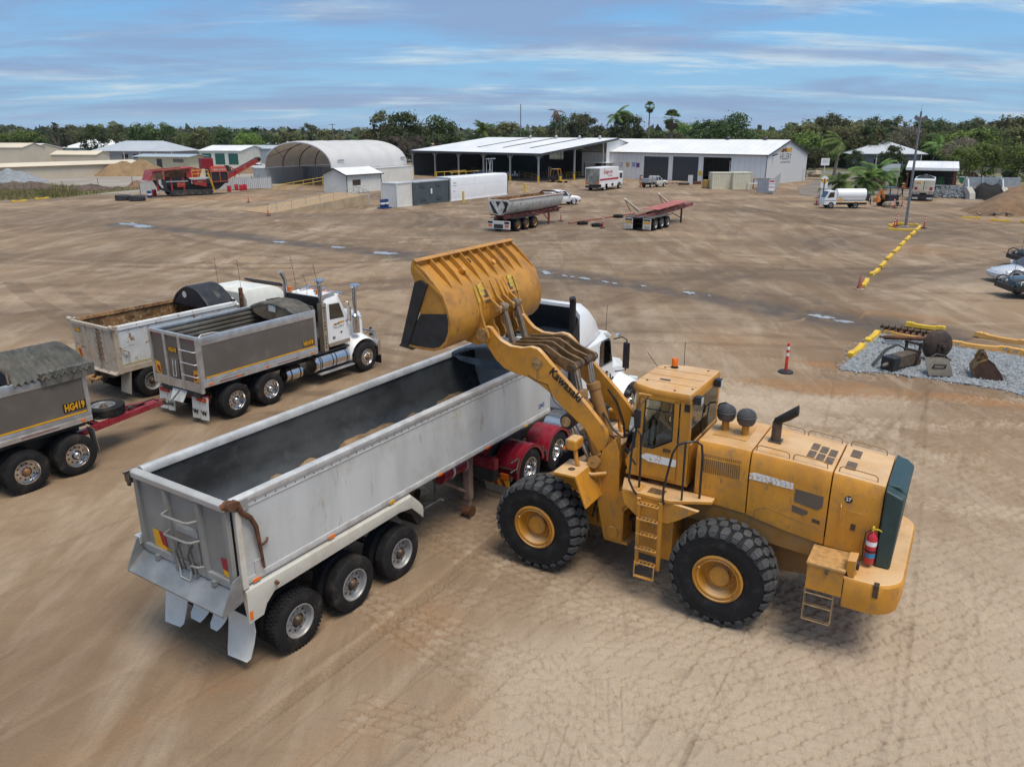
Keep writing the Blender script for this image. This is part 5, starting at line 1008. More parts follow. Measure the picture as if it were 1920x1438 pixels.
# ------------------------------------------------------------------ rusty white tipper truck at the back
C0=gp(292,741.8)
RT=thing('tipper_truck','dusty white tipper truck with rusty tub and black arched tarp, farthest in the row','tipper truck',C0,57)
WRU=mat('rust streaked white',(.62,.64,.65),.45,var=.1,scale=1.5,wear=(.24,.12,.05),wear_amt=.12,dirt=(.38,.28,.18),dirt_amt=.26)
TANG=mat('tan grimed tailgate',(.50,.44,.36),.6,var=.15,scale=1.6,dirt=(.30,.20,.12),dirt_amt=.45,wear=(.16,.08,.04),wear_amt=.1)
RUSTI=mat('rusted tub lip',(.26,.13,.05),.75,var=.5,scale=3,wear=(.45,.36,.2),wear_amt=.25,dirt=(.06,.025,.012),dirt_amt=.45)
DARKT=mat('dark rusted tub',(.05,.03,.022),.7,var=.5,scale=2)
u0,u1=-1.05,3.62
for w_,s in((.05,1),(2.38,-1)):
    MB().prism([(w_,1.22),(w_+.05*s,1.2),(w_+.05*s,2.42),(w_,2.42)],'x',u0,u1).build('side_wall',WRU,RT)
    MB().prism([(w_-.03*s,2.40),(w_-.02*s,2.53),(w_+.10*s,2.55),(w_+.12*s,2.44),(w_+.05*s,2.40)],'x',u0,u1).build('top_rail',WRU if s>0 else RUSTI,RT,.01)
    MB().box(u0,u1,*sorted((w_-.03*s,w_+.05*s)),1.02,1.20).build('bottom_rail',TANG,RT,.01);MB().box(u0+.15,u1-.1,*sorted((w_-.004*s,w_)),1.25,1.29).build('yellow_stripe',mat('faded stripe',(.45,.36,.08),.6),RT,smooth=0)
    MB().prism([(w_+.055*s,1.2),(w_+.07*s,1.2),(w_+.07*s,2.2),(w_+.055*s,2.2)],'x',u0,u1).prism([(w_+.052*s,2.2),(w_+.075*s,2.2),(w_+.075*s,2.42),(w_+.052*s,2.42)],'x',u0+.06,u1-.06).build('tub_liner',DARKT if s>0 else RUSTI,RT)
    MB().box(u0-.04,u0+.12,*sorted((w_-.045*s,w_+.07*s)),1.0,2.56).build('corner_post',TANG,RT,.02)
    MB().tube([(u0+.1,w_-.05*s,1.9),(u0+.22,w_-.09*s,1.75),(u0+.34,w_-.09*s,1.70),(u0+.36,w_-.08*s,1.5)],.025).build('gate_latch',TANG,RT)
MB().box(u0,u1,.1,2.33,1.1,1.22).box(u1-.08,u1,.1,2.33,1.2,2.62).build('tub_floor',DARKT,RT)
tg=MB().box(u0-.06,u0+.0,.12,2.32,1.10,2.46).build('tailgate',TANG,RT)
MB().box(u0-.11,u0,.0,2.44,2.42,2.52).cyl((u0-.06,-.06,2.52),(u0-.06,.14,2.54),.07,n=10).cyl((u0-.06,2.3,2.52),(u0-.06,2.52,2.54),.07,n=10).build('top_beam',TANG,tg,.01)
for y in(.62,.95,1.6):MB().box(u0-.10,u0-.05,y-.04,y+.04,1.1,2.44).build('stile',TANG,tg)
for z in(1.45,1.62,1.8,1.97,2.14,2.3):MB().box(u0-.12,u0-.07,.62,.95,z-.02,z+.02).build('step_rung',mat('rusty rung',(.22,.12,.06),.7,var=.3),tg)
MB().prism([(u0,1.12),(u0-.16,1.02),(u0-.14,.98),(u0+.05,1.0)],'y',.05,2.38).build('spill_plate',TANG,RT)
plate_no(tg,'HG420',(u0-.064,2.05,2.22),(0,-1,0),(0,0,1),.115)
stripe_marker(tg,[(u0-.062,2.26,1.62),(u0-.062,2.0,1.62),(u0-.062,1.96,1.25),(u0-.062,2.2,1.28)],MYEL,'yellow_marker');stripe_marker(tg,[(u0-.066,2.18,1.58),(u0-.066,2.02,1.58),(u0-.066,1.99,1.3),(u0-.066,2.1,1.36)],MRED,'red_marker')
MB().box(-1,6.3,.8,.92,.75,1.05).box(-1,6.3,1.54,1.66,.75,1.05).box(-1.02,-.8,.5,2.0,.8,1.0).build('chassis',FRAME,RT)
for u in(0,1.32):axle(RT,u,'dual',RIMG)
for s,y in((-1,0),(1,2.46)):wheel(RT,5.5,y,s,'steer',RIMG,inner=False)
MB().slab([(-.70,.0,1.02),(-.70,.55,1.02),(-.84,.5,.3),(-.8,.0,.28)],(-.015,0,0)).build('mud_flap',MATS['grey flap'],RT,smooth=0)
MB().tube([(-1.05,1.0,.8),(-1.35,1.0,.75),(-1.4,1.22,.75),(-1.35,1.4,.75),(-1.05,1.4,.8)],.06).build('towing_jaw',YELD,RT);MB().tube([(-1.0,.8,.9),(-1.2,.85,.6),(-1.1,1.0,.85)],.025).tube([(-1.0,1.5,.9),(-1.25,1.45,.55),(-1.1,1.3,.85)],.025).build('air_hose',BLK,RT)
tarp(RT,2.55,3.62,.15,2.30,2.50,.62,TARPK,8,seed=12);b_=bow_front(RT,2.57,.2,2.25,2.48,.62,TARPK,.05)
MB().lathe([(.0001,0),(.12,0)],(2.55,1.5,2.82),'x',14).build('clear_window',WHITED,b_,fix=False)
MB().prism([(.0,2.42),(.3,2.62),(1.22,2.86),(2.14,2.62),(2.44,2.42),(2.3,2.3),(.14,2.3)],'x',3.62,3.70).build('headboard',WHITED,RT)
c2=MB().loft([[(u,1.23-hw,1.0),(u,1.23-hw,2.45),(u,1.23-hw+.14,zt_),(u,1.23+hw-.14,zt_),(u,1.23+hw,2.45),(u,1.23+hw,1.0)]for u,hw,zt_ in((4.15,1.08,2.72),(4.3,1.12,2.84),(5.4,1.12,2.82),(5.85,1.10,2.66),(6.05,1.08,2.3),(6.1,1.08,1.1))]).build('cab',mat('cream white cab',(.74,.74,.68),.4,var=.05),RT,.03)
for s,yy in((1,.107),(-1,2.353)):
    MB().slab([(5.05,yy,1.75),(5.8,yy,1.75),(5.62,yy,2.35),(5.05,yy,2.38)],(0,-s*.01,0)).build('door_window',GLASSD,c2,smooth=0);MB().slab([(4.35,yy,1.85),(4.8,yy,1.85),(4.8,yy,2.3),(4.35,yy,2.3)],(0,-s*.01,0)).build('sleeper_window',GLASSD,c2,smooth=0)
    MB().box(5.85,5.92,*sorted((yy-s*.1,yy-s*.28)),1.6,2.3).build('mirror',BLK,c2,.02)
MB().slab([(5.9,.3,2.55),(5.9,2.16,2.55),(6.09,2.16,1.75),(6.09,.3,1.75)],(.01,0,.01)).build('windscreen',GLASSD,c2,smooth=0)
MB().cyl((4.0,.25,1.2),(4.0,.25,2.95),.075,n=12).build('exhaust_stack',RUST,RT);MB().prism([(5.75,2.8),(6.15,2.62),(6.15,2.66),(5.8,2.86)],'y',.2,2.26).build('sun_visor',BLK,c2)
for u,y in((4.3,.6),(4.3,1.9)):MB().tube([(u,y,2.8),(u-.05,y,3.9)],.007,n=5).build('antenna',BLK,RT)
# ------------------------------------------------------------------ prime mover pulling the silver trailer
PM=thing('prime_mover','white prime mover with sleeper and crimson mudguards coupled to the silver trailer','truck',(-3.559,11.172),57.07)
MB().box(6.2,14.2,.80,.92,.80,1.08).box(6.2,14.2,1.54,1.66,.8,1.08).box(6.2,6.4,.3,2.16,.55,.85).build('chassis',FRAME,PM)
for u in(7.38,8.75):axle(PM,u,'drive',CHROME,hubm=CHROME)
for s,y in((-1,.0),(1,2.46)):wheel(PM,13.15,y,s,'steer',CHROME,inner=False)
for u in(7.38,8.75):
    for w0_,w1_ in((-.02,.68),(2.48,1.78)):
        g_=arc_guard(PM,u,.60,w0_,w1_,REDP,8,186)
        for k in(.2,.46):MB().lathe([(.622,w0_+(w1_-w0_)*k),(.632,w0_+(w1_-w0_)*(k+.012)),(.622,w0_+(w1_-w0_)*(k+.024))],(u,0,.525),'y',16,arc=(R(8),R(186))).build('pressed_rib',REDP,g_)
        for a in(28,165):x,z=u+.66*math.cos(R(a)),.525+.66*math.sin(R(a));MB().beam((x,w0_+.05*(1 if w0_<1 else-1),z),(x,w1_,z+.0),.05,.03).box(x-.03,x+.03,*sorted((w0_+.04,w0_-.0)),z-.06,z+.07).build('guard_bracket',STEEL,g_)
cr=MB().box(6.05,6.2,.15,2.3,.95,1.2).prism([(6.1,1.2),(6.6,1.45),(7.2,1.3),(6.3,.95)],'y',.72,.80).prism([(6.1,1.2),(6.6,1.45),(7.2,1.3),(6.3,.95)],'y',1.66,1.74).build('rear_crossmember',REDP,PM)
rb_=MB().box(6.52,6.60,.02,2.44,.50,.62).build('rear_bar',STEEL,PM)
for y0 in(.05,1.70):
    zz=MB().box(6.50,6.515,y0,y0+.72,.36,.52).build('chevron_board',MYEL,rb_)
    for k in range(3):MB().slab([(6.494,y0+.08+.22*k,.36),(6.494,y0+.18+.22*k,.36),(6.494,y0+.26+.22*k,.52),(6.494,y0+.16+.22*k,.52)],(-.003,0,0)).build('red_stripe',MRED,zz,smooth=0)
    MB().box(6.49,6.52,y0+.02,y0+.24,.54,.68).build('tail_lamp',LENSA if y0<1 else LENSR,rb_);MB().slab([(6.54,y0,.36),(6.54,y0+.72,.36),(6.56,y0+.7,.14),(6.56,y0+.02,.14)],(-.012,0,0)).build('mud_flap',MATS['grey flap'],rb_,smooth=0)
MB().tube([(6.5,.02,.74),(6.75,-.0,.76),(6.9,.02,.95)],.022).tube([(6.5,.02,.98),(6.8,.0,1.0)],.022).build('guard_rail',STEEL,PM)
MB().lathe([(.62,.1),(.66,.1),(.66,.66),(.62,.66)],(9.55,0,.60),'y',16,arc=(R(40),R(150)),closed=True).build('tank_wrap',CHROME,PM)
for yy in(.12,1.80):MB().lathe([(.0001,9.7),(.26,9.7),(.29,9.75),(.29,11.3),(.26,11.35),(.0001,11.35)],(0,yy+.27,.72),'x',24).build('fuel_tank',CHROME,PM)
PW=mat('clean white cab',(.80,.82,.84),.3,var=.03,scale=1)
def ps(u,hw,zb,zt_,r=.18):return[(u,1.23-hw,zb),(u,1.23-hw,zt_-r),(u,1.23-hw+r*.8,zt_),(u,1.23+hw-r*.8,zt_),(u,1.23+hw,zt_-r),(u,1.23+hw,zb)]
sl=MB().loft([ps(10.05,1.06,1.1,2.98),ps(11.15,1.06,1.1,3.0),ps(11.75,1.02,1.1,3.02),ps(12.02,.98,1.1,2.85),ps(12.30,.96,1.1,2.12,.1)]).build('cab',PW,PM,.04)
# hollow roof fairing: open at the back, dark inside
fr_=MB()
def fsec(u,hw,zb,zt_,k=.0):return[(u,1.23-hw,zb),(u,1.23-hw+.02,zt_-.25),(u,1.23-hw+.24,zt_),(u,1.23+hw-.24,zt_),(u,1.23+hw-.02,zt_-.25),(u,1.23+hw,zb)]
outer=[fsec(10.08,1.07,2.9,4.06),fsec(10.5,1.07,2.9,4.02),fsec(11.1,1.0,2.95,3.72),fsec(11.55,.92,2.98,3.28),fsec(11.75,.86,2.98,3.05)]
inner=[fsec(10.08,1.0,2.92,3.98),fsec(10.5,1.0,2.92,3.93),fsec(11.05,.92,2.95,3.6),fsec(11.4,.84,2.96,3.2)]
for A_ in(outer,):
    for i in range(len(A_)-1):
        for k in range(5):fr_.quad(A_[i][k],A_[i+1][k],A_[i+1][k+1],A_[i][k+1])
for k in range(5):fr_.quad(outer[0][k],inner[0][k],inner[0][k+1],outer[0][k+1])
ff=fr_.build('roof_fairing',PW,PM,smooth=50)
f2=MB()
for i in range(3):
    for k in range(5):f2.quad(inner[i][k],inner[i+1][k],inner[i+1][k+1],inner[i][k+1])
f2.quad(*inner[3]);f2.build('fairing_lining',mat('dark fairing lining',(.05,.055,.06),.6,var=.3),ff,smooth=50)
for z in(3.02,3.14):MB().cyl((10.12,.3,z),(10.12,2.16,z),.03,n=8).build('fairing_brace',GALV,ff)
for s,yy in((1,.17),(-1,2.29)):
    Yd=lambda v:yy+s*v
    MB().slab([(9.70,Yd(.03),1.2),(10.06,Yd(-.01),1.2),(10.06,Yd(-.01),3.3),(9.98,Yd(.0),3.75),(9.70,Yd(.04),3.2)],(0,s*.03,0)).build('side_extender',BLK,PM)
    d_=MB().prism([(11.20,1.15),(12.15,1.15),(12.15,2.1),(11.92,2.72),(11.85,2.85),(11.20,2.85)],'y',*sorted((Yd(0),Yd(-.014)))).build('door',PW,sl,.01)
    MB().prism([(11.30,2.12),(12.04,2.12),(11.86,2.72),(11.78,2.80),(11.38,2.78),(11.30,2.7)],'y',*sorted((Yd(-.015),Yd(-.02)))).build('door_window',GLASSD,d_,smooth=0)
    MB().tube([(12.06,Yd(-.018),2.1),(11.88,Yd(-.018),2.74),(11.80,Yd(-.018),2.83),(11.36,Yd(-.018),2.81),(11.27,Yd(-.018),2.7),(11.27,Yd(-.018),2.1)],.016,n=5,closed=True).build('window_seal',BLK,d_)
    if s>0:
        MB().slab([(11.58,Yd(-.016),1.82),(11.72,Yd(-.016),1.90),(11.86,Yd(-.016),1.82),(11.86,Yd(-.016),1.72),(11.58,Yd(-.016),1.72)],(0,-.002,0)).build('house_logo',INK,d_,smooth=0);text('KCHEN',.09,PW,d_,(11.72,Yd(-.02),1.77),(1,0,0),(0,0,1),.001);text('HOMES',.06,INK,d_,(11.72,Yd(-.016),1.66),(1,0,0),(0,0,1),.001)
    mr=MB().box(12.32,12.40,*sorted((Yd(-.22),Yd(-.42))),1.85,2.62).build('mirror',BLK,PM,.03)
    MB().tube([(12.15,Yd(.0),2.72),(12.3,Yd(-.2),2.78),(12.36,Yd(-.32),2.7),(12.36,Yd(-.32),1.8),(12.2,Yd(-.05),1.75)],.022).build('mirror_arm',BLK,mr)
    MB().box(12.25,12.36,*sorted((Yd(.0),Yd(-.14))),2.78,2.88).build('spot_lamp',CHROME,PM,.02)
    MB().cyl((9.88,Yd(.12),1.0),(9.88,Yd(.12),4.18),.085,n=14).cyl((9.88,Yd(.12),4.18),(9.84,Yd(.12),4.3),.09,.085,n=14).build('exhaust_stack',mat('black stack',(.012,.012,.013),.35,var=.2),PM)
    fs=[]
    for k in range(11):
        a=R(176-160*k/10);x,z=13.2+.72*math.cos(a),.52+.66*math.sin(a)
        fs.append([(x,Yd(-.16),z),(x,Yd(-.10),z+.07),(x,Yd(.45),z+.26),(x,Yd(.45),z+.16),(x,Yd(-.1),z+.0)])
    MB().loft(fs).build('wing',PW,PM,smooth=50)
    MB().box(13.8,13.95,*sorted((Yd(-.05),Yd(.25))),.95,1.15).build('headlamp',MATS['lamp glass'],PM,.04)
MB().slab([(12.035,.38,2.72),(12.035,2.08,2.72),(12.285,2.12,2.16),(12.285,.34,2.16)],(.012,0,.006)).build('windscreen',GLASSD,sl,smooth=0)
MB().prism([(11.95,2.92),(12.25,2.76),(12.27,2.80),(11.98,2.98)],'y',.3,2.16).build('sun_visor',PW,sl)
MB().loft([ps(12.28,.84,.95,2.02,.25),ps(13.2,.76,.9,1.86,.25),ps(13.95,.62,.85,1.62,.2),ps(14.05,.56,.85,1.5,.15)]).build('hood',PW,PM,.03)
MB().box(14.05,14.12,.75,1.71,.75,1.45).build('radiator_grille',CHROME,PM,.03);MB().prism([(13.95,.35),(14.1,.36),(14.2,.6),(14.1,.82),(13.9,.85)],'y',.08,2.38).build('bumper',PW,PM,.03)
MB().tube([(12.0,.35,2.98),(12.03,.35,3.7)],.008,n=5).build('antenna',BLK,PM)
# ------------------------------------------------------------------ yard furniture
def zat(Y,v):
    k=(v-719)/1453.0;return 8.34+Y*(math.sin(PIT)+k*math.cos(PIT))/(k*math.sin(PIT)-math.cos(PIT))
ORANGE=mat('bollard red',(.60,.045,.03),.5,var=.12,scale=5);WBAND=mat('reflective white band',(.75,.75,.75),.35)
def bollard(u,v,label,h=1.12,lean=0,first=[None]):
    if first[0]is None:
        r_=thing('delineator_post',label,'bollard',gp(u,v),0,'red and white delineator posts');first[0]=r_
        MB().lathe([(.0001,0),(.27,0),(.27,.04),(.22,.07),(.06,.09),(.0001,.09)],(0,0,0),'z',18).build('rubber_base',BLK,r_)
        p=MB().cyl((0,0,.06),(0,0,1.08),.058,.05,n=12).ball((0,0,1.08),.05,8,.6).build('post',ORANGE,r_)
        for z in(.62,.86):MB().cyl((0,0,z),(0,0,z+.12),.0565,.0555,n=12).build('reflective_band',WBAND,p)
        return r_
    o=dup(first[0],None,gp(u,v),0,label);o.rotation_euler=(R(lean),R(lean*.6),0);return o
for u,v,l,le in((1473,698,'red and white delineator post standing alone on the sand beyond the wheel loader',0),(1051.6,415,'delineator post beside the landing leg of the side tipper trailer',2),(1130,428.5,'delineator post beside two old tyres lying on the ground',2),
                    (1676,427,'left delineator post inside the yellow kerb box under the lamp pole',3),(1681,424,'rear delineator post close to the lamp pole in the kerb box',-2),(1732,428,'delineator post right of the lamp pole, outside the yellow kerbs',1),
                    (1530,384,'pink faded delineator post left of the white tanker truck',3),(503,405,'white capped delineator post at the foot of the concrete ramp',0),(466,380,'leaning pale red delineator post in front of the corrugated fence panels',6),(1678,391,'slanting delineator post in front of the small black digger',-9),(1690,387,'delineator post right beside the small black digger',7),(1674,350,'delineator post standing by the blue site board on the far drive',0)):bollard(u,v,l,lean=le)
YBLK=mat('yellow painted concrete',(.66,.43,.03),.7,var=.12,scale=3,wear=(.40,.34,.24),wear_amt=.12,dirt=DUST,dirt_amt=.25,bump=.004,bscale=20)
OBLK=mat('orange timber',(.62,.34,.09),.7,var=.12,scale=3,dirt=DUST,dirt_amt=.25)
def block_mesh(L,m,name='wheel_stop'):
    pr=[(.0,.0),(.0,.17),(.02,.20),(.11,.21),(.13,.19),(.15,.21),(.19,.20),(.25,.16),(.5,.145),(.75,.16),(.81,.20),(.85,.21),(.87,.19),(.89,.21),(.98,.20),(1.0,.17),(1.0,0)]
    return MB().loft([[((t-.5)*L,s*(.11 if z>.05 else.13),z)for t,z in pr]for s in(-1,1)]).build(name,m,None,.012)
def stop_between(p,q,m,label,cat='wheel stop',grp='yellow wheel stops',L0=None,name='wheel_stop',cache={}):
    L=L0 or round(math.hypot(q[0]-p[0],q[1]-p[1])*(.97 if 'timber' in m.name or 'kerb block' in label else.80),1);k=(L,m.name)
    a=math.degrees(math.atan2(q[1]-p[1],q[0]-p[0]));c=((p[0]+q[0])/2,(p[1]+q[1])/2)
    if k not in cache:o=block_mesh(L,m,name);cache[k]=o
    else:o=dup(cache[k])
    o.location=(*c,0);o.rotation_euler=(0,0,R(a));return tag(o,label,cat,grp)
pts_=[(1617,541,1627,526),(1631,519,1649,507),(1650,504,1660,493),(1662,489,1673,479),(1675,476,1687,466),(1687,463,1696,455),(1697,453,1706,445),(1707,443,1716,436),(1716,435,1727,425)]
for i,(a,b,c_,d)in enumerate(pts_):stop_between(gp(a,b),gp(c_,d),YBLK,['yellow wheel stop nearest the red traffic cone','yellow wheel stop second from the red traffic cone','yellow wheel stop third from the red traffic cone','yellow wheel stop fourth from the red traffic cone','yellow wheel stop fifth from the red traffic cone','yellow wheel stop sixth along from the cone','yellow wheel stop third before the lamp pole kerb box','yellow wheel stop second before the lamp pole kerb box','yellow wheel stop touching the lamp pole kerb box'][i],L0=None)
for p,q,l in(((1665,431),(1715,434),'front yellow kerb block of the box round the lamp pole'),((1667,425),(1680,421),'left yellow kerb block behind the two posts by the lamp pole'),((1682,421),(1722,424),'rear yellow kerb block behind the lamp pole'),((1590,673),(1621,649),'bright yellow wheel stop at the near corner of the gravel pad'),((1623,646),(1648,625),'bright yellow wheel stop at the far left edge of the gravel pad'),((1688,610),(1782,622),'long yellow wheel stop beyond the auger on the gravel pad'),
                ((20,380),(54,377),'orange yellow wheel stop by the grass at the far left'),((63,375),(95,372),'orange yellow wheel stop right of another one by the far left grass'),((1800,409),(1842,411),'yellow wheel stop left of the wooden frame near the soil heap'),((1852,414),(1896,416),'yellow wheel stop in front of the wooden frame near the soil heap'),((1910,417),(1945,420),'yellow wheel stop cut by the right edge near the soil heap')):stop_between(gp(*p),gp(*q),YBLK,l)
for p,q,l,tx in(((1822,629),(1940,650),'orange timber wheel stop behind the gravel pad at the right edge',0),((1782,647),(1897,660),'orange wheel stop with blue letters at the back of the gravel pad',1),((1655,626),(1758,644),'orange wheel stop lying behind the rusty auger',1),((1915,664),(1990,676),'orange wheel stop with blue letters cut by the right edge',1)):
    o=stop_between(gp(*p),gp(*q),OBLK,l,L0=2.15)
    if tx:
        for s in(-.42,.42):text('LT',.13,mat('blue stencil',(.05,.22,.38),.6),o,(s*2.0,-.125,.10),(1,0,0),(0,.15,1),.002,.004,xs=1.2)
cn=thing('traffic_cone','faded dark red traffic cone at the near end of the yellow wheel stops','cone',gp(1611,543))
MB().lathe([(.16,.04),(.15,.06),(.05,.78),(.035,.80),(.0001,.80)],(0,0,0),'z',18).build('cone',mat('faded cone red',(.30,.07,.05),.7,var=.25,scale=5,dirt=DUST,dirt_amt=.4),cn);MB().box(-.2,.2,-.2,.2,0,.045).build('base',mat('dusty base',(.45,.40,.33),.8),cn)
# lamp pole
lp=thing('lamp_pole','tall slightly leaning grey steel lamp pole in the yellow kerb box','lamp pole',gp(1698,425))
pm=MB().cyl((0,0,0),(-.18,0,10.1),.13,.085,n=14).build('pole',mat('dull grey pole',(.20,.215,.22),.5,metal=.4,var=.12),lp);MB().cyl((0,0,0),(0,0,.06),.3,n=16).build('footing',CONC,lp)
for z,w_ in((9.35,.35),(8.4,.22)):MB().beam((-.16-w_,0,z),(-.16+w_,0,z),.07).build('cross_arm',GALV,pm)
for s in(-1,1):MB().beam((-.16+s*.1,0,9.4),(-.16+s*.55,-.1,9.65),.12,.3).build('flood_light',mat('flood lamp',(.12,.12,.13),.5),pm)
MB().cyl((-.18,0,10.1),(-.18,0,10.6),.02,n=6).build('finial',GALV,pm)
# gravel pad with digger attachments
GP_=[gp(*p)for p in((1572,694),(1590,676),(1612,655),(1638,632),(1660,626),(1760,648),(1860,662),(1960,678),(2050,740),(1990,765),(1900,735),(1830,722),(1760,713),(1680,702),(1630,699))]
GRAV=mat('blue grey gravel',(.25,.27,.29),.85,var=.35,scale=9,dirt=(.30,.25,.2),dirt_amt=.25,bump=.03,bscale=16)
def ragged(P,st,amp,sd):
    rn=random.Random(sd);o=[]
    for a,b in zip(P,P[1:]+P[:1]):
        k=max(1,int(math.hypot(b[0]-a[0],b[1]-a[1])/st))
        for i in range(k):o.append((a[0]+(b[0]-a[0])*i/k+rn.uniform(-amp,amp),a[1]+(b[1]-a[1])*i/k+rn.uniform(-amp,amp)))
    return o
kind(MB().prism(ragged(GP_,.35,.12,2),'z',-.2,.035).build('gravel_bed',GRAV,None,smooth=0),'structure')
def inside(p,poly):
    r_=False;j=len(poly)-1
    for i in range(len(poly)):
        if(poly[i][1]>p[1])!=(poly[j][1]>p[1])and p[0]<(poly[j][0]-poly[i][0])*(p[1]-poly[i][1])/(poly[j][1]-poly[i][1])+poly[i][0]:r_=not r_
        j=i
    return r_
random.seed(21);gv=MB();xs_=[p[0]for p in GP_];ys_=[p[1]for p in GP_];k=0
while k<9000:
    p=(random.uniform(min(xs_),max(xs_)),random.uniform(min(ys_),max(ys_)))
    if not inside((p[0]+random.gauss(0,.22),p[1]+random.gauss(0,.22)),GP_):k+=.25;continue
    k+=1;s=random.uniform(.02,.055);a=random.uniform(0,6.3);c,n_=math.cos(a)*s,math.sin(a)*s;h=s*random.uniform(.6,1.3);z=.03+random.uniform(-.01,.02)
    gv.add([(p[0]+c,p[1]+n_,z),(p[0]-n_,p[1]+c*.8,z),(p[0]-c*.9,p[1]-n_,z),(p[0]+n_,p[1]-c,z),(p[0]+c*.3,p[1]+n_*.2,z+h),(p[0]-c*.4,p[1]+n_*.3,z+h*.8)],[(0,1,4),(1,5,4),(1,2,5),(2,3,5),(3,4,5),(3,0,4)])
kind(gv.build('gravel',mat('crushed stone',(.28,.305,.325),.8,var=.45,scale=7),None,smooth=0,fix=False),'stuff')
DSTEEL=mat('dark rusty steel',(.05,.035,.028),.65,metal=.2,var=.5,scale=5,dirt=(.16,.09,.05),dirt_amt=.35);OCHR=mat('ochre rusty steel',(.20,.12,.04),.65,var=.4,scale=5,wear=(.07,.035,.02),wear_amt=.3)
hb=thing('hydraulic_hammer','dark rusty hydraulic rock hammer lying on gravel with two hoses','rock hammer',gp(1690,690),32)
MB().box(-.55,.55,-.22,.22,.12,.58).build('housing',mat('brown hammer body',(.09,.065,.045),.6,var=.4,scale=5),hb,.03);MB().box(-.95,-.55,-.26,.26,.06,.56).build('nose',BLK,hb,.03);MB().cyl((-.95,0,.3),(-1.25,0,.28),.09,.05,n=12).build('chisel',STEEL,hb)
MB().box(.5,.62,-.3,-.24,.2,.95).box(.5,.62,.24,.3,.2,.95).cyl((.56,-.34,.88),(.56,.34,.88),.045).cyl((.56,-.34,.6),(.56,.34,.6),.045).box(.45,.7,-.3,.3,.1,.3).build('bracket',DSTEEL,hb)
for y in(.34,.42):MB().tube([(.5,.2,.6),(.3,y+.1,.75),(-.2,y+.2,.6),(-.8,y+.25,.1),(-.9,y+.2,.03)],.03).build('hose',BLK,hb)
ag=thing('auger','rusty spiral auger lying along the back of the gravel pad','auger',gp(1700,632),math.degrees(math.atan2(gp(1745,640)[1]-gp(1655,627)[1],gp(1745,640)[0]-gp(1655,627)[0])))
MB().cyl((-1.1,0,.3),(1.0,0,.3),.06,n=10).build('shaft',DSTEEL,ag)
hx=MB();n_=90
for i in range(n_):
    for r_ in(.06,.2):a=i*.55;hx.v.append((-1.05+1.95*i/n_,r_*math.cos(a),.3+r_*math.sin(a)))
hx.f=[(2*i,2*i+1,2*i+3,2*i+2)for i in range(n_-1)]
o=hx.build('flighting',RUST,ag,smooth=0,fix=False);sm=o.modifiers.new('thick','SOLIDIFY');sm.thickness=.014
pp=thing('steel_shaft','long plain rusty steel shaft lying in front of the spiral auger','shaft',gp(1705,641),-11);MB().cyl((-1.0,0,.16),(1.0,0,.16),.085,n=12).build('tube',RUST,pp);MB().cyl((-1.0,0,.16),(-1.2,0,.16),.05).box(1.0,1.12,-.06,.06,.1,.22).build('end_fitting',DSTEEL,pp)
fr=thing('steel_grid','low galvanised steel grid lying in front of the rusty shafts','frame',gp(1690,647),-9);b_=MB()
for y in(-.18,.18):b_.box(-.72,.72,y-.03,y+.03,.06,.14)
for x in(-.7,.05,.7):b_.box(x-.03,x+.03,-.18,.18,.06,.14)
b_.build('frame',GALV,fr);MB().box(-.65,.65,-.14,.14,.0,.06).build('mesh',BLK,fr)
dm_=thing('auger_bucket','round dark dished bucket standing behind the compactor plate on gravel','bucket',gp(1758,678),8)
MB().lathe([(.0001,-.12),(.3,-.1),(.52,.02),(.60,.22),(.57,.22),(.5,.06),(.28,-.05),(.0001,-.07)],(0,0,.62),'y',28).build('dish',DSTEEL,dm_);MB().box(-.2,.2,-.2,.0,.42,.75).cyl((0,-.2,.6),(0,-.36,.6),.1).build('boss',DSTEEL,dm_);MB().box(-.5,.5,-.1,.3,.0,.1).build('foot',DSTEEL,dm_)
cp=thing('compactor_plate','square dark compactor plate attachment tilted on the gravel','compactor plate',gp(1757,705),-6)
MB().slab([(-.42,-.25,.14),(.42,-.25,.14),(.42,.32,.62),(-.42,.32,.62)],(0,-.04,-.06)).build('plate',mat('grey brown steel',(.06,.055,.048),.6,metal=.2,var=.3),cp,.01);MB().tube([(-.2,-.02,.30),(-.2,-.1,.44),(.2,-.1,.44),(.2,-.02,.30)],.035).build('handle',DSTEEL,cp);MB().box(-.22,.2,-.18,.2,0,.16).build('vibrator',DSTEEL,cp,.02);MB().tube([(-.2,.3,.6),(.0,.36,.72),(.3,.3,.68),(.42,.28,.55),(.3,.25,.5)],.025).build('hose',BLK,cp)
bk2=thing('excavator_bucket','ochre and rust excavator bucket lying on the gravel at the right','bucket',gp(1850,708),158)
pr_=[(-.5,.0),(.30,.0),(.5,.12),(.56,.36),(.42,.62),(.2,.74)];pi_=[(-.5,.04),(.28,.04),(.45,.15),(.5,.36),(.38,.58),(.17,.70)]
MB().prism(pr_+pi_[::-1],'y',-.42,.42).build('shell',OCHR,bk2,.01)
for y in(-.42,.39):MB().prism([(-.5,.02),(.3,.02),(.48,.14),(.53,.36),(.4,.6),(.2,.72),(-.25,.42)],'y',y,y+.03).build('side_plate',mat('rust brown plate',(.075,.035,.022),.7,var=.4,scale=5),bk2,smooth=0)
for y in(-.22,.18):MB().prism([(.1,.68),(.4,.58),(.48,.72),(.36,.98),(.22,.98),(.12,.8)],'y',y,y+.05).build('ear',OCHR,bk2)
MB().cyl((.3,-.26,.9),(.3,.26,.9),.045).cyl((.38,-.26,.7),(.38,.26,.7),.045).build('pin',DSTEEL,bk2)
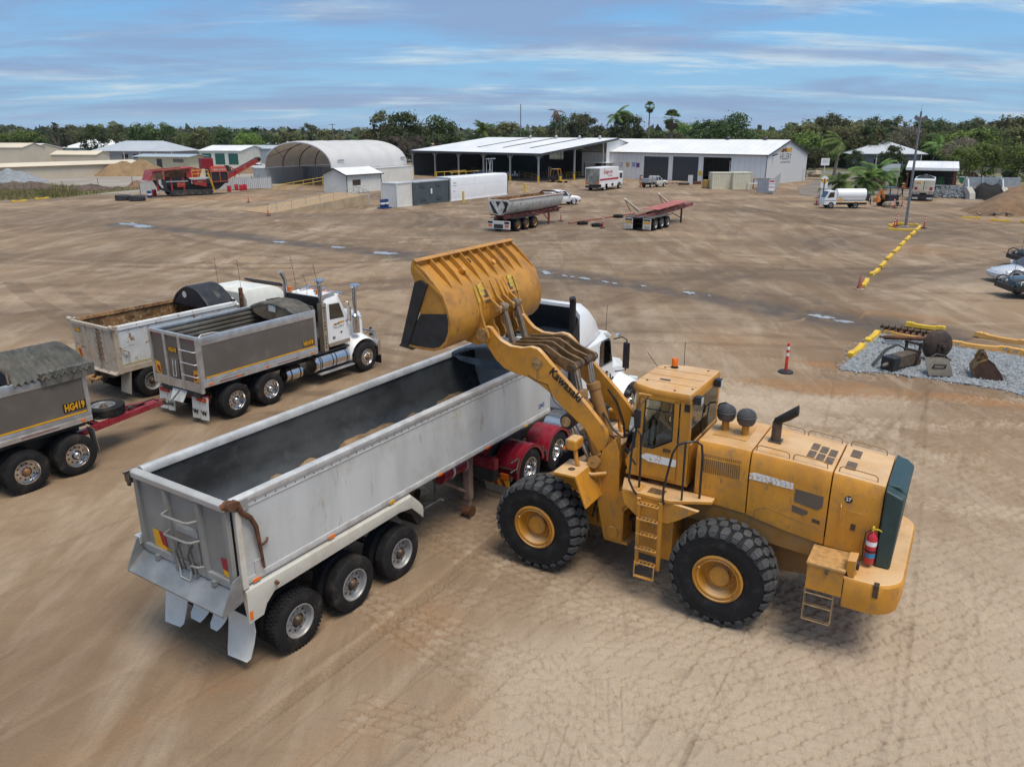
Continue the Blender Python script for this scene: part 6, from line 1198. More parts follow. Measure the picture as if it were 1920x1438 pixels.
for i in range(4):y=-.36+i*.24;MB().prism([(-.5,.0),(-.72,.03),(-.5,.07)],'y',y-.04,y+.04).build('tooth',DSTEEL,bk2)
# ------------------------------------------------------------------ light vehicles
CARTY={}
def car_wheel(root,x,y,s,r=.36,rimm=None):
    k=(round(r,2),rimm.name if rimm else '')
    if k not in CARTY:
        t_=MB().lathe([(.62*r,.0),(.75*r,-.01),(.93*r,.0),(r,.04),(r,.19),(.93*r,.22),(.6*r,.22)],(0,0,0),'y',28).build('tyre',RUB,root)
        b=MB().lathe([(.64*r,.0),(.58*r,.02),(.56*r,.05),(.2*r,.04),(.0001,.03)],(0,0,0),'y',24)
        b.build('rim',rimm or ALU,t_);CARTY[k]=t_
    else:t_=dup(CARTY[k],root)
    t_.location=(x,y,r);t_.rotation_euler=(0,0,0 if s<0 else math.pi)
def ute(loc,rot,label,paint,kind_='tray',group='utes and cars',cat='ute',name='parked_ute',load=None):
    r_=thing(name,label,cat,loc,rot,group)
    wd=.90
    low=[(-2.55,.45),(-2.6,.62),(-2.55,.98),(.2,1.0),(1.35,1.05),(2.25,.98),(2.52,.86),(2.6,.62),(2.55,.42)]
    if kind_ in('tray','flat'):low=[(-.35,.45),(-.35,1.0),(.2,1.02),(1.35,1.08),(2.25,1.0),(2.52,.88),(2.6,.62),(2.55,.42)]
    if kind_=='sedan':low=[(-2.4,.35),(-2.45,.6),(-2.35,.92),(-1.6,.98),(1.0,.95),(2.0,.82),(2.42,.66),(2.5,.5),(2.42,.3)]
    sec=lambda s,sc:[(x,s*wd*(sc if z>.6 else 1),z)for x,z in low]
    if kind_=='sedan':NS=[(2.52,.50,.28,.52),(2.46,.72,.24,.62),(2.25,.82,.22,.72),(1.7,.87,.22,.83),(.95,.89,.22,.94),(-1.0,.89,.22,.96),(-1.8,.87,.22,.97),(-2.3,.82,.25,.9),(-2.45,.7,.3,.75)]
    elif kind_ in('tray','flat'):NS=[(2.56,.70,.42,.80),(2.46,.82,.40,.92),(2.1,.88,.40,1.0),(1.2,.9,.40,1.08),(-.35,.9,.42,1.06)]
    else:NS=[(2.58,.66,.42,.78),(2.5,.80,.40,.90),(2.2,.88,.38,.99),(1.3,.9,.38,1.07),(.2,.9,.38,1.04),(-2.4,.9,.42,1.02),(-2.56,.86,.5,.98)]
    bd=MB().loft([[(x,-h_*.9,z0),(x,-h_,z0+(z1-z0)*.4),(x,-h_*.96,z1-.12),(x,-h_*.82,z1-.02),(x,-h_*.4,z1+.025),(x,h_*.4,z1+.025),(x,h_*.82,z1-.02),(x,h_*.96,z1-.12),(x,h_,z0+(z1-z0)*.4),(x,h_*.9,z0)]for x,h_,z0,z1 in NS]).build('body',paint,r_,smooth=40)
    if kind_=='sedan':cab_=[(-1.75,.95),(-1.1,1.38),(-.2,1.43),(.45,1.38),(1.15,.94)]
    elif kind_=='wagon':cab_=[(-2.5,.98),(-2.4,1.7),(-1.9,1.8),(.1,1.8),(.55,1.72),(1.3,1.05)]
    else:cab_=[(-.55 if kind_!='dual' else-1.0,1.0),(-.5 if kind_!='dual' else-.95,1.65),(-.2,1.74),(.15,1.74),(.5,1.68),(1.25,1.05)]
    w1,w2=.84,.70
    MB().loft([[(x,s*(w1 if z<1.1 else w2)*q,z)for x,z in cab_]for s,q in((-1,1),(-1,.93),(1,.93),(1,1))]).build('cabin',paint,r_,.03)
    zt_=max(z for x,z in cab_);x0=cab_[0][0]+.12;x1=cab_[-1][0];zb=cab_[-1][1]
    for s in(-1,1):
        mid=.05
        for a,b in((x0+.05,mid-.06),(mid+.04,x1-.35)):
            if b-a<.3:continue
            tb_=min(b,x1-.72);ya,yt=s*(w1+.005),s*(w2+.012)
            MB().slab([(a,ya,zb+.06),(b,ya,zb+.06),(tb_,yt,zt_-.12),(a+.04,yt,zt_-.12)],(0,s*.006,0)).build('side_window',GLASSD,r_,smooth=0)
        MB().slab([(2.36,s*.46,.49),(2.40,s*.48,.57),(2.08,s*.80,.70),(2.14,s*.83,.57)]if kind_=='sedan' else[(2.40,s*.46,zb-.40),(2.52,s*.48,zb-.27),(2.22,s*.84,zb-.16),(2.26,s*.85,zb-.32)],(.05,0,.03)).build('headlamp',MATS['lamp glass'],r_,.01)
        MB().box(.95,1.1,*sorted((s*.9,s*1.06)),zb+.02,zb+.16).build('mirror',paint if kind_=='sedan' else BLK,r_,.02)
        MB().lathe([(.42,0),(.43,.0),(.43,.12),(.42,.12)],(1.6,s*.86-.06,.38),'y',14,arc=(R(-5),R(185)),closed=True).build('wheel_arch',DKIN,r_)
    MB().slab([(x1-.06,-.72,zb+.06),(x1-.06,.72,zb+.06),(x1-.68,.62,zt_-.07),(x1-.68,-.62,zt_-.07)],(.02,0,.02)).build('windscreen',GLASSD,r_,smooth=0)
    MB().prism([(2.44,-.82),(2.6,-.5),(2.62,0),(2.6,.5),(2.44,.82),(2.3,.86),(2.3,-.86)],'z',.36,.56).build('bumper',BLK if kind_!='sedan' else paint,r_,.03)
    rr_=.31 if kind_=='sedan' else.38
    for x in(1.6,-1.55):
        for s in(-1,1):car_wheel(r_,x,s*.88,s,rr_)
    if kind_ in('tray','flat'):
        MB().box(-2.6,-.45,-.92,.92,.78,.86).build('tray_floor',ALU,r_)
        if kind_=='tray':
            for s in(-1,1):MB().box(-2.6,-.45,*sorted((s*.90,s*.93)),.86,1.12).build('tray_side',ALU,r_)
            MB().box(-2.62,-2.59,-.92,.92,.86,1.12).build('tray_side',ALU,r_)
        hb_=MB()
        for y in(-.8,.8):hb_.tube([(-.5,y,.85),(-.52,y,1.75)],.025)
        hb_.tube([(-.52,-.8,1.75),(-.52,.8,1.75)],.025);hb_.build('headboard',GALV,r_);MB().box(-2.5,-.4,-.45,.45,.45,.78).build('subframe',BLK,r_)
    if load=='rack':
        q=MB()
        for x in(-2.5,-1.5,-.5):
            for s in(-.88,.88):q.tube([(x,s,.9),(x,s,1.85)],.025)
            q.tube([(x,-.88,1.85),(x,.88,1.85)],.025)
        for s in(-.88,.88):q.tube([(-2.55,s,1.85),(1.0,s,1.88)],.025)
        q.build('ladder_rack',BLK,r_);MB().box(-2.3,-.7,-.8,.8,.86,1.35).build('tool_chest',GALV,r_,.02)
    if load=='sports':MB().tube([(-1.0,-.75,1.0),(-1.15,-.72,1.55),(-1.2,0,1.62),(-1.15,.72,1.55),(-1.0,.75,1.0)],.04).tube([(-1.15,-.7,1.5),(-1.9,-.78,1.02)],.035).tube([(-1.15,.7,1.5),(-1.9,.78,1.02)],.035).build('sports_bar',CHROME,r_);MB().box(-2.45,-1.1,-.72,.72,.985,1.02).build('tub_cover',BLK,r_)
    if load=='bull':
        MB().tube([(2.5,-.8,.55),(2.75,-.78,.6),(2.78,-.7,.95),(2.72,-.3,1.12),(2.72,.3,1.12),(2.78,.7,.95),(2.75,.78,.6),(2.5,.8,.55)],.035).box(2.6,2.8,-.86,.86,.42,.7).build('bull_bar',BLK,r_,.02)
        for y in(-.35,.35):MB().cyl((2.76,y,.92),(2.83,y,.92),.085,n=14).build('spot_lamp',CHROME,r_)
        MB().tube([(2.7,.75,1.0),(2.7,.78,2.1)],.01).build('antenna',BLK,r_)
    return r_
DKGR=mat('dark green black paint',(.018,.03,.032),.25,var=.1,coat=.5);SILV=mat('silver car paint',(.62,.65,.69),.3,metal=.25,var=.05,coat=.5)
ute((28.9,40.6),174,'dark green ute with bull bar and spot lamps at the right edge, nearest of three',DKGR,'dual',load='bull')
ute((30.75,45.2),177,'silver sedan parked between two dark utes at the right edge',SILV,'sedan',cat='car',name='parked_car')
ute((35.6,50.6),174,'black ute with bull bar behind the silver sedan at the right edge',BLK,'dual',load='bull')
ute(gp(1048,384),20,'white ute with chrome sports bar behind the side tipper trailer',WHITE,'dual',load='sports')
ute(gp(1226,351),40,'white ute with a laden rack parked right of the service truck',WHITED,'tray',load='rack')
u_=ute(gp(772,372,0),150,'white tray truck carrying a drill rig behind the dark container',WHITE,'tray')
MB().box(-2.2,-1.5,-.5,.5,.86,1.9).cyl((-1.2,-.4,1.3),(-1.2,.4,1.3),.35,n=14).tube([(-2.4,-.7,.9),(-2.4,-.7,2.4),(-.6,-.7,2.4),(-.6,-.7,.9)],.04).tube([(-2.4,.7,.9),(-2.4,.7,2.4),(-.6,.7,2.4),(-.6,.7,.9)],.04).build('drill_rig',mat('rig white blue',(.35,.40,.5),.5,var=.5,scale=3),u_)
for i,(u,v,rt,kd,lb,pt_)in enumerate(((505,300,0,'dual','white ute on the far street left of the dome shelter',WHITE),(528,301,5,'sedan','pale blue grey sedan on the far street next to a white ute',SILV),(486,318,20,'sedan','white hatchback behind the raised crusher conveyor',WHITE),(35,303,0,'tray','silver ute with canopy in front of the beige shed',SILV),(88,300,150,'flat','small tipper ute parked nose away beside the beige shed',WHITED),(194,301,0,'sedan','white car half hidden behind the long beige wall',WHITE),(238,299,10,'dual','white ute at the right end of the long beige wall',WHITE),(252,298,10,'wagon','dark wagon beside the white ute at the wall end',DKGR))):
    ute(gp(u,v),rt,lb,pt_,kd,cat='car' if kd in('sedan','wagon')else 'ute',name='parked_car' if kd in('sedan','wagon')else 'parked_ute')
# ------------------------------------------------------------------ tyres and pole on the ground
for i,(u,v,l)in enumerate(((1092,421,'old truck tyre lying flat at the near end of the red pole'),(1119,425,'old truck tyre lying flat beside the delineator post'),(1159,408,'old truck tyre lying flat near the skeletal trailer'))):
    o=tyre_mesh(n=28).build('old_tyre',RUB,None)if i==0 else dup(ot_);ot_=o if i==0 else ot_
    o.location=(*gp(u,v),.27);o.rotation_euler=(R(-90),0,i);tag(o,l,'tyre','old tyres lying flat')
p0,p1=gp(1066,420.5),gp(1190,402);tag(MB().beam((*p0,.1),(*p1,.1),.12,.1).beam((p0[0]+2,p0[1]+1.8,.1),(p0[0]+2.3,p0[1]+3.6,.1),.1).build('drawbar_pole',mat('dull red pole',(.33,.09,.07),.6,var=.25,dirt=DUST,dirt_amt=.3),None),'long dull red drawbar pole lying across the yard between two trailers','pole')
# ------------------------------------------------------------------ side tipper trailer
SE=thing('side_tipper_trailer','dirty white side tipper trailer with black striped end on a red chassis','trailer',(.52,69.4),57)
RCH=mat('dull red chassis',(.21,.055,.045),.6,var=.25,scale=2,dirt=DUST,dirt_amt=.3);TUBW=mat('weathered tub white',(.60,.62,.58),.5,var=.1,scale=1.2,dirt=(.30,.20,.12),dirt_amt=.3,wear=(.25,.11,.05),wear_amt=.1)
U_=[(.15,2.75),(.12,2.45),(.30,1.9),(.75,1.5),(1.25,1.42),(1.75,1.5),(2.15,1.9),(2.32,2.45),(2.3,2.75)]
Ui=[(y+(.06 if y<1.2 else-.06),z+.05)for y,z in U_]
MB().loft([[(-1.15,y,z)for y,z in U_]+[(-1.15,y,z)for y,z in Ui[::-1]],[(8.3,y,z)for y,z in U_]+[(8.3,y,z)for y,z in Ui[::-1]]],caps=True).build('tub',TUBW,SE,smooth=40)
MB().loft([[(-1.1,y,z)for y,z in[(q[0]+(.005 if q[0]<1.2 else-.005),q[1]+.01)for q in Ui]]+[(-1.1,y*.98+.02,z+.03)for y,z in Ui[::-1]],[(8.25,y+(.005 if y<1.2 else-.005),z+.01)for y,z in Ui]+[(8.25,y*.98+.02,z+.03)for y,z in Ui[::-1]]]).build('tub_liner',RUSTI,SE,smooth=40)
en=MB().prism(U_,'x',-1.22,-1.14).build('end_plate',TUBW,SE,.02);MB().prism(U_,'x',8.3,8.36).build('end_plate',TUBW,SE,.02)
for y in(.12,2.33):MB().cyl((-1.2,y,2.76),(8.4,y,2.76),.07,n=10).build('top_rail',mat('pinkish dusty rail',(.50,.38,.34),.5,var=.2,dirt=DUST,dirt_amt=.4),SE)
for pl in([(.35,2.62),(.8,2.62),(.55,2.15),(.30,2.35)],[(.2,2.5),(.45,1.75),(.85,1.56),(.7,1.95),(.34,2.55)],[(1.0,2.6),(1.55,2.6),(1.3,2.15)],[(1.25,1.5),(1.75,1.6),(2.2,2.5),(2.05,2.6)]):MB().prism(pl,'x',-1.235,-1.222).build('black_stripe',BLK,en,smooth=0)
MB().tube([(7.4,.15,2.75),(7.5,.6,3.0),(7.5,1.9,3.0),(7.4,2.3,2.75)],.07).build('rolled_tarp',TARPK,SE)
MB().box(-1.0,8.6,.7,.85,1.05,1.36).box(-1.0,8.6,1.6,1.75,1.05,1.36).box(5.6,8.7,.5,1.95,1.36,1.46).build('chassis',RCH,SE)
for u in range(-1,9):MB().box(u-.05,u+.05,.2,2.26,1.36,1.46).build('cross_member',RCH,SE)
pl=MB().box(-1.25,-1.15,.05,2.41,.25,.95).build('light_board',WHITED,SE)
for y in(.1,1.85):MB().box(-1.27,-1.25,y,y+.5,.72,.90).build('hazard_plate',BLK,pl);MB().box(-1.27,-1.25,y+.05,y+.45,.45,.62).build('tail_lamp',LENSA,pl)
MB().box(-1.26,-1.25,.75,1.7,.30,.66).build('dark_recess',DKIN,pl)
MB().box(-.7,3.6,-.02,.55,1.10,1.14).box(-.7,3.6,1.9,2.48,1.10,1.14).build('mudguard',BLK,SE)
for i in range(3):axle(SE,.1+1.42*i,'dual',RIMY,lug=False)
for y in(.35,2.05):MB().box(5.9,6.05,y-.08,y+.08,.05,1.3).tube([(5.95,y,.4),(4.9,y,1.2)],.05).build('landing_leg',RCH,SE)
SKL=thing('skeletal_trailer','red skeletal trailer with dark rear deck and two raised cream rams','trailer',gp(1228,433),57)
MB().box(-1.0,3.9,-.02,.62,1.12,1.18).box(-1.0,3.9,1.84,2.48,1.12,1.18).box(-1.0,1.2,.6,1.86,1.12,1.2).build('rear_deck',mat('dark deck',(.06,.06,.06),.6,var=.3,dirt=DUST,dirt_amt=.3),SKL)
MB().beam((-.6,.8,1.15),(11.1,.8,1.5),.14,.32).beam((-.6,1.66,1.15),(11.1,1.66,1.5),.14,.32).build('chassis',RCH,SKL)
for i in range(5):MB().hexa([(1.6+i*1.55,.45,1.66+.045*i),(3.0+i*1.55,.45,1.70+.045*i),(3.0+i*1.55,2.0,1.70+.045*i),(1.6+i*1.55,2.0,1.66+.045*i)]+[(1.6+i*1.55,.45,1.70+.045*i),(3.0+i*1.55,.45,1.74+.045*i),(3.0+i*1.55,2.0,1.74+.045*i),(1.6+i*1.55,2.0,1.70+.045*i)]).build('deck_panel',mat('pink red panel',(.42,.12,.10),.55,var=.2,dirt=DUST,dirt_amt=.25),SKL)
for u,k in((.9,0),(8.4,0)):MB().cyl((u,2.1,1.6),(u-2.9,2.1,2.75),.12,.10,n=12).ball((u-2.9,2.1,2.75),.13).build('tipping_ram',mat('cream ram',(.62,.57,.46),.45,var=.1,dirt=DUST,dirt_amt=.3),SKL);MB().cyl((u-2.8,2.1,2.6),(u-1.6,2.1,1.6),.03).build('ram_stay',GREASE,SKL)
for y in(-.02,1.72):lb_=MB().box(-1.06,-1.0,y,y+.75,.18,1.10).build('light_board',WHITED,SKL);MB().box(-1.08,-1.06,y+.04,y+.7,.92,1.05).build('hazard_plate',BLK,lb_);MB().box(-1.08,-1.06,y+.05,y+.68,.66,.84).build('chevron',MYEL,lb_);MB().box(-1.08,-1.06,y+.1,y+.6,.25,.5).build('flap_plate',CONC,lb_)
for i in range(3):axle(SKL,.15+1.42*i,'dual',RIMG)
for y in(.35,2.05):MB().box(7.0,7.14,y-.07,y+.07,.05,1.4).tube([(7.07,y,.5),(4.6,y,1.2)],.04).build('landing_leg',BLK,SKL)
# ------------------------------------------------------------------ containers in the middle of the yard
def corrugated(L,h,d,pitch=.28,dep=.035):
    """zigzag wall along x from 0..L at y=0, facing -y"""
    n=int(L/pitch);pr=[]
    for i in range(n):
        x=L*i/n;w_=L/n;pr+=[(x,0),(x+w_*.4,0),(x+w_*.5,dep),(x+w_*.9,dep)]
    pr.append((L,0));return pr+[(L,d),(0,d)]
def container(loc,rot,L,W_,h,m,label,roofm=None,name='shipping_container',cat='container',group=None,vents=False):
    r_=thing(name,label,cat,loc,rot,group)
    MB().prism(corrugated(L,h,.06),'z',.14,h-.12).build('side_panel',m,r_,smooth=0)
    o=MB().prism([(x,-y)for x,y in corrugated(L,h,.06)],'z',.14,h-.12).build('side_panel',m,r_,smooth=0);o.location=(0,W_,0)
    for x,s in((0,1),(L,-1)):
        e=MB().prism([(-y,x_)for x_,y in corrugated(W_,h,.06)],'z',.14,h-.12);e.v=[(p[0]*-s,p[1],p[2])for p in e.v]
        o=e.build('end_panel',m,r_,smooth=0);o.location=(x,0,0)
    MB().box(-.03,L+.03,-.03,W_+.03,h-.12,h).build('roof',roofm or m,r_,.01);MB().box(-.02,L+.02,-.02,W_+.02,0,.15).build('floor_rail',m,r_)
    for x in(0,L):
        for y in(0,W_):MB().box(x-.06,x+.06,y-.06,y+.06,0,h).build('corner_post',m,r_)
    return r_
CW=mat('off white ribbed steel',(.70,.70,.66),.5,var=.05,scale=.6,dirt=DUST,dirt_amt=.18);CD=mat('dark slate container',(.075,.098,.108),.45,var=.08,scale=.8,dirt=(.2,.2,.19),dirt_amt=.15);CG=mat('light grey roof',(.52,.54,.55),.5,var=.06,dirt=DUST,dirt_amt=.2);CC=mat('cream container',(.62,.59,.46),.5,var=.06,dirt=DUST,dirt_amt=.2);CGR=mat('grey container',(.36,.38,.40),.5,var=.08,dirt=DUST,dirt_amt=.2)
a57=57;d57=(math.cos(R(57)),math.sin(R(57)))
c0=gp(745,389.7);container(c0,a57,2.6,2.3,2.75,CW,'small off white ribbed store beside the blue drums',CG,'storage_shed','store');c1=(c0[0]+d57[0]*2.9,c0[1]+d57[1]*2.9)
ct=container(c1,a57,7.0,2.4,2.72,CD,'dark slate shipping container between the white store and the long tank',CGR)
st_=MB().box(3.3,3.6,-.05,-.04,1.2,1.8).build('white_notice',WHITE,ct,smooth=0)
for x in(1.3,4.3):MB().box(x,x+1.0,-.045,-.035,2.05,2.35).build('vent_grille',mat('vent slate',(.05,.07,.08),.6),ct);MB().box(x+.1,x+1.1,-.045,-.035,.45,.75).build('vent_grille',MATS['vent slate'],ct)
for x in(2.4,4.2):MB().box(x,x+.35,-.03,.0,.0,.10).build('fork_pocket',BLK,ct)
c2_=(c1[0]+d57[0]*7.3,c1[1]+d57[1]*7.3)
tk=thing('fuel_tank','long smooth white self bunded fuel tank with handrail on top','tank',c2_,a57)
TKW=mat('tank white',(.82,.84,.86),.35,var=.03,scale=.5,dirt=(.5,.48,.45),dirt_amt=.12)
MB().prism([(0,.12),(-.02,.5),(-.02,2.55),(.05,2.85),(.3,2.95),(2.1,2.95),(2.4,2.6),(2.4,.12)],'x',0,13.0).build('shell',TKW,tk,smooth=30);MB().box(-.05,13.05,-.05,2.45,0,.14).build('skid',TKW,tk);MB().box(-.03,.1,-.04,2.4,.1,2.9).build('end_frame',CG,tk)
for z in(1.9,):MB().box(.1,12.9,-.025,-.02,z,z+.02).build('weld_seam',CG,tk)
text('T-515',.28,INK,tk,(.9,-.03,2.2),(1,0,0),(0,0,1),.002,.004);text('DIESEL FUEL',.12,INK,tk,(.9,-.03,1.85),(1,0,0),(0,0,1),.002);text('38 m',.2,INK,tk,(.8,-.03,1.2),(1,0,0),(0,0,1),.002)
hr_=MB()
for y in(.15,2.3):hr_.tube([(.2,y,3.85),(6.5,y,3.85)],.03)
for x in(.2,1.8,3.4,5.0,6.5):hr_.tube([(x,2.3,2.9),(x,2.3,3.85)],.03)
hr_.v=[(x,y if y>1 else y,z-.35)for x,y,z in hr_.v];hr_.build('hand_rail',mat('yellow rail',(.66,.42,.04),.5),tk)
for x,z0 in((10.9,2.9),(12.3,2.9)):MB().tube([(x,2.0,2.9),(x,2.0,4.6)],.05).build('vent_pipe',GALV,tk)
MB().tube([(11.3,1.9,2.9),(11.9,1.9,4.75)],.05).tube([(11.9,1.9,2.9),(11.3,1.9,4.75)],.05).beam((10.6,1.9,4.85),(12.9,1.9,4.85),.12).build('light_gantry',GALV,tk)
MB().box(13.05,13.35,.2,1.2,.3,2.4).tube([(13.3,.1,.2),(13.3,.1,3.0)],.05).tube([(13.2,1.4,.2),(13.2,1.4,3.0),(12.8,1.4,3.0)],.05).build('pump_cabinet',STEEL,tk)
for u,v,l,h in((869,380,'yellow bollard in front of the white fuel tank',1.35),(985,361,'yellow bollard with a white lamp at the far end of the fuel tank',1.2)):
    o=MB().cyl((0,0,0),(0,0,h),.14,n=16).ball((0,0,h),.14,16,.4).build('bollard',mat('safety yellow',(.72,.48,.01),.45,var=.06),None);o.location=(*gp(u,v),0);tag(o,l,'bollard','yellow steel bollards')
pal=thing('pallet','blue plastic spill pallet under two blue drums','pallet',gp(721,391),57);BLU=mat('drum blue',(.015,.05,.17),.4,var=.15)
MB().box(-.7,.7,-.5,.5,0,.14).build('deck',BLU,pal,.02)
def drum(loc,m,label,band=True,g_='steel drums'):
    r_=thing('drum',label,'drum',loc,0,g_);b=MB().lathe([(.0001,.01),(.28,.01),(.29,.03),(.285,.29),(.295,.31),(.285,.33),(.285,.56),(.295,.58),(.285,.60),(.29,.87),(.28,.86),(.0001,.85)],(0,0,0),'z',18).build('barrel',m,r_)
    if band:MB().lathe([(.287,.34),(.288,.55)],(0,0,0),'z',18).build('white_band',WHITE,b,fix=False)
    return r_
x,y=gp(721,391)
for i,dx in enumerate((-.33,.33)):drum((x+dx*d57[0]*1.0,y+dx*d57[1],.14),BLU,['blue drum with a white band, left one on the pallet','blue drum with a white band, right one by the store'][i])
for u,v,m,l,b in((281,371,BLU,'blue and white drum near the big loader tyres',True),(290,368,RED_,'red drum behind the blue drum near the loader tyres',False),(430,360,RED_,'leftmost red drum near the crusher conveyor',False),(444,357,RED_,'red drum in the middle of the group below the conveyor',False),(453,358,RED_,'red drum right of the middle in the group below the conveyor',False),(460,357,RED_,'rightmost red drum, small, below the conveyor',False)):drum(gp(u,v),m,l,b)
kb=thing('oil_cabinet','dark oil cabinet behind the red drums','cabinet',gp(437,354));MB().box(-1,1,-.4,.4,0,1.2).build('case',BLK,kb)
# ------------------------------------------------------------------ ramp of concrete blocks, railings
A_,B_=gp(508,402),gp(691,386);ra=math.degrees(math.atan2(B_[1]-A_[1],B_[0]-A_[0]));RL=math.hypot(B_[0]-A_[0],B_[1]-A_[1])
rm_=thing('loading_ramp','long concrete sided dirt loading ramp rising to the right','ramp',A_,ra)
MB().prism([(0,0),(RL,0),(RL,1.35),(0,.12)],'y',0,.25).build('side_wall',mat('ramp concrete',(.42,.33,.22),.85,var=.15,scale=1,bands=(0,1.4,.02,(.2,.16,.1))),rm_);MB().prism([(0,0),(RL,0),(RL,1.3),(0,.06)],'y',.25,6.0).build('fill',SANDM,rm_,smooth=0);MB().box(RL,RL+.25,0,6,0,1.35).build('end_wall',CONC,rm_)
for i in range(7):
    x=RL*(i+.5)/7;z=.12+1.23*x/RL;MB().tube([(x,.3,z-.1),(x,.3,z+.95)],.03).build('rail_post',GALV,rm_)
MB().tube([(.2,.3,1.05),(RL,.3,2.3)],.03).tube([(.2,.3,.6),(RL,.3,1.85)],.025).build('hand_rail',GALV,rm_)
def railing(p,q,h,n_,m,label,name='safety_railing',slope=0):
    L=math.hypot(q[0]-p[0],q[1]-p[1]);r_=thing(name,label,'railing',p,math.degrees(math.atan2(q[1]-p[1],q[0]-p[0])))
    for i in range(n_+1):x=L*i/n_;MB().tube([(x,0,0),(x,0,h+slope*i/n_)],.04).build('post',m,r_)
    for f in(1,.5):MB().tube([(0,0,h*f),(L,0,h*f+slope)],.04).build('rail',m,r_)
    return r_
YR=mat('yellow rail',(.66,.42,.04),.5)
railing(gp(514,362),gp(606,357),1.0,5,YR,'yellow pipe railing in front of the dome shelter',slope=.9)
railing(gp(612,350),gp(606,357),1.9,1,YR,'short yellow railing beside the site shed wall');railing(gp(663,364),gp(692,377),1.2,3,GALV,'grey steel railing beside the white site shed')
railing(gp(974,331),gp(1010,341),1.0,3,YR,'yellow railing inside the open shed front');railing(gp(1062,334),gp(1098,333),1.0,3,YR,'yellow railing by the right side of the open shed')
# ------------------------------------------------------------------ dome shelter on containers
FR_,FL_,BR_=gp(622,318,2.7),gp(525,312,2.7),gp(757,310,2.7)
ax=Vector((BR_[0]-FR_[0],BR_[1]-FR_[1]));DL=ax.length+1;da=math.degrees(math.atan2(ax.y,ax.x));span=14.6
DM=thing('dome_shelter','white fabric dome shelter with ribbed arch roof over containers','shelter',FR_,da)
FAB=thin_leaf(mat('white dome fabric',(.80,.81,.82),.6,var=.03,scale=.5),.35);FABI=thin_leaf(mat('dome fabric inside',(.62,.52,.42),.8,var=.08),.5)
bays=5;ro=MB();ri=MB();rows=[]
for i in range(bays*4+1):
    x=DL*i/(bays*4);rr=span/2+.30*abs(math.sin(math.pi*i/4))**.7;row=[]
    for k in range(19):
        a=math.pi*k/18;row.append((x,span/2-rr*math.cos(a),2.7+4.15*(rr/(span/2))*math.sin(a)**.85))
    rows.append(row)
for i in range(len(rows)-1):
    for k in range(18):
        q=(rows[i][k],rows[i+1][k],rows[i+1][k+1],rows[i][k+1]);ro.quad(*q);c_=lambda p:(p[0],span/2+(p[1]-span/2)*.985,2.7+(p[2]-2.7)*.985-.02);ri.quad(*[c_(p)for p in q])
ro.build('canopy',FAB,DM,smooth=25);ri.build('lining',FABI,DM,smooth=25)
for j in range(bays+1):
    x=.05+(DL-.1)*j/bays;MB().tube([(x,span/2-(span/2-.12)*math.cos(math.pi*k/18),2.65+4.05*math.sin(math.pi*k/18)**.85)for k in range(19)],.09).build('arch_rib',GALV if j==0 else STEEL,DM)
for a,b in((2,5),(5,2),(9,9),(13,16),(16,13)):k0,k1=a,b;P0=rows[0][k0];P1=rows[4][k1];MB().tube([(P0[0],P0[1],P0[2]-.15),(P1[0],P1[1],P1[2]-.15)],.05).build('brace',STEEL,DM)
for x in(1.2,DL-2.2):MB().box(x,x+1.6,-.30,-.25,3.9,4.15).build('sign_patch',mat('blue grey print',(.30,.33,.40),.6),DM)
def at_dome(x,y):c,s=math.cos(R(da)),math.sin(R(da));return(FR_[0]+x*c-y*s,FR_[1]+x*s+y*c)
for j in range(2):container(at_dome(-.3+j*9.6,-2.4),da,9.4,2.4,2.65,CW,['white container under the right edge of the dome, front one','white container under the right edge of the dome, rear one'][j],CG)
for j in range(2):container(at_dome(-.3+j*9.6,span),da,9.4,2.4,2.65,CGR,['grey container under the left edge of the dome, front one','grey container under the left edge of the dome, rear one'][j],CG)
for j in range(5):
    c_=container(at_dome(9.5,.4+j*2.8),da,5.9,2.44,2.65,CGR,['grey container inside the dome, next to the right row','grey container inside the dome, second from the right','grey container in the middle of the dome back row','grey container inside the dome, second from the left','grey container inside the dome, next to the left row'][j],CG,group='containers in the dome back row')
    for k in range(4):MB().cyl((-.07,.35+k*.58,.2),(-.07,.35+k*.58,2.5),.03,n=6).build('locking_bar',BLK,c_)
ss_=gp(651,363);sr2=math.degrees(math.atan2(gp(719,357)[1]-ss_[1],gp(719,357)[0]-ss_[0]))
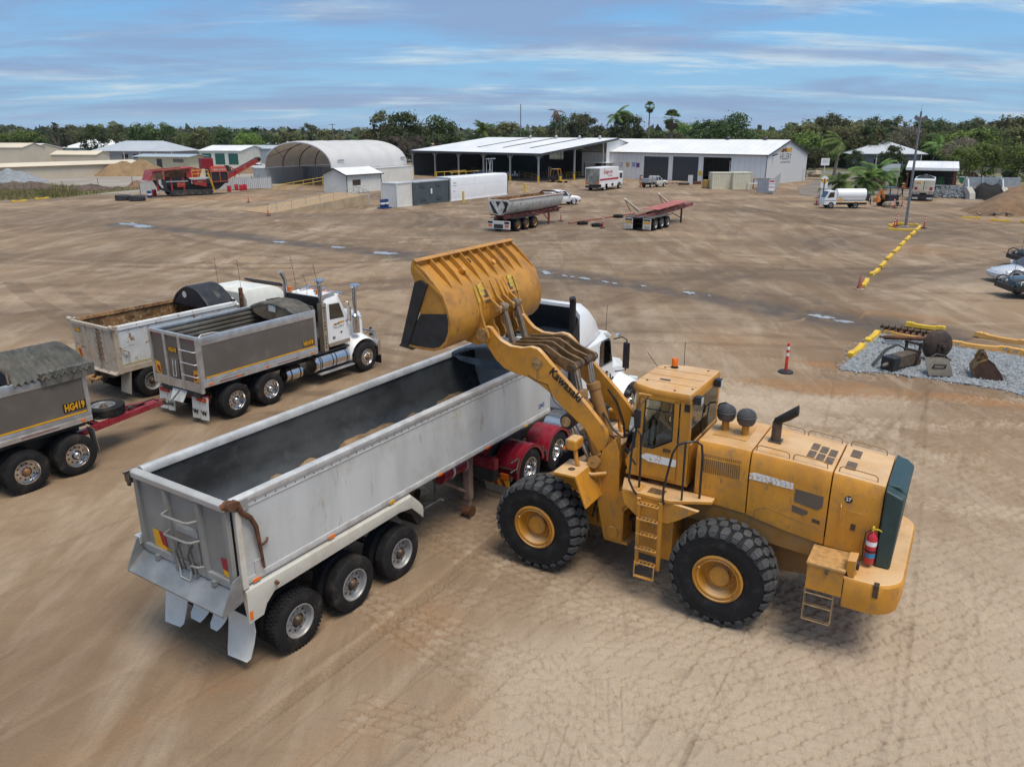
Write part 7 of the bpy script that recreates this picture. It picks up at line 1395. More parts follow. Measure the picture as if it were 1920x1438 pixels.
# ------------------------------------------------------------------ sheds
def shed(name,label,cat,loc,rot,L,W_,h,ridge,wm,rm,opens=(),trim=None,over=.25,left_open=False,group=None,gable=True,back=True):
    """front wall along +x at y=0, ridge parallel to x; opens = (x0, x1, z0, z1)"""
    r_=thing(name,label,cat,loc,rot,group);th=.12
    xs=sorted({0,L,*[o[0]for o in opens],*[o[1]for o in opens]});b=MB()
    for a,c in zip(xs[:-1],xs[1:]):
        hit=[o for o in opens if o[0]<=a+1e-6 and o[1]>=c-1e-6]
        if not hit:b.box(a,c,0,th,0,h)
        else:
            z0,z1=hit[0][2],hit[0][3]
            if z0>0:b.box(a,c,0,th,0,z0)
            if z1<h:b.box(a,c,0,th,z1,h)
    b.build('front_wall',wm,r_,smooth=0)
    if back:MB().box(0,L,W_-th,W_,0,h).build('rear_wall',wm,r_,smooth=0)
    for x in(0,L-th):MB().prism([(th,0),(W_-th,0),(W_-th,h)]+([(W_/2,ridge-.05)]if gable else[])+[(th,h)],'x',x,x+th).build('gable_wall',wm,r_,smooth=0)
    for s in(0,1):
        y0,y1=(-over,W_/2)if s==0 else(W_+over,W_/2);k=(ridge-h)/(W_/2);z0=h-over*k
        MB().hexa([(-over,y0,z0),(L+over,y0,z0),(L+over,y1,ridge),(-over,y1,ridge),(-over,y0,z0+.1),(L+over,y0,z0+.1),(L+over,y1,ridge+.1),(-over,y1,ridge+.1)]).build('roof',rm,r_,smooth=0)
    if trim:
        MB().box(-over,L+over,-over-.12,-over+.0,h-over*(ridge-h)/(W_/2)-.06,h+.08-over*(ridge-h)/(W_/2)).build('gutter',trim,r_)
        for x in(-.02,L+.02-.1):MB().box(x,x+.1,-.06,.0,0,h).build('downpipe',trim,r_)
        for x in(-over-.03,L+over-.07):MB().prism([(-over,h-.18),(W_/2,ridge-.08),(W_+over,h-.18),(W_+over,h+.0),(W_/2,ridge+.12),(-over,h+.0)],'x',x,x+.1).build('barge_board',trim,r_)
    return r_
ROOFW=mat('white metal roof',(.78,.79,.80),.45,var=.03,scale=.3,bands=(0,1.5,.05,(.62,.64,.66)));ROOFG=mat('grey metal roof',(.42,.46,.50),.5,var=.05,scale=.3);WALLW=mat('pale grey cladding',(.72,.735,.74),.55,var=.04,scale=.3,bands=(0,1.0,.05,(.58,.59,.60)));WALLB=mat('beige cladding',(.56,.49,.38),.6,var=.05,scale=.3);TRIM=mat('charcoal trim',(.045,.05,.055),.5);SLAT=mat('charcoal roller door',(.042,.047,.055),.5,var=.1)
ss2=shed('site_shed','small white gabled site shed with dark trim in front of the dome','shed',ss_,sr2,7.3,4.6,2.55,3.35,CW,ROOFW,((1.2,2.9,1.0,1.8),),TRIM)
MB().box(1.25,2.85,.03,.06,1.03,1.77).build('window',GLASSD,ss2)
rg=thing('cable_reel','yellow hose reel stand against the gable of the site shed','reel',gp(625,361),0);MB().tube([(-.6,0,0),(-.6,0,1.9),(.6,0,1.9),(.6,0,0)],.05).tube([(-.6,0,1.0),(.6,0,1.0)],.05).build('stand',YR,rg)
for z in(1.35,1.75):MB().cyl((-.45,0,z),(.45,0,z),.2,n=14).build('reel',mat('dull yellow reel',(.40,.26,.04),.6,var=.4),rg)
# main shed
MF=gp(1434,347);ML=39.0;mrot=-43.5;ms=(MF[0]-ML*math.cos(R(mrot)),MF[1]-ML*math.sin(R(mrot)))
HM=4.77
def along(u): # distance along the front wall at photograph column u
    k=(u-960)/1453.0;lo,hi=0,ML
    for _ in range(40):
        m_=(lo+hi)/2;x,y=ms[0]+m_*math.cos(R(mrot)),ms[1]+m_*math.sin(R(mrot));
        if x/(y*math.cos(PIT)+6*math.sin(PIT))<k:lo=m_
        else:hi=m_
    return lo
d1a,d1b,d2a,d2b,d3a,d3b=[along(u)for u in(1207,1253,1261,1309,1318,1370)]
e0,e1=along(1116),along(1146)
MS=shed('workshop','long pale grey workshop with charcoal roller doors and a logo on its gable','workshop',ms,mrot,ML,15.5,HM,7.0,WALLW,ROOFW,((e0,e1,0,2.6),(d1a,d1b,0,4.1),(d2a,d2b,0,4.2),(d3a,d3b,0,4.2)),TRIM)
for a,b_,zt_ in((d1a,d1b,4.1),(d2a,d2b,4.2)):
    rd=MB().box(a,b_,.08,.12,0,zt_).build('roller_door',SLAT,MS)
    for k in range(10):MB().box(a+.05,b_-.05,.05,.08,.2+k*.4,.34+k*.4).build('slat',SLAT,rd)
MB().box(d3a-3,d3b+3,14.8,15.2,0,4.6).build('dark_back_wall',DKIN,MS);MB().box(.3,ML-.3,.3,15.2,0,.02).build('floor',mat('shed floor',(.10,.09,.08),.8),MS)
aw=MB().box(e0-.8,e1+.6,-2.6,.0,2.75,2.85).build('awning',ROOFW,MS)
for x in(e0-.7,e1+.5):MB().box(x-.06,x+.06,-2.55,-2.43,0,2.75).build('post',TRIM,aw)
for i,(u,v,c_)in enumerate(((1165,309,(.5,.52,.55)),(1177,309,(.55,.33,.12)),(1188,309,(.25,.33,.5)),(1196,310,(.14,.05,.22)),(1314,325,(.72,.5,.03)))):
    x=along(u);Y_=ms[1]+x*math.sin(R(mrot));z=zat(Y_,v);MB().box(x-.38,x+.38,-.03,-.005,z-.4,z+.4).build('wall_sign',mat('sign %d'%i,c_,.5),MS)
for u in(1320,1391):x=along(u);MB().cyl((x,7.75,7.0),(x,7.75,7.35),.28,n=14).cyl((x,7.75,7.35),(x,7.75,7.6),.45,.3,n=14).build('roof_vent',TRIM,MS)
GX_=ML+.004
lg=MB().prism([(4.6,5.15),(6.2,5.15),(6.2,5.75),(5.5,5.55),(5.1,5.6),(4.6,5.4)],'x',GX_,GX_+.02).prism([(6.2,5.15),(8.9,5.15),(8.9,5.85),(7.4,5.7),(6.8,5.85),(6.3,5.7)],'x',GX_,GX_+.02).build('hill_logo',MATS['logo orange'],MS,smooth=0)
MB().prism([(4.9,5.15),(5.6,5.75),(6.0,5.5),(6.4,5.9),(7.0,5.15),(6.6,5.15),(6.3,5.45),(5.9,5.2)],'x',GX_+.022,GX_+.04).build('hill_logo',INK,MS,smooth=0)
text('HILLERY',1.45,mat('grey print',(.12,.12,.12),.5),MS,(GX_+.01,6.75,4.35),(0,1,0),(0,0,1),.004,.004,xs=.82);text('CONTRACTING',.42,MATS['grey print'],MS,(GX_+.01,6.75,3.45),(0,1,0),(0,0,1),.004,xs=1.3)
MB().beam((GX_,1.9,4.6),(GX_+.8,1.9,4.9),.25,.15).build('flood_light',BLK,MS);MB().box(GX_,GX_+.05,14.2,14.9,.2,2.2).build('side_door',CG,MS)
# open shed
OB=gp(1013,342);orot=mrot;OL=34.5;oo=(OB[0]-OL*math.cos(R(orot)),OB[1]-OL*math.sin(R(orot)))
OS=thing('open_shed','wide open fronted machinery shed with white skillion roof on steel posts','shed',oo,orot)
k_=lambda y:4.75+(2.4*y/22 if y<22 else 2.4-2.2*(y-22)/10)
for nm,x0,x1 in(('roof',-.5,OL+.5),):
    MB().hexa([(x0,-.6,k_(-.6)),(x1,-.6,k_(-.6)),(x1,22,k_(22)),(x0,22,k_(22)),(x0,-.6,k_(-.6)+.12),(x1,-.6,k_(-.6)+.12),(x1,22,k_(22)+.12),(x0,22,k_(22)+.12)]).build(nm,ROOFW,OS,smooth=0)
    MB().hexa([(x0,22,k_(22)-.01),(x1,22,k_(22)-.01),(x1,32,4.9),(x0,32,4.9),(x0,22,k_(22)+.11),(x1,22,k_(22)+.11),(x1,32,5.02),(x0,32,5.02)]).build(nm,ROOFW,OS,smooth=0)
MB().box(-.5,OL+.5,-.75,-.6,4.45,4.85).build('fascia',TRIM,OS)
for x in(12.5,19.5,26.5):MB().hexa([(x,6,k_(6)+.13),(x+.45,6,k_(6)+.13),(x+.45,22,k_(22)+.13),(x,22,k_(22)+.13),(x,6,k_(6)+.2),(x+.45,6,k_(6)+.2),(x+.45,22,k_(22)+.2),(x,22,k_(22)+.2)]).build('roof_step',TRIM,OS,smooth=0)
for x in(14,21,27,32):MB().cyl((x,20,6.9),(x,20,7.35),.25,n=12).ball((x,20,7.45),.3,10).build('roof_vent',GALV,OS)
POST=mat('grey steel post',(.33,.34,.35),.5,metal=.3)
for i in range(6):
    x=.2+i*(OL-.4)/5;pm=MB().box(x-.12,x+.12,-.4,-.16,.9 if i>0 else 0,4.6).build('post',POST,OS);MB().box(x-.13,x+.13,-.42,-.15,0,1.0).build('yellow_sleeve',YR,pm)
    for s in(-1,1):MB().beam((x,-.28,3.7),(x+s*.8,-.28,4.5),.08).build('knee_brace',POST,pm)
for y in(9.5,18):pm=MB().box(OL-.25,OL,y-.12,y+.12,.9,k_(y)).build('post',POST,OS);MB().box(OL-.26,OL+.01,y-.13,y+.13,0,1.0).build('yellow_sleeve',YR,pm)
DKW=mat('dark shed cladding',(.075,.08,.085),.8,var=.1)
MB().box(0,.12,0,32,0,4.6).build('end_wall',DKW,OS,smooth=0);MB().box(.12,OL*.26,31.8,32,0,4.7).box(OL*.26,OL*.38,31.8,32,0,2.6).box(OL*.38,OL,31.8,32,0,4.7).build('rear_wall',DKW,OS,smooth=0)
MB().prism([(19,0),(32,0),(32,4.8),(22,k_(22)-.1),(19,k_(19)-.1)],'x',OL-.12,OL).build('side_wall',WALLW,OS,smooth=0);MB().prism([(22,k_(22)-.25),(-.6,k_(-.6)-.25),(-.6,k_(-.6)+.15),(22,k_(22)+.15)],'x',OL+.5,OL+.6).build('barge_board',TRIM,OS,smooth=0)
MB().box(0,OL,-.2,31.8,0,.03).build('floor',mat('shed dirt floor',(.12,.10,.08),.9),OS);MB().box(8,8.2,14,31,0,4.5).build('partition',mat('dark green partition',(.03,.07,.07),.7),OS)
def at_os(x,y):c,s=math.cos(R(orot)),math.sin(R(orot));return(oo[0]+x*c-y*s,oo[1]+x*s+y*c)
for(x,y,rt,nm,l,m,dims)in((13.2,6,30,'steel_crate','blue white bagged stillage inside the open shed',mat('pale blue wrap',(.42,.50,.62),.5,var=.4),(2.6,1.2,1.3)),(20,5,10,'workbench','cluttered pale workbench deep in the open shed',mat('bench clutter',(.30,.30,.27),.7,var=.6,scale=2),(3.2,1.2,1.2)),(24,4,0,'engine_stand','grey engine parts on a stand under the open shed',GALV,(2.2,1.0,1.4)),(9.5,10,5,'parts_rack','dark parts rack at the back of the open shed',RUST,(4,1,1.8)),(4,8,0,'red_machine','red wheeled machine in the shade of the open shed',RED_,(1.4,1.2,1.6))):
    q=thing(nm,l,'workshop gear',at_os(x,y),rt);L_,W_,h_=dims
    MB().box(-L_/2,L_/2,-W_/2,W_/2,.35*h_,.42*h_).build('shelf',STEEL,q);rnd=random.Random(int(x))
    for j in range(5):a=-L_/2+L_*(j+.1)/5;MB().box(a,a+L_/6,-W_/2.2,W_/2.4,.42*h_,h_*rnd.uniform(.6,1)).build('item',m,q,.03)
    for a in(-1,1):
        for b_ in(-1,1):MB().box(a*L_/2-.05,a*L_/2+.05,b_*W_/2-.05,b_*W_/2+.05,0,h_*.9).build('leg',STEEL,q)
fk=thing('forklift','black and yellow forklift parked at the open shed corner','forklift',gp(1040,342),150)
MB().box(-1.1,.8,-.6,.6,.35,1.1).box(-1.3,-.6,-.6,.6,.4,1.35).build('body',BLK,fk,.06);MB().tube([(.7,-.55,1.0),(.4,-.55,2.2),(-.8,-.55,2.25),(-1.0,-.55,1.2)],.05).tube([(.7,.55,1.0),(.4,.55,2.2),(-.8,.55,2.25),(-1.0,.55,1.2)],.05).box(-.8,.4,-.55,.55,2.18,2.26).build('overhead_guard',YEL,fk)
MB().box(.95,1.08,-.45,-.3,.1,2.6).box(.95,1.08,.3,.45,.1,2.6).box(1.0,1.06,-.5,.5,.5,.9).build('mast',STEEL,fk)
for y in(-.3,.2):MB().box(1.05,2.1,y,y+.12,.1,.16).build('fork',STEEL,fk)
for x,r_ in((.55,.4),(-.85,.32)):
    for s in(-1,1):car_wheel(fk,x,s*.62,s,round(r_,2),YEL)
ya=thing('tool_trolley','small yellow steel trolley beside the forklift','trolley',gp(1056,343),20);MB().box(-.7,.7,-.4,.4,.3,.42).box(-.7,-.5,-.4,.4,.42,1.1).build('frame',YR,ya)
for x in(-.5,.5):
    for s in(-1,1):car_wheel(ya,x,s*.4,s,.18,BLK)
wt=thing('water_tank','rust stained round water tank on the roof line behind the open shed','tank',gp(820,298),0);MB().cyl((0,0,0),(0,0,4.6),2.2,n=24).cyl((0,0,4.6),(0,0,5.0),2.2,.4,n=24).build('shell',mat('rust stained tank',(.50,.36,.22),.7,var=.25,scale=.8),wt)
# service truck
st0=gp(1124,359);sv=thing('service_truck','white box service truck with red stripe and lettering near the workshop','truck',st0,57)
BXW=mat('service white',(.78,.79,.80),.4,var=.03)
MB().box(0,6.3,0,2.45,.95,3.35).build('box_body',BXW,sv,.03);MB().box(6.4,8.2,.1,2.35,.6,2.6).build('cab',WHITE,sv,.1);MB().box(-.05,0,.1,2.35,.9,3.2).build('rear_door',mat('mirror steel door',(.30,.29,.26),.3,metal=.6,var=.4,scale=1.2),sv)
MB().slab([(0,-.01,1.5),(6.3,-.01,1.5),(6.3,-.01,1.78),(0,-.01,1.62+.12)],(0,-.01,0)).build('red_stripe',mat('stripe red',(.45,.02,.03),.4),sv,smooth=0)
text('Snap-on',.92,MATS['stripe red'],sv,(2.6,-.015,2.72),(1,0,0),(0,0,1),.004,.012,shear=.25);text('TOOLS',.34,MATS['stripe red'],sv,(3.4,-.015,2.12),(1,0,0),(0,0,1),.004,.0,xs=1.4)
for x in(.5,2.6,4.6):MB().box(x,x+1.3,-.03,0,.5,.98).build('locker',BXW,sv,.01)
for x in(.02,):
    for y in(.15,1.95):MB().box(-.1,-.05,y,y+.35,1.0,1.3).build('tail_lamp',LENSA,sv)
MB().slab([(6.9,.09,1.6),(7.9,.09,1.6),(7.8,.09,2.35),(6.9,.09,2.35)],(0,-.01,0)).build('side_window',GLASSD,sv,smooth=0);MB().box(.2,8.0,.6,1.85,.5,.8).box(-.3,.0,.2,2.25,.45,.75).build('chassis',BLK,sv)
for x in(1.6,6.9):
    for s,y in((-1,.0),(1,2.45)):wheel(sv,x,y,s,'steer',ALU,inner=False,r=.48)
ibc=thing('ibc_tank','blue and white caged bulk container beside the service truck','bulk container',gp(1113,343),40);MB().box(-.55,.55,-.5,.5,.15,1.1).build('bottle',mat('pale blue plastic',(.35,.48,.66),.5),ibc,.05);MB().box(-.6,.6,-.55,.55,0,.15).box(-.6,.6,-.56,-.52,.55,.62).box(-.6,.6,-.56,-.52,1.05,1.12).build('cage',GALV,ibc)
# racks, cream containers and fence panels by the workshop
cA=gp(1335,355);container(cA,0,2.9,2.4,2.45,CC,'cream ribbed container left of its twin by the workshop');container((cA[0]+3.0,cA[1]-.7),8,3.0,2.4,2.5,CC,'cream ribbed container right of its twin by the workshop')
gb=thing('generator_box','ochre yellow steel box left of the cream containers','box',gp(1325,353),20);MB().box(-.6,.6,-.5,.5,.05,1.25).build('case',mat('ochre case',(.45,.30,.08),.6,var=.15),gb,.04);MB().box(-.65,.65,-.55,.55,0,.1).build('skid',STEEL,gb)
def rack(loc,rot,L,h,label):
    r_=thing('pallet_rack',label,'rack',loc,rot)
    for x in(0,L/2,L):
        for y in(0,.9):MB().box(x-.06,x+.06,y-.05,y+.05,0,h).build('upright',WHITED,r_)
    rnd=random.Random(int(h*10+L))
    for z in(h*.55,h*.88):
        MB().box(0,L,-.05,.05,z,z+.12).box(0,L,.85,.95,z,z+.12).build('beam',WHITED,r_)
        for j in range(6):a=L*(j+.15)/6;MB().box(a,a+L/8,.0,.9,z+.12,z+.12+rnd.uniform(.15,.4)).build('stored_part',RUST if j%3 else STEEL,r_,.02)
rack(gp(1366,343),mrot+4,7.0,3.7,'tall white pallet rack with rusty parts behind the cream containers');rack(gp(1196,334),mrot+4,6.5,2.2,'low white rack of steel parts in front of the left roller door')
bn=thing('trestle_table','white steel trestle with planks right of the cream containers','table',gp(1412,357),0);MB().box(-.9,.9,-.5,.5,.95,1.02).build('top',WHITED,bn)
for x in(-.85,.85):
    for y in(-.45,.45):MB().box(x-.04,x+.04,y-.04,y+.04,0,.95).build('leg',WHITED,bn)
tl=thing('timber_stack','loose stack of tan timber boards above the mesh fence panels','timber stack',gp(1423,354),-20)
rnd=random.Random(3)
for i in range(9):MB().beam((-1.3+rnd.uniform(-.3,.2),-.5+i*.12,1.25+rnd.uniform(0,.25)),(1.3+rnd.uniform(-.2,.4),-.4+i*.12,1.3+rnd.uniform(0,.3)),.12,.05).build('board',mat('tan timber',(.38,.24,.12),.7,var=.3),tl)
for x in(-.9,.9):MB().box(x-.05,x+.05,-.5,.5,0,1.22).build('trestle',STEEL,tl)
MESHF=mat('translucent mesh panel',(.42,.44,.46),.6,var=.1)
def fence_panels(pts,h,label,name='mesh_fence',m=None):
    p0=pts[0];r_=thing(name,label,'fence',p0)
    for i,(a,b)in enumerate(zip(pts[:-1],pts[1:])):
        A=(a[0]-p0[0],a[1]-p0[1]);B=(b[0]-p0[0],b[1]-p0[1]);MB().slab([(*A,.1),(*B,.1),(*B,h-.08),(*A,h-.08)],(.0,.03,0)).build('panel',m or MESHF,r_,smooth=0)
        MB().tube([(*A,0),(*A,h),(*B,h),(*B,0)],.04).build('frame',GALV,r_)
    return r_
fence_panels([gp(1419,362),gp(1434,363),gp(1449,364)],2.1,'two mesh clad fence panels facing the yard by the timber stack');fence_panels([gp(1449,364),gp(1456,355),gp(1461,350)],2.1,'mesh fence panels running back towards the workshop gable')
rs=thing('notice_board','white and red notice board on the mesh fence corner','sign',(gp(1445,365)[0],gp(1445,365)[1]-.1));MB().box(-.4,.4,-.02,.02,.5,2.0).build('board',WHITE,rs);MB().box(-.35,.35,-.03,-.02,1.7,1.9).box(-.35,.35,-.03,-.02,.95,1.05).build('red_band',LENSR,rs);text('CAUTION',.16,INK,rs,(0,-.03,1.45),(1,0,0),(0,0,1),.002)
sd_=MB().tube([(math.cos(a)*.8,math.sin(a)*.55,.18)for a in[k*.45 for k in range(14)]],.17,n=8,closed=True).build('pipe_coil',BLK,None);sd_.location=(*gp(1282,347),0);tag(sd_,'coil of black pipe on the ground before the middle roller door','pipe coil')
ip=thing('scrap_pile','low scatter of rusty scrap left of the pipe coil','scrap',gp(1264,345))
for i in range(8):MB().beam((-1.6+i*.4,rnd.uniform(-.4,.4),.08),(-.6+i*.4,rnd.uniform(-.4,.4),.15),.12,.1).build('scrap_piece',RUST if i%2 else WHITED,ip)
dr3=thing('sheet_stack','upright pale sheet leaning by the middle roller door','panel',gp(1294,346),0);MB().box(-.4,.4,0,.08,0,1.5).build('sheet',CG,dr3);MB().box(.5,1.8,-.2,.2,0,.5).build('rusty_base',RUST,dr3)
# ------------------------------------------------------------------ people
def person(loc,rot,label,J,shirt,pants,hat=None,skin=None):
    r_=thing('person',label,'person',loc,rot)
    def limb(name,chain,mat_,extra=()):
        vs=[];es=[];rs=[];idx={}
        def vid(n,p,r):
            if n not in idx:idx[n]=len(vs);vs.append(p);rs.append(r)
            return idx[n]
        for path in chain:
            prev=None
            for n,r in path:
                i=vid(n,J[n],r)
                if prev is not None and prev!=i:es.append((prev,i))
                prev=i
        me=bpy.data.meshes.new(name);me.from_pydata(vs,es,[]);o=bpy.data.objects.new(name,me);COL.objects.link(o);o.parent=r_;me.materials.append(mat_)
        sk=o.modifiers.new('skin','SKIN');sk.use_smooth_shade=True
        for v,r in zip(me.skin_vertices[0].data,rs):v.radius=(r,r)
        me.skin_vertices[0].data[0].use_root=True
        sb=o.modifiers.new('sub','SUBSURF');sb.levels=1;sb.render_levels=1
        return o
    # fingers
    for s in 'lr':
        hx,hy,hz=J['hand'+s];wx,wy,wz=J['wrist'+s];d=Vector((hx-wx,hy-wy,hz-wz)).normalized();sd=d.cross(Vector((1,0,.3))).normalized()
        for k in range(4):
            q=Vector((hx,hy,hz))+sd*(k-1.5)*.021;J['f%s%d'%(s,k)]=tuple(q+d*.03);J['g%s%d'%(s,k)]=tuple(q+d*(.085-abs(k-1.4)*.008)+Vector((0,0,-.02)))
        q=Vector((wx,wy,wz))+d*.04;J['t'+s]=tuple(q+sd*.045+d*.03)
    sk_=skin or mat('skin',(.42,.22,.14),.6,var=.06)
    paths=[[('pelvis',.13),('waist',.12),('chest',.14),('neck0',.07),('neck',.052),('head0',.075),('head',.10),('crown',.075)]]
    for s in 'lr':
        paths.append([('pelvis',.13),('hip'+s,.085),('knee'+s,.055),('ankle'+s,.038),('toe'+s,.035)])
        paths.append([('chest',.14),('sh'+s,.06),('elbow'+s,.042),('wrist'+s,.03),('hand'+s,.034)])
        for k in range(4):paths.append([('hand'+s,.034),('f%s%d'%(s,k),.011),('g%s%d'%(s,k),.008)])
        paths.append([('wrist'+s,.03),('t'+s,.010)])
    bd=limb('body',paths,sk_)
    limb('shirt',[[('waist',.14),('chest',.165),('neck0',.085)]]+[[('chest',.165),('sh'+s,.08),('elbow'+s,.058)]for s in 'lr'],shirt)
    limb('trousers',[[('pelvis',.15),('waist',.135)]]+[[('pelvis',.15),('hip'+s,.10),('knee'+s,.07),('ankle'+s,.055)]for s in 'lr'],pants)
    for s in 'lr':a,t_=Vector(J['ankle'+s]),Vector(J['toe'+s]);MB().beam(a+(a-t_)*.3+Vector((0,0,-.02)),t_+(t_-a)*.2,.10,.09).build('boot',mat('work boot',(.06,.04,.025),.7),r_,.02)
    h=Vector(J['head'])
    fwd=(Vector(J['toel'])-Vector(J['anklel']));fwd.z=0;fwd.normalize();sd=Vector((-fwd.y,fwd.x,0))
    fc=MB().ball(h+fwd*.105+Vector((0,0,-.01)),.02,8)
    fc.build('nose',sk_,bd);
    for s in(-1,1):MB().ball(h+fwd*.09+sd*s*.035+Vector((0,0,.02)),.013,8).build('eye',INK,bd);MB().ball(h+sd*s*.10,.025,8).build('ear',sk_,bd)
    MB().beam(h+fwd*.098+sd*-.025+Vector((0,0,-.055)),h+fwd*.098+sd*.025+Vector((0,0,-.055)),.012,.01).build('mouth',mat('lip',(.28,.10,.08),.6),bd)
    if hat:MB().lathe([(.0001,.16),(.09,.15),(.115,.08),(.12,.05),(.24,.035),(.245,.03),(.12,.03)],(h.x,h.y,h.z),'z',18).build('hat',hat,r_)
    else:MB().lathe([(.0001,.125),(.07,.115),(.11,.05),(.112,0),(.10,-.05)],(h.x-fwd.x*.015,h.y-fwd.y*.015,h.z),'z',16).build('hair',mat('dark hair',(.03,.02,.015),.7),r_)
    return r_
STAND={'pelvis':(0,0,.95),'waist':(0,0,1.1),'chest':(.01,0,1.32),'neck0':(0,0,1.45),'neck':(.01,0,1.52),'head0':(.02,0,1.58),'head':(.03,0,1.66),'crown':(.02,0,1.73)}
def pose(base,**k):d=dict(base);d.update(k);return d
ORS=mat('hi vis orange shirt',(.78,.17,.03),.7,var=.08);NAVY=mat('navy trousers',(.03,.035,.06),.8,var=.1);TERR=mat('rust orange work shirt',(.70,.22,.08),.8,var=.12)
walk=pose(STAND,hipl=(0,.1,.9),kneel=(.2,.1,.5),anklel=(.18,.1,.08),toel=(.36,.1,.04),hipr=(0,-.1,.9),kneer=(-.02,-.1,.5),ankler=(-.36,-.1,.14),toer=(-.24,-.1,.05),shl=(0,.2,1.38),elbowl=(.05,.27,1.12),wristl=(.3,.2,1.12),handl=(.38,.18,1.14),shr=(0,-.2,1.38),elbowr=(.08,-.27,1.12),wristr=(.32,-.18,1.15),handr=(.40,-.15,1.17))
person(gp(1690,369),10,'person in orange hi vis shirt and straw hat walking beside the parked white tipper',walk,ORS,NAVY,mat('straw hat',(.55,.42,.22),.8))
stnd=pose(STAND,hipl=(0,.1,.9),kneel=(.03,.11,.5),anklel=(0,.12,.08),toel=(.16,.14,.04),hipr=(0,-.1,.9),kneer=(.03,-.11,.5),ankler=(0,-.12,.08),toer=(.16,-.14,.04),shl=(0,.2,1.38),elbowl=(-.02,.28,1.12),wristl=(.06,.3,.9),handl=(.09,.3,.82),shr=(0,-.2,1.38),elbowr=(-.02,-.28,1.12),wristr=(.06,-.3,.9),handr=(.09,-.3,.82))
person(gp(1201,350),200,'person in orange hi vis shirt standing between the service truck and the laden ute',stnd,ORS,ORS)
c_,s_=math.cos(R(149.14)),math.sin(R(149.14))
sit=pose({'pelvis':(0,0,.12),'waist':(.02,0,.28),'chest':(.03,0,.50),'neck0':(.02,0,.64),'neck':(.03,0,.70),'head0':(.05,0,.76),'head':(.07,0,.84),'crown':(.06,0,.91)},hipl=(.06,.1,.10),kneel=(.46,.16,.14),anklel=(.62,.16,-.24),toel=(.78,.16,-.28),hipr=(.06,-.1,.10),kneer=(.46,-.16,.14),ankler=(.62,-.16,-.24),toer=(.78,-.16,-.28),shl=(.02,.2,.56),elbowl=(.16,.29,.34),wristl=(.38,.22,.44),handl=(.45,.18,.47),shr=(.02,-.2,.56),elbowr=(.16,-.29,.34),wristr=(.38,-.22,.44),handr=(.45,-.18,.47))
person((4.377+1.22*c_,13.14+1.22*s_,2.66),149.14,'person in rust orange work shirt driving, seated inside the wheel loader cab',sit,TERR,mat('grey blue trousers',(.14,.18,.22),.8))
# ------------------------------------------------------------------ red mobile crusher
CX=thing('mobile_crusher','red tracked mobile crusher with hopper and raised conveyor beside the fence','crusher',(-45.757,108.226),40)
RC=mat('crusher red',(.36,.03,.022),.5,var=.18,scale=1.2,dirt=DUST,dirt_amt=.28);RCO=mat('faded orange red',(.46,.085,.05),.5,var=.12,dirt=DUST,dirt_amt=.2);RBR=mat('brown worn hopper',(.11,.06,.045),.7,var=.35,scale=1.5,dirt=DUST,dirt_amt=.3)
for y in(.1,2.4):
    tr=MB().prism([(-.3,.1),(-.6,.45),(-.3,.8),(4.9,.8),(5.25,.45),(4.9,.1)],'y',y,y+.5).build('track',mat('track steel',(.035,.033,.032),.6,var=.4,scale=6,dirt=DUST,dirt_amt=.25),CX,.03)
    for k in range(5):MB().cyl((.3+k,y-.01,.35),(.3+k,y-.03,.35),.18,n=12).build('track_roller',STEEL,tr)
MB().box(-.8,6.0,.6,2.4,.7,1.5).build('chassis',BLK,CX)
MB().hexa([(-3.0,.35,2.3),(2.0,.5,2.5),(2.0,2.5,2.5),(-3.0,2.7,2.3),(-2.6,-.25,3.35),(2.3,-.1,3.65),(2.3,3.1,3.65),(-2.6,3.3,3.35)]).build('hopper',RBR,CX)
MB().prism([(-3.15,2.2),(-2.55,3.45),(-1.2,3.5),(-1.35,2.35)],'y',-.28,-.2).build('hopper_wing',RBR,CX);MB().beam((-2.7,-.3,3.42),(2.3,-.15,3.7),.16,.14).beam((-2.6,3.3,3.4),(2.3,3.1,3.7),.16,.14).build('hopper_rim',RC,CX);MB().prism([(-3.2,2.15),(-3.05,2.2),(-2.5,3.45),(-2.65,3.45)],'y',-.3,3.3).build('hopper_end',RC,CX);MB().box(-1.4,-1.25,-.32,-.2,2.3,3.5).build('hopper_rib',RCO,CX);MB().box(-.9,2.4,.3,2.6,1.4,2.35).build('feeder_frame',BLK,CX,.03);MB().box(.4,1.5,.15,.3,1.2,1.9).build('feeder_motor',RC,CX);MB().box(-1.0,1.9,.1,.3,1.9,2.05).build('pipe_rail',GALV,CX)
for x in(-2.2,-.4,1.2):MB().box(x,x+.2,.2,.4,.8,2.4).build('hopper_leg',RC,CX)
MB().prism([(-2.6,2.2),(-2.3,2.3),(-1.6,1.2),(.9,.25),(.8,.05),(-2.0,1.0)],'y',.3,.7).build('tail_frame',BLK,CX)
MB().prism([(1.8,2.4),(3.5,2.4),(4.0,3.5),(2.4,3.85),(1.7,3.6)],'y',.1,2.8).build('jaw_box',RC,CX,.03);MB().box(4.25,5.8,.6,2.0,3.5,4.9).build('feed_box',mat('deep red box',(.22,.008,.015),.45,var=.15),CX,.04)
MB().prism([(2.4,2.1),(4.3,2.1),(4.3,1.15),(3.4,1.35),(2.6,1.5)],'y',-.1,.3).build('side_cover',RC,CX);text('TEREX',.26,WHITED,CX,(3.4,-.11,1.85),(1,0,0),(0,0,1),.003)
MB().box(2.0,4.8,-.35,.25,2.25,2.42).build('walkway',CG,CX);gd=MB()
for x in(2.4,3.2,4.0,4.6):gd.tube([(x,-.3,2.4),(x,-.3,3.35)],.04)
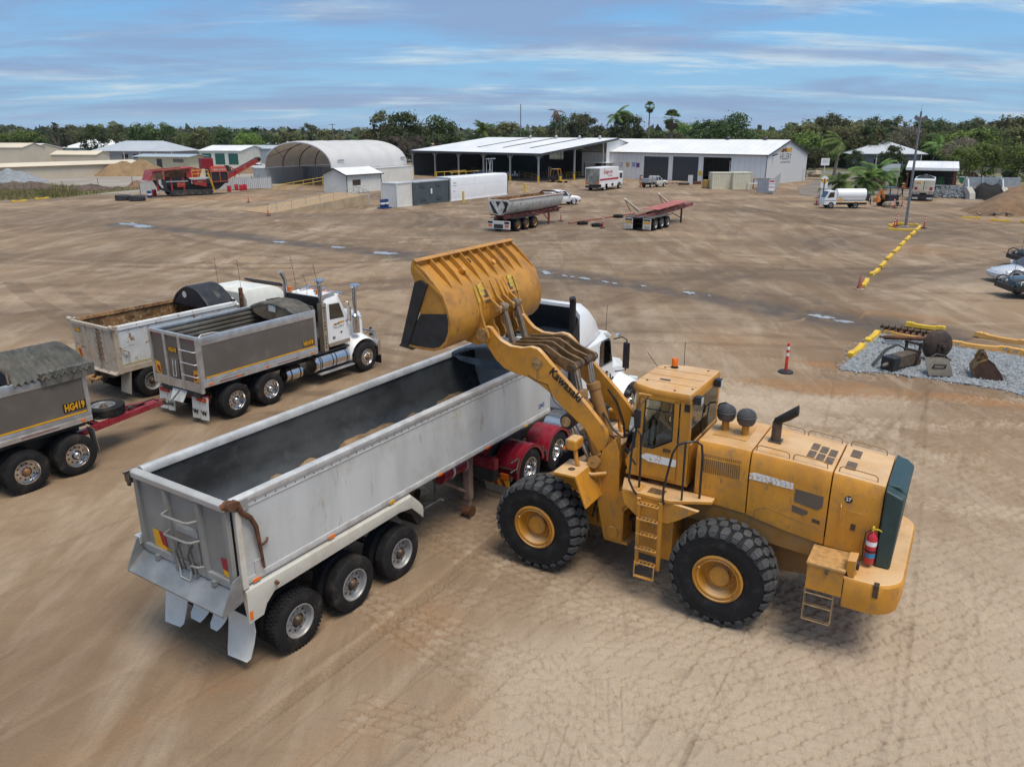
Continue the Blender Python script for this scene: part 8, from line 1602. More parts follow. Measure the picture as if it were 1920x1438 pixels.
gd.tube([(2.4,-.3,3.35),(4.6,-.3,3.4)],.04).tube([(2.4,-.3,2.9),(4.6,-.3,2.9)],.03).build('guard_rail',YR,CX)
la_=MB();
for y in(-.45,-.05):la_.beam((4.6,y,2.9),(5.25,y,.5),.08)
la_.build('ladder',YR,CX)
for k in range(8):MB().beam((4.65+.075*k,-.45,2.6-.27*k),(4.65+.075*k,-.05,2.6-.27*k),.06).build('rung',YR,CX)
MB().box(5.15,7.4,.1,2.4,1.5,3.1).build('engine_bay',BLK,CX);MB().prism([(5.1,3.1),(5.15,3.55),(5.4,3.8),(7.2,3.8),(7.45,3.1)],'y',.05,2.4).build('engine_cover',RCO,CX,.05);text('TEREX PEGSON',.33,WHITED,CX,(6.3,.03,3.35),(1,0,0),(0,0,1),.003,xs=.8)
fr2=MB()
for a,b in(((5.1,3.1),(5.1,1.7)),((7.45,3.1),(7.5,1.8)),((6.3,3.1),(6.3,1.75)),((5.1,1.75),(7.5,1.8)),((5.1,3.1),(7.45,3.1))):fr2.beam((a[0],.02,a[1]),(b[0],.02,b[1]),.09)
fr2.build('bay_frame',RCO,CX);MB().prism([(5.3,1.6),(7.2,1.6),(6.2,.8),(5.6,.6)],'y',.4,2.2).build('under_bin',BLK,CX)
for k in range(5):MB().box(7.3+.25*(k%3),7.8+.25*(k%3),.3+.3*k,.7+.3*k,3.0,3.9-.12*k).build('motor',STEEL if k%2 else BLK,CX)
cv=MB().beam((7.6,1.3,2.2),(12.6,1.3,4.55),1.0,.5).build('conveyor',RCO,CX)
MB().beam((7.7,1.3,2.55),(12.5,1.3,4.88),.7,.06).build('belt',BLK,cv)
for y in(.78,1.82):MB().beam((7.6,y,2.35),(12.6,y,4.72),.06,.4).build('side_rail',RC,cv)
for k in range(5):MB().beam((8.4+k*.8,.7,2.5+k*.38),(8.4+k*.8,.7,3.05+k*.38),.1).build('bracket',RC,cv)
MB().cyl((12.5,.7,4.62),(12.5,1.9,4.62),.28,n=12).build('head_drum',BLK,cv);MB().beam((8.6,.7,2.2),(9.3,.7,3.6),.12).beam((8.2,.7,3.7),(9.4,.7,2.5),.1).build('stay',RC,CX)
# big loader tyres
for(u,v,l)in((232,376,'big lugged loader tyre lying flat, left of two'),(258,377,'big lugged loader tyre lying flat next to the blue drum')):
    b=MB().lathe([(.5,-.3),(.75,-.34),(.9,-.3),(.93,-.2),(.93,.2),(.9,.3),(.75,.34),(.5,.3),(.46,.0)],(0,0,.36),'z',30,closed=True)
    for k in range(24):
        for s in(-1,1):a=2*math.pi*(k+.5*(s>0))/24;b.beam((.95*math.cos(a),.95*math.sin(a),.36+s*.02),(.95*math.cos(a+.2),.95*math.sin(a+.2),.36+s*.30),.07,.06)
    o=b.build('loader_tyre',RUBT,None,smooth=30);o.location=(*gp(u,v),0);tag(o,l,'tyre','big loader tyres')
fence_panels([gp(264,366),gp(300,364)],1.75,'framed pale panel behind the blue drum',m=CG);fa,fb=gp(300,361),gp(510,354)
fence_panels([(fa[0]+(fb[0]-fa[0])*k/8,fa[1]+(fb[1]-fa[1])*k/8)for k in range(9)],1.75,'row of pale corrugated fence panels behind the crusher and red drums',m=mat('corrugated fence',(.52,.54,.55),.6,var=.08,bands=(0,.25,.05,(.34,.36,.38))))
st2=thing('step_stand','grey steel step stand in front of the corrugated fence','step stand',gp(480,353),40)
for x in(-.5,.5):MB().beam((x,-.5,0),(x,.1,1.9),.08).beam((x,.6,0),(x,.1,1.9),.08).build('leg',STEEL,st2)
for z in(.5,1.0,1.5):MB().box(-.5,.5,-.5+z*.3,-.2+z*.3,z,z+.06).build('step',STEEL,st2)
# ------------------------------------------------------------------ right side: water truck, digger, parked tipper, carport, rock wall, bays
F0=gp(1603,391.5);wtk=thing('water_truck','small white water tanker truck facing left near the palms','truck',F0,180);wtk.scale=(.76,.76,.82)
MB().cyl((-1.6,-.95,1.85),(2.7,-.95,1.85),.82,n=26).build('water_tank',TKW,wtk,.03);MB().box(-1.9,3.0,-1.95,.0,.80,1.0).build('deck',WHITED,wtk);MB().box(-1.9,3.0,-.0,.02,.84,.92).build('reflective_strip',MYEL,wtk)
cb_=MB().loft([[(x,y,z)for x,z in((2.95,.55),(2.95,2.25),(3.3,2.42),(4.1,2.38),(4.62,1.5),(4.75,1.2),(4.75,.5))]for y in(.02,-.1,-1.85,-1.97)]).build('cab',WHITE,wtk,.05)
for y,s in((.025,1),(-1.975,-1)):MB().slab([(3.35,y,1.55),(4.35,y,1.45),(4.02,y,2.2),(3.35,y,2.22)],(0,s*.006,0)).build('side_window',GLASSD,cb_,smooth=0)
MB().slab([(4.66,-.15,1.5),(4.66,-1.8,1.5),(4.2,-1.75,2.28),(4.2,-.2,2.28)],(.02,0,.02)).build('windscreen',GLASSD,cb_,smooth=0);MB().box(3.0,4.75,.02,.03,1.06,1.12).build('stripe',INK,cb_,smooth=0)
MB().box(2.1,2.6,.01,.03,1.02,1.42).build('orange_plate',mat('orange plate',(.72,.33,.02),.5),wtk);MB().box(-1.9,4.5,-1.5,-.5,.5,.8).box(-2.0,-1.9,-1.9,-.05,.8,1.9).build('chassis',BLK,wtk)
MB().tube([(-1.9,-.3,1.7),(-2.3,-.3,1.5),(-2.3,-.3,.6)],.06).tube([(-1.9,-.8,1.2),(-2.4,-.8,1.0),(-2.8,-.7,1.0)],.07).tube([(-2.0,-.1,1.9),(-2.2,.1,1.2),(-2.2,.1,.5)],.05).build('hose',STEEL,wtk);MB().slab([(-2.0,-.5,1.3),(-2.7,-.5,.95),(-2.7,-1.4,.95),(-2.0,-1.4,1.3)],(0,0,.05)).build('splash_plate',WHITE,wtk)
for x in(0,3.7):
    for s,y in((1,.05),(-1,-1.98)):wheel(wtk,x,y,s,'dual' if x==0 else 'steer',RIMG,inner=False,r=.46).scale=(.86,.86,.86)
dg=thing('mini_digger','small black and orange mini digger parked by the palms','digger',gp(1664,387),200)
MB().prism([(-.9,.05),(-1.05,.3),(-.9,.55),(.9,.55),(1.05,.3),(.9,.05)],'y',-.75,-.4).prism([(-.9,.05),(-1.05,.3),(-.9,.55),(.9,.55),(1.05,.3),(.9,.05)],'y',.4,.75).build('tracks',BLK,dg,.03)
MB().box(-.9,.7,-.7,.7,.65,1.35).build('body',BLK,dg,.1);MB().box(-.5,.3,-.715,-.7,.8,1.0).build('number_plate',MYEL,dg);MB().box(-.7,.5,-.65,.65,2.1,2.2).build('canopy',mat('dark canopy',(.05,.07,.09),.3),dg,.03)
for x in(-.65,.45):
    for y in(-.6,.6):MB().tube([(x,y,1.3),(x,y,2.1)],.04).build('canopy_post',BLK,dg)
MB().beam((.6,0,.9),(1.3,0,1.9),.25).beam((1.3,0,1.9),(1.7,0,1.0),.2).prism([(1.5,1.0),(1.9,1.0),(2.0,.5),(1.5,.6)],'y',-.35,.35).build('boom',mat('digger orange',(.5,.17,.03),.5,var=.3),dg)
F1=gp(1748,377);pt=thing('tipper_truck','white tipper truck seen from behind, parked beside the carport','tipper truck',F1,62)
MB().box(-1.2,3.6,.0,2.4,1.25,2.6).build('tipper_body',WRU,pt,.03);tg=MB().box(-1.28,-1.2,.1,2.3,1.25,2.55).build('tailgate',mat('cream tailgate',(.62,.58,.46),.6,var=.08,dirt=DUST,dirt_amt=.35),pt)
MB().box(-1.3,-1.28,1.17,1.23,1.3,2.5).build('seam',GREASE,tg);MB().box(-1.31,-1.28,1.6,2.1,2.2,2.4).build('number_plate',MYEL,tg)
for y in(.2,1.9):MB().box(-1.31,-1.28,y,y+.3,1.4,1.75).build('marker',MRED,tg)
MB().box(-1.3,3.6,.05,2.35,1.05,1.25).build('sill',TANG,pt);MB().box(-1.25,-1.1,.0,2.4,.5,.85).box(-1.0,6,.8,1.6,.7,1.05).build('chassis',BLK,pt)
for y in(.02,1.7):MB().slab([(-1.15,y,1.0),(-1.15,y+.68,1.0),(-1.2,y+.66,.25),(-1.2,y+.02,.25)],(-.02,0,0)).build('mud_flap',WHITED,pt,smooth=0)
tarp(pt,2.7,3.6,.05,2.35,2.58,.45,TARPK,5,seed=3);MB().prism([(0,2.6),(.3,2.85),(1.2,3.1),(2.1,2.85),(2.4,2.6)],'x',3.6,3.75).build('headboard',WHITE,pt);MB().box(3.9,5.8,.0,2.4,.8,2.7).build('cab',WHITE,pt,.12);MB().box(5.2,5.4,-.35,-.1,1.7,2.4).box(5.2,5.4,2.5,2.75,1.7,2.4).build('mirror',BLK,pt)
for u in(0,1.3):axle(pt,u,'dual',RIMG)
for s,y in((-1,0),(1,2.46)):wheel(pt,5.0,y,s,'steer',RIMG,inner=False)
# carport
A0,A1=gp(1703,312+4,3.1),gp(1794,319,3.0);ca=math.degrees(math.atan2(A1[1]-A0[1],A1[0]-A0[0]));CL=math.hypot(A1[0]-A0[0],A1[1]-A0[1])
cpp=thing('carport','open carport with flat white roof and rust red posts behind the parked tipper','carport',A0,ca)
MB().hexa([(-.3,-.3,3.0),(CL+.3,-.3,3.0),(CL+.3,8.5,3.75),(-.3,8.5,3.75),(-.3,-.3,3.2),(CL+.3,-.3,3.2),(CL+.3,8.5,3.95),(-.3,8.5,3.95)]).build('roof',ROOFW,cpp,smooth=0);MB().box(-.3,CL+.3,-.42,-.3,2.85,3.25).build('fascia',WHITE,cpp)
for x in(.1,CL-.1):
    for y in(.2,4,8):MB().box(x-.09,x+.09,y-.09,y+.09,0,3+.09*y).build('post',mat('rust red post',(.16,.045,.03),.7,var=.2),cpp)
MB().box(0,CL,8.2,8.35,0,3.6).box(0,.1,3,8.2,0,3.2).build('rear_wall',DKIN,cpp,smooth=0)
for x,m,h in((1.2,BLK,1.2),(3.0,RUST,1.0),(4.6,mat('green machine',(.03,.16,.06),.5),1.3),(6.2,DKIN,1.6)):
    q=thing('stored_machine','dim stored machine under the carport, number unclear','machine',(A0[0]+x*math.cos(R(ca))-5*math.sin(R(ca)),A0[1]+x*math.sin(R(ca))+5*math.cos(R(ca))),ca,'machines stored under the carport');q['label']='dim machine stored in the shade of the carport'
    MB().box(-.6,.6,-.6,.6,.3,h).box(-.3,.5,-.4,.4,h,h+.4).build('body',m,q,.08)
    for a in(-.5,.5):MB().cyl((a,-.65,.3),(a,.65,.3),.3,n=12).build('wheel',RUB,q)
bin_=thing('wheelie_bin','green topped bin beside the right carport post','bin',gp(1802,344),ca);MB().prism([(-.3,.1),(.3,.1),(.38,1.0),(-.38,1.0)],'y',-.35,.35).build('tub',mat('bin green',(.02,.17,.08),.5),bin_,.03);MB().box(-.42,.42,-.4,.42,1.0,1.08).build('lid',mat('pale lid',(.5,.6,.55),.5),bin_,.02)
# rock retaining wall
ROCK=mat('blue grey rock',(.17,.19,.205),.85,var=.4,scale=1.5,rand=.35,bump=.02,bscale=6)
def rock_mesh(seed,m=ROCK,name='rock'):
    rnd=random.Random(seed);b=MB().ball((0,0,0),1,7,.8,4);b.v=[(x*rnd.uniform(.75,1.2),y*rnd.uniform(.75,1.2),z*rnd.uniform(.75,1.2))for x,y,z in b.v]
    return b.build(name,m,None,smooth=0)
R0,R1=gp(1750,371),gp(1824,374);rl=math.hypot(R1[0]-R0[0],R1[1]-R0[1]);rwt=thing('rock_wall','sloping wall of loose blue grey rocks beside the mulch bay','wall',R0,math.degrees(math.atan2(R1[1]-R0[1],R1[0]-R0[0])))
protos=[rock_mesh(i)for i in range(5)];rnd=random.Random(8);n0=0
for i in range(240):
    x,t_=rnd.uniform(0,rl),rnd.random();o=protos[i%5]if i<5 else protos[i%5].copy()
    if i>=5:COL.objects.link(o)
    o.parent=rwt;o.location=(x,.1+t_*1.6,.1+t_*1.35);s=rnd.uniform(.13,.26);o.scale=(s,s,s);o.rotation_euler=(rnd.uniform(0,6),rnd.uniform(0,6),0)
MB().prism([(0,0),(1.7,1.35),(3,1.45),(3,0)],'x',0,rl).build('fill',mat('wall fill',(.12,.12,.12),.9),rwt,smooth=0);MB().box(-.2,rl,1.7,2.0,1.3,1.55).build('kerb',CONC,rwt)
B0,B1=gp(1822,375),gp(1888,376);bl=math.hypot(B1[0]-B0[0],B1[1]-B0[1]);bay=thing('storage_bay','concrete walled bay of black mulch with grey plank screen behind','storage bay',B0,math.degrees(math.atan2(B1[1]-B0[1],B1[0]-B0[0])))
for x in(0,bl):MB().prism([(-.2,0),(3.2,0),(3.2,1.5),(1.6,1.5),(.15,.85)],'x',x-.35,x+.35).build('side_wall',CONC,bay,.03);MB().prism([(1.9,1.5),(3.6,1.5),(3.6,2.5),(2.5,2.5)],'x',x-.08,x+.08).build('wing_plate',CG,bay,smooth=0)
for k in range(4):MB().box(-.1,bl+2.5,3.5,3.62,1.45+.31*k,1.74+.31*k).build('plank',mat('grey plank',(.33,.37,.40),.7,var=.12),bay)
for x in(.1,bl*.5,bl+.1):MB().box(x-.08,x+.08,3.4,3.55,0,2.75).build('post',CG,bay)
MB().box(-1,bl+.3,-.5,-.25,0,.1).build('sill',CONC,bay)
def mound(name,label,cat,loc,rx,ry,h,m,seed=0,pk=1.0,n=34,grp=None,rot=0):
    b=MB();rnd=np.random.default_rng(seed);ang=np.linspace(0,2*np.pi,n,endpoint=False);rs=np.linspace(0,1,12)
    vs=[]
    for r_ in rs:
        for a in ang:
            rr=r_*(1+.12*math.sin(3*a+seed)+.08*math.sin(7*a+2*seed));x,y=rr*rx*math.cos(a),rr*ry*math.sin(a)
            z=h*(max(0,1-r_**pk))*(1+.18*math.sin(2.3*x/rx*3+seed)*math.sin(2.1*y/ry*3))+rnd.normal(0,.02*h)*(r_<.98)
            vs.append((x,y,max(z,-.05)if r_<1 else-.06))
    fs=[(i*n+k,i*n+(k+1)%n,(i+1)*n+(k+1)%n,(i+1)*n+k)for i in range(11)for k in range(n)]
    b.v=vs;b.f=fs;o=b.build(name,m,None,smooth=60);o.location=(*loc,0)if len(loc)==2 else loc;o.rotation_euler=(0,0,R(rot));return tag(o,label,cat,grp)
SOILB=mat('brown soil',(.20,.125,.07),.95,var=.25,scale=1.2,bump=.05,bscale=6);SANDB=mat('tan sand',(.25,.165,.085),.95,var=.15,scale=.8,bump=.03,bscale=5);GREYG=mat('grey gravel heap',(.24,.26,.28),.95,var=.2,scale=1.5,bump=.04,bscale=8);MULCH=mat('black mulch',(.016,.014,.013),.95,var=.5,scale=3,bump=.08,bscale=5);DSOIL=mat('dark clods',(.11,.08,.06),.95,var=.4,scale=2,bump=.08,bscale=5)
mound('mulch_heap','black mulch heap inside the concrete bay','heap',((B0[0]+B1[0])/2+.6,(B0[1]+B1[1])/2+1.9),bl*.62,2.3,1.75,MULCH,2,3.2);hx_,hy_=gp(1890,403);mound('soil_heap','large brown soil heap cut by the right edge','heap',(hx_+5.5,hy_+2.5),8.5,6.5,3.4,SOILB,4,1.15)
wf=thing('wooden_frame','weathered wooden frame lying beside the soil heap','frame',gp(1872,408),5)
for a,b_ in(((-2,0),(-1.2,1.6)),((-1.2,1.6),(2.2,1.4)),((0.2,.1),(.6,1.5)),((1.6,.1),(1.8,1.4))):MB().beam((*a,.25),(*b_,.3),.16,.14).build('timber',mat('weathered timber',(.22,.17,.12),.8,var=.3),wf)
# ------------------------------------------------------------------ roads and verges beyond the yard
def sheet(name,pts,z,m):return kind(MB().prism(pts,'z',-.3,z).build(name,m,None,smooth=0),'structure')
ASPH=mat('pale asphalt',(.17,.17,.17),.9,var=.12,scale=.15);GRASS=mat('dry grass',(.13,.135,.045),.95,var=.3,scale=.25,dirt=(.20,.155,.10),dirt_amt=.5,dscale=.12,bump=.05,bscale=3);SCRUB=mat('scrub floor',(.055,.055,.028),.95,var=.4,scale=.08);DIRTG=mat('grey dirt lot',(.31,.275,.235),.95,var=.12,scale=.12,dirt=(.2,.16,.12),dirt_amt=.3,dscale=.1)
sheet('scrubland',[(-2600,330),(-420,300),(-160,275),(-60,262),(0,250),(60,205),(95,172),(160,150),(500,120),(3000,100),(5000,5500),(-5000,5500)],.010,SCRUB)
sheet('grass_verge',[(-60,236),(-20,222),(30,196),(62,152),(78,134),(130,118),(300,95),(500,121),(160,151),(95,173),(60,206),(0,251),(-60,263)],.022,GRASS)
sheet('street',[(-320,300),(-100,262),(-40,240),(10,226),(48,194),(76,160),(110,143),(200,122),(420,92),(420,100),(202,130),(113,151),(80,168),(52,202),(12,234),(-38,249),(-98,271),(-320,310)],.034,ASPH)
sheet('driveway',[gp(*p)for p in((1495,352),(1530,338),(1600,330),(1640,331),(1700,338),(1750,352),(1740,363),(1660,366),(1560,372),(1500,366))],.028,mat('dark drive',(.15,.135,.12),.9,var=.15,scale=.3,dirt=(.27,.2,.14),dirt_amt=.5,dscale=.2));sheet('dirt_lot',[(-60,112),(-49,118),(-38,132),(-45,165),(-60,232),(-95,258),(-260,262),(-260,120)],.016,DIRTG)
ga_=[gp(*p)for p in((0,376),(60,374),(120,371),(200,362),(262,356),(262,351),(200,352),(120,349),(0,343),(-160,343),(-160,380))];sheet('grass_strip',ga_,.02,GRASS)
GRB=mat('grass blades',(.085,.10,.025),.9,var=.4,scale=.3,tone2=(.20,.17,.07));gb_=MB();rnd=random.Random(4);k=0
while k<7000:
    u=rnd.uniform(-10,275);v=rnd.uniform(344,377)
    p=gp(u,v);
    if not inside(p,ga_):k+=.3;continue
    k+=1;h=rnd.uniform(.12,.5)*(1.3 if u<150 else.7);a=rnd.uniform(0,6.3);c,s=math.cos(a)*.06,math.sin(a)*.06;gb_.add([(p[0]-c,p[1]-s,.0),(p[0]+c,p[1]+s,.0),(p[0]+rnd.uniform(-.2,.2),p[1]+rnd.uniform(-.1,.1),h)],[(0,1,2)])
kind(gb_.build('grass',GRB,None,smooth=0,fix=False),'stuff')
mound('sand_heap','large tan sand heap with two peaks, left peak','heap',gp(232,329),6.5,5,2.7,SANDB,1,1.2);mound('sand_heap','large tan sand heap with two peaks, right higher peak','heap',gp(268,329),6.2,5,3.1,SANDB,3,1.15);mound('gravel_heap','pointed grey gravel heap at the far left','heap',gp(22,343),6.0,4.5,2.4,GREYG,5,.95);mound('gravel_heap','small grey gravel heap right of the pointed one','heap',gp(55,341),3,2.5,1.0,GREYG,6,1.0)
for u,v,rx,h,l,m in((30,356,5.5,1.2,'dark clod heap in the grass at the far left',DSOIL),(62,356,4.0,1.25,'brown clod heap in the grass left of the wire fence post',DSOIL),(170,357,4.5,.9,'long low heap of dark clods and rubble by the wire fence',DSOIL),(258,352,2,1.1,'small brown heap at the end of the grass strip',SOILB)):mound('soil_heap',l,'heap',gp(u,v),rx,2.2,h,m,int(u),1.1)
for u,v,rx,h,l in((452,325,5,1.2,'low brown soil heap behind the conveyor, left one'),(472,324,4,1.1,'low brown soil heap behind the conveyor, middle one'),(492,323,4,1.0,'low brown soil heap behind the conveyor, right one')):mound('soil_heap',l,'heap',gp(u,v),rx,3,h,SOILB,int(u),1.2)
wfn=thing('wire_fence','sagging wire fence with thin steel posts along the left grass','fence',gp(0,372));f0=gp(0,372);prev=None
for u,v in((-40,374),(48,370),(120,364),(186,357),(250,353),(264,368)):
    p=gp(u,v);q=(p[0]-f0[0],p[1]-f0[1]);MB().tube([(*q,0),(*q,1.75)],.04).build('post',STEEL,wfn)
    if prev:
        for z in(.5,1.1,1.65):MB().tube([(*prev,z),((prev[0]+q[0])/2,(prev[1]+q[1])/2,z-.12),(*q,z)],.012,n=4).build('wire',STEEL,wfn)
    prev=q
# ------------------------------------------------------------------ houses and sheds beyond the yard
LB=[gp(-60,341),gp(188,330)];la=math.degrees(math.atan2(LB[1][1]-LB[0][1],LB[1][0]-LB[0][0]));lL=math.hypot(LB[1][0]-LB[0][0],LB[1][1]-LB[0][1])+9
shed('long_store','very long low beige store with pale roof at the far left','store',LB[0],la,lL,7,2.2,2.75,WALLB,mat('beige roof',(.66,.58,.44),.5,var=.04,scale=.2),trim=mat('brown eave',(.25,.17,.10),.6))
def hip_house(name,label,loc,rot,L,W_,h,ridge,wm,rm,wins=(),over=.7,posts=0,doors=()):
    r_=thing(name,label,'house',loc,rot);MB().box(0,L,0,W_,0,h).build('wall',wm,r_,smooth=0);i_=W_*.5
    o=-over;b=MB();v=[(o,o,h),(L+over,o,h),(L+over,W_+over,h),(o,W_+over,h),(i_,W_/2,ridge),(L-i_,W_/2,ridge),(o,o,h+.15),(L+over,o,h+.15),(L+over,W_+over,h+.15),(o,W_+over,h+.15)]
    b.add(v,[(0,1,7,6),(1,2,8,7),(2,3,9,8),(3,0,6,9),(6,7,5,4),(7,8,5),(8,9,4,5),(9,6,4),(3,2,1,0)]);b.build('roof',rm,r_,smooth=0)
    for x0,x1,z0,z1 in wins:f=MB().box(x0-.06,x1+.06,-.05,-.0,z0-.06,z1+.06).build('window',WHITED,r_);MB().box(x0,x1,-.07,-.05,z0,z1).build('pane',GLASSD,f)
    for x0,x1,z1 in doors:MB().box(x0,x1,-.06,0,0,z1).build('door',mat('dark door',(.05,.06,.07),.5),r_)
    for k in range(posts):x=L*k/max(1,posts-1);MB().box(x-.08,x+.08,o+.1,o+.25,0,h).build('veranda_post',WHITED,r_)
    return r_
GRWALL=mat('grey house wall',(.28,.29,.30),.7,var=.05);CRW=mat('cream wall',(.60,.53,.36),.7,var=.05);BLW=mat('blue wall',(.05,.16,.30),.6,var=.1)
def place(u,v):return gp(u,v)
b_=shed('farm_shed','beige gabled shed with white roof and dark door at the far left','shed',place(6,306),-24,11,11,4.0,5.2,WALLB,ROOFW,((1.2,3.4,0,2.6),(7.8,9.8,0,3.4)),over=.25);MB().box(1.2,3.4,.3,.4,0,2.6).box(7.8,9.8,.3,.4,0,3.4).build('door',SLAT,b_)
shed('farm_shed','small beige shed cut by the left edge','shed',place(-45,312),-5,13.5,9,4.6,5.6,WALLB,mat('beige roof',(.66,.58,.44)),over=.2)
shed('garage','low beige garage with pale roof behind the long store','garage',place(98,307),-6,13.5,6,2.4,3.3,WALLB,MATS['beige roof'])
hip_house('house','long house with pale white hip roof behind the grey roofed house',place(124,293),-5,21,13,2.8,5.8,WHITED,ROOFW,((3,5,1,2.2),(9,12,1,2.2)));hip_house('house','far white roofed house partly hidden at the top left',place(200,281),-4,24,12,3.0,5.4,WHITED,ROOFW)
hip_house('house','grey hip roofed house with dark windows behind the sand heap',place(178,304),-8,25,13,3.0,5.9,GRWALL,ROOFG,((9,11,1.1,2.3),(12.5,14.5,1.1,2.3),(16,18,1.1,2.3),(20,22,1.1,2.3)),posts=6)
b_=shed('office','low cream flat roofed office behind the sand heap','office',place(262,317),-14,13.5,6,2.9,3.3,CRW,mat('blue grey roof',(.36,.42,.47),.5,var=.05),over=1.0);MB().box(5,6.4,-.05,0,0,2.3).build('door',SLAT,b_);f=MB().box(9.4,12.4,-.06,0,1.5,2.4).build('window',WHITED,b_)
for k in range(6):MB().box(9.5+k*.48,9.92+k*.48,-.08,-.06,1.56,2.34).build('pane',GLASSD,f)
GRD=mat('green roller door',(.02,.11,.085),.5,var=.1)
b_=shed('garage','pale garage with three green roller doors behind the crusher','garage',place(376,309),-8,11.8,16,3.6,4.8,mat('ivory cladding',(.60,.60,.54),.6),ROOFW,((.6,3.4,0,2.9),(4.4,7.2,0,2.9),(8.2,11,0,2.9)),over=.3)
for a in(.6,4.4,8.2):
    rd=MB().box(a,a+2.8,.08,.12,0,2.9).build('roller_door',GRD,b_)
    for k in range(7):MB().box(a+.05,a+2.75,.05,.08,.12+k*.4,.4+k*.4).build('slat',GRD,rd)
shed('garage','blue grey steel shed right of the green roller doors','shed',place(440,306),-10,12.0,13,3.9,4.7,mat('blue grey cladding',(.30,.35,.40),.6,var=.06),ROOFG)
hip_house('house','pale flat house behind the street left of the dome shelter',place(497,285),-2,16,9,3.4,4.4,WHITED,ROOFW,((2,5,1,2.4),(9,12,1,2.4)),doors=((6.5,8,2.3),));hip_house('house','grey roof peeping over the bushes behind the open shed',place(845,283),-20,22,18,3.5,8.0,WHITED,ROOFG);hip_house('house','low white roofs behind the workshop ridge',place(1155,278),-5,30,14,4.5,6.2,WHITED,ROOFW)
hip_house('house','blue walled house with pale grey hip roof among the trees on the right',place(1598,317),-12,14.5,13,3.4,6.4,mat('grey blue render',(.25,.27,.29),.7),mat('pale grey roof',(.50,.53,.57),.5,var=.05),((4.5,6.5,1.0,2.3),(11,13,1,2.3)),over=1.4,posts=4,doors=((8.2,9.4,2.2),));hip_house('house','grey house cut by the right edge behind the trees',place(1880,312),-20,15,12,3.6,5.6,GRWALL,ROOFG)
for(u,v,w_,h,l,m)in((1538,338,1.4,1.5,'black wheelie bin on the verge right of the workshop',BLK),):q=thing('wheelie_bin',l,'bin',gp(1505,333));MB().box(-.5,.5,-.4,.4,0,1.3).build('tub',m,q,.05);MB().box(-.55,.55,-.45,.45,1.3,1.42).build('lid',mat('orange lid',(.5,.25,.05),.5),q)
def boulder(u,v,s,l,seed):o=rock_mesh(seed,mat('tan boulder',(.34,.27,.20),.9,var=.2,scale=1.5),'boulder');o.location=(*gp(u,v),s*.35);o.scale=(s,s*.8,s*.75);tag(o,l,'boulder','landscape boulders')
for i,(u,v,s,l)in enumerate(((1528,332,1.4,'large tan boulder on the grass right of the black bin'),(1667,389,.8,'pale boulder lying before the mini digger'),(1640,354,.8,'boulder under the dark red shrub near the water truck'),(1686,345,1.0,'boulder left of the carport'),(1766,348,1.1,'flat boulder in front of the carport'),(1895,338,1.2,'pale boulder near the right edge on the verge'),(1648,352,.6,'small pale boulder beside the site board'),(1795,349,.6,'small tan boulder under the bin'))):boulder(u,v,s,l,40+i)
sg=thing('site_board','pale blue grey site board on two white posts by the drive','sign',gp(1667,352),0);MB().box(-1.6,1.3,-.05,.05,1.6,3.6).build('board',mat('pale blue board',(.50,.56,.58),.6,var=.05),sg)
for x in(-1.4,1.1):MB().box(x-.07,x+.07,-.07,.07,0,3.2).build('post',WHITED,sg)
for z in(2.2,2.9):MB().box(-1.55,1.25,-.07,-.05,z,z+.06).build('divider',CGR,sg)
for k in range(3):MB().box(-1.3+k*.9,-.6+k*.9,-.07,-.05,2.4,2.7).build('text_bar',CGR,sg)
s2_=thing('street_sign','small white sign on a post beside the street','sign',gp(1545,324));MB().box(-.9,.9,-.04,.04,1.5,3.0).build('board',WHITE,s2_);MB().box(-.06,.06,-.03,.03,0,1.5).build('post',WHITED,s2_);MB().box(-.6,.6,-.05,-.04,2.1,2.25).box(-.6,.6,-.05,-.04,2.5,2.65).build('print',CGR,s2_)
gt=fence_panels([gp(1535,386),gp(1545,380),gp(1556,374)],1.9,'pale corrugated gate panels behind the water truck cab',m=CG);yl=thing('round_sign','tall white sign with yellow oval behind the water truck','sign',gp(1541,383));MB().box(-.06,.06,-.05,.05,0,3.0).build('post',STEEL,yl);MB().lathe([(.0001,0),(.42,0),(.42,.06),(.0001,.06)],(0,0,2.9),'y',20).box(-.42,.42,0,.06,1.9,2.9).build('panel',WHITE,yl);MB().lathe([(.0001,-.01),(.3,-.01)],(0,0,2.7),'y',18).build('yellow_oval',YPL,yl,fix=False)
# ------------------------------------------------------------------ power poles
def power_pole(u,v,vt,label,arms=1):
    x,y=gp(u,v);h=zat(y,vt);r_=thing('power_pole',label,'power pole',(x,y));p=MB().cyl((0,0,0),(0,0,h),.2,.13,n=8).build('pole',mat('grey timber pole',(.16,.145,.13),.8,var=.2),r_)
    for k in range(arms):MB().beam((-1.2,0,h-.4-k*.9),(1.2,0,h-.4-k*.9),.14).build('cross_arm',STEEL,p)
    return(x,y,h-.3)
pol=[power_pole(*a)for a in((37,288,248,'power pole above the beige shed at the far left'),(165,290,247,'power pole in front of the dark trees left of the white roof'),(206,290,249,'power pole behind the grey hip roof',1),(247,288,247,'power pole with a dish beside the grey hip roof',1),(345,290,237,'power pole above the green door garage',2),(400,288,240,'power pole between the trees right of the garage',2),(490,292,236,'power pole left of the dome shelter',1),(627,294,232,'power pole above the dome shelter roof',1),(792,300,228,'pale power pole in front of the tall eucalypts',0),(976,296,196,'thin mast rising behind the open shed',0),(1051,300,222,'pole behind the open shed beside the dead palm',0),(1456,300,244,'pole beyond the workshop gable',1))]
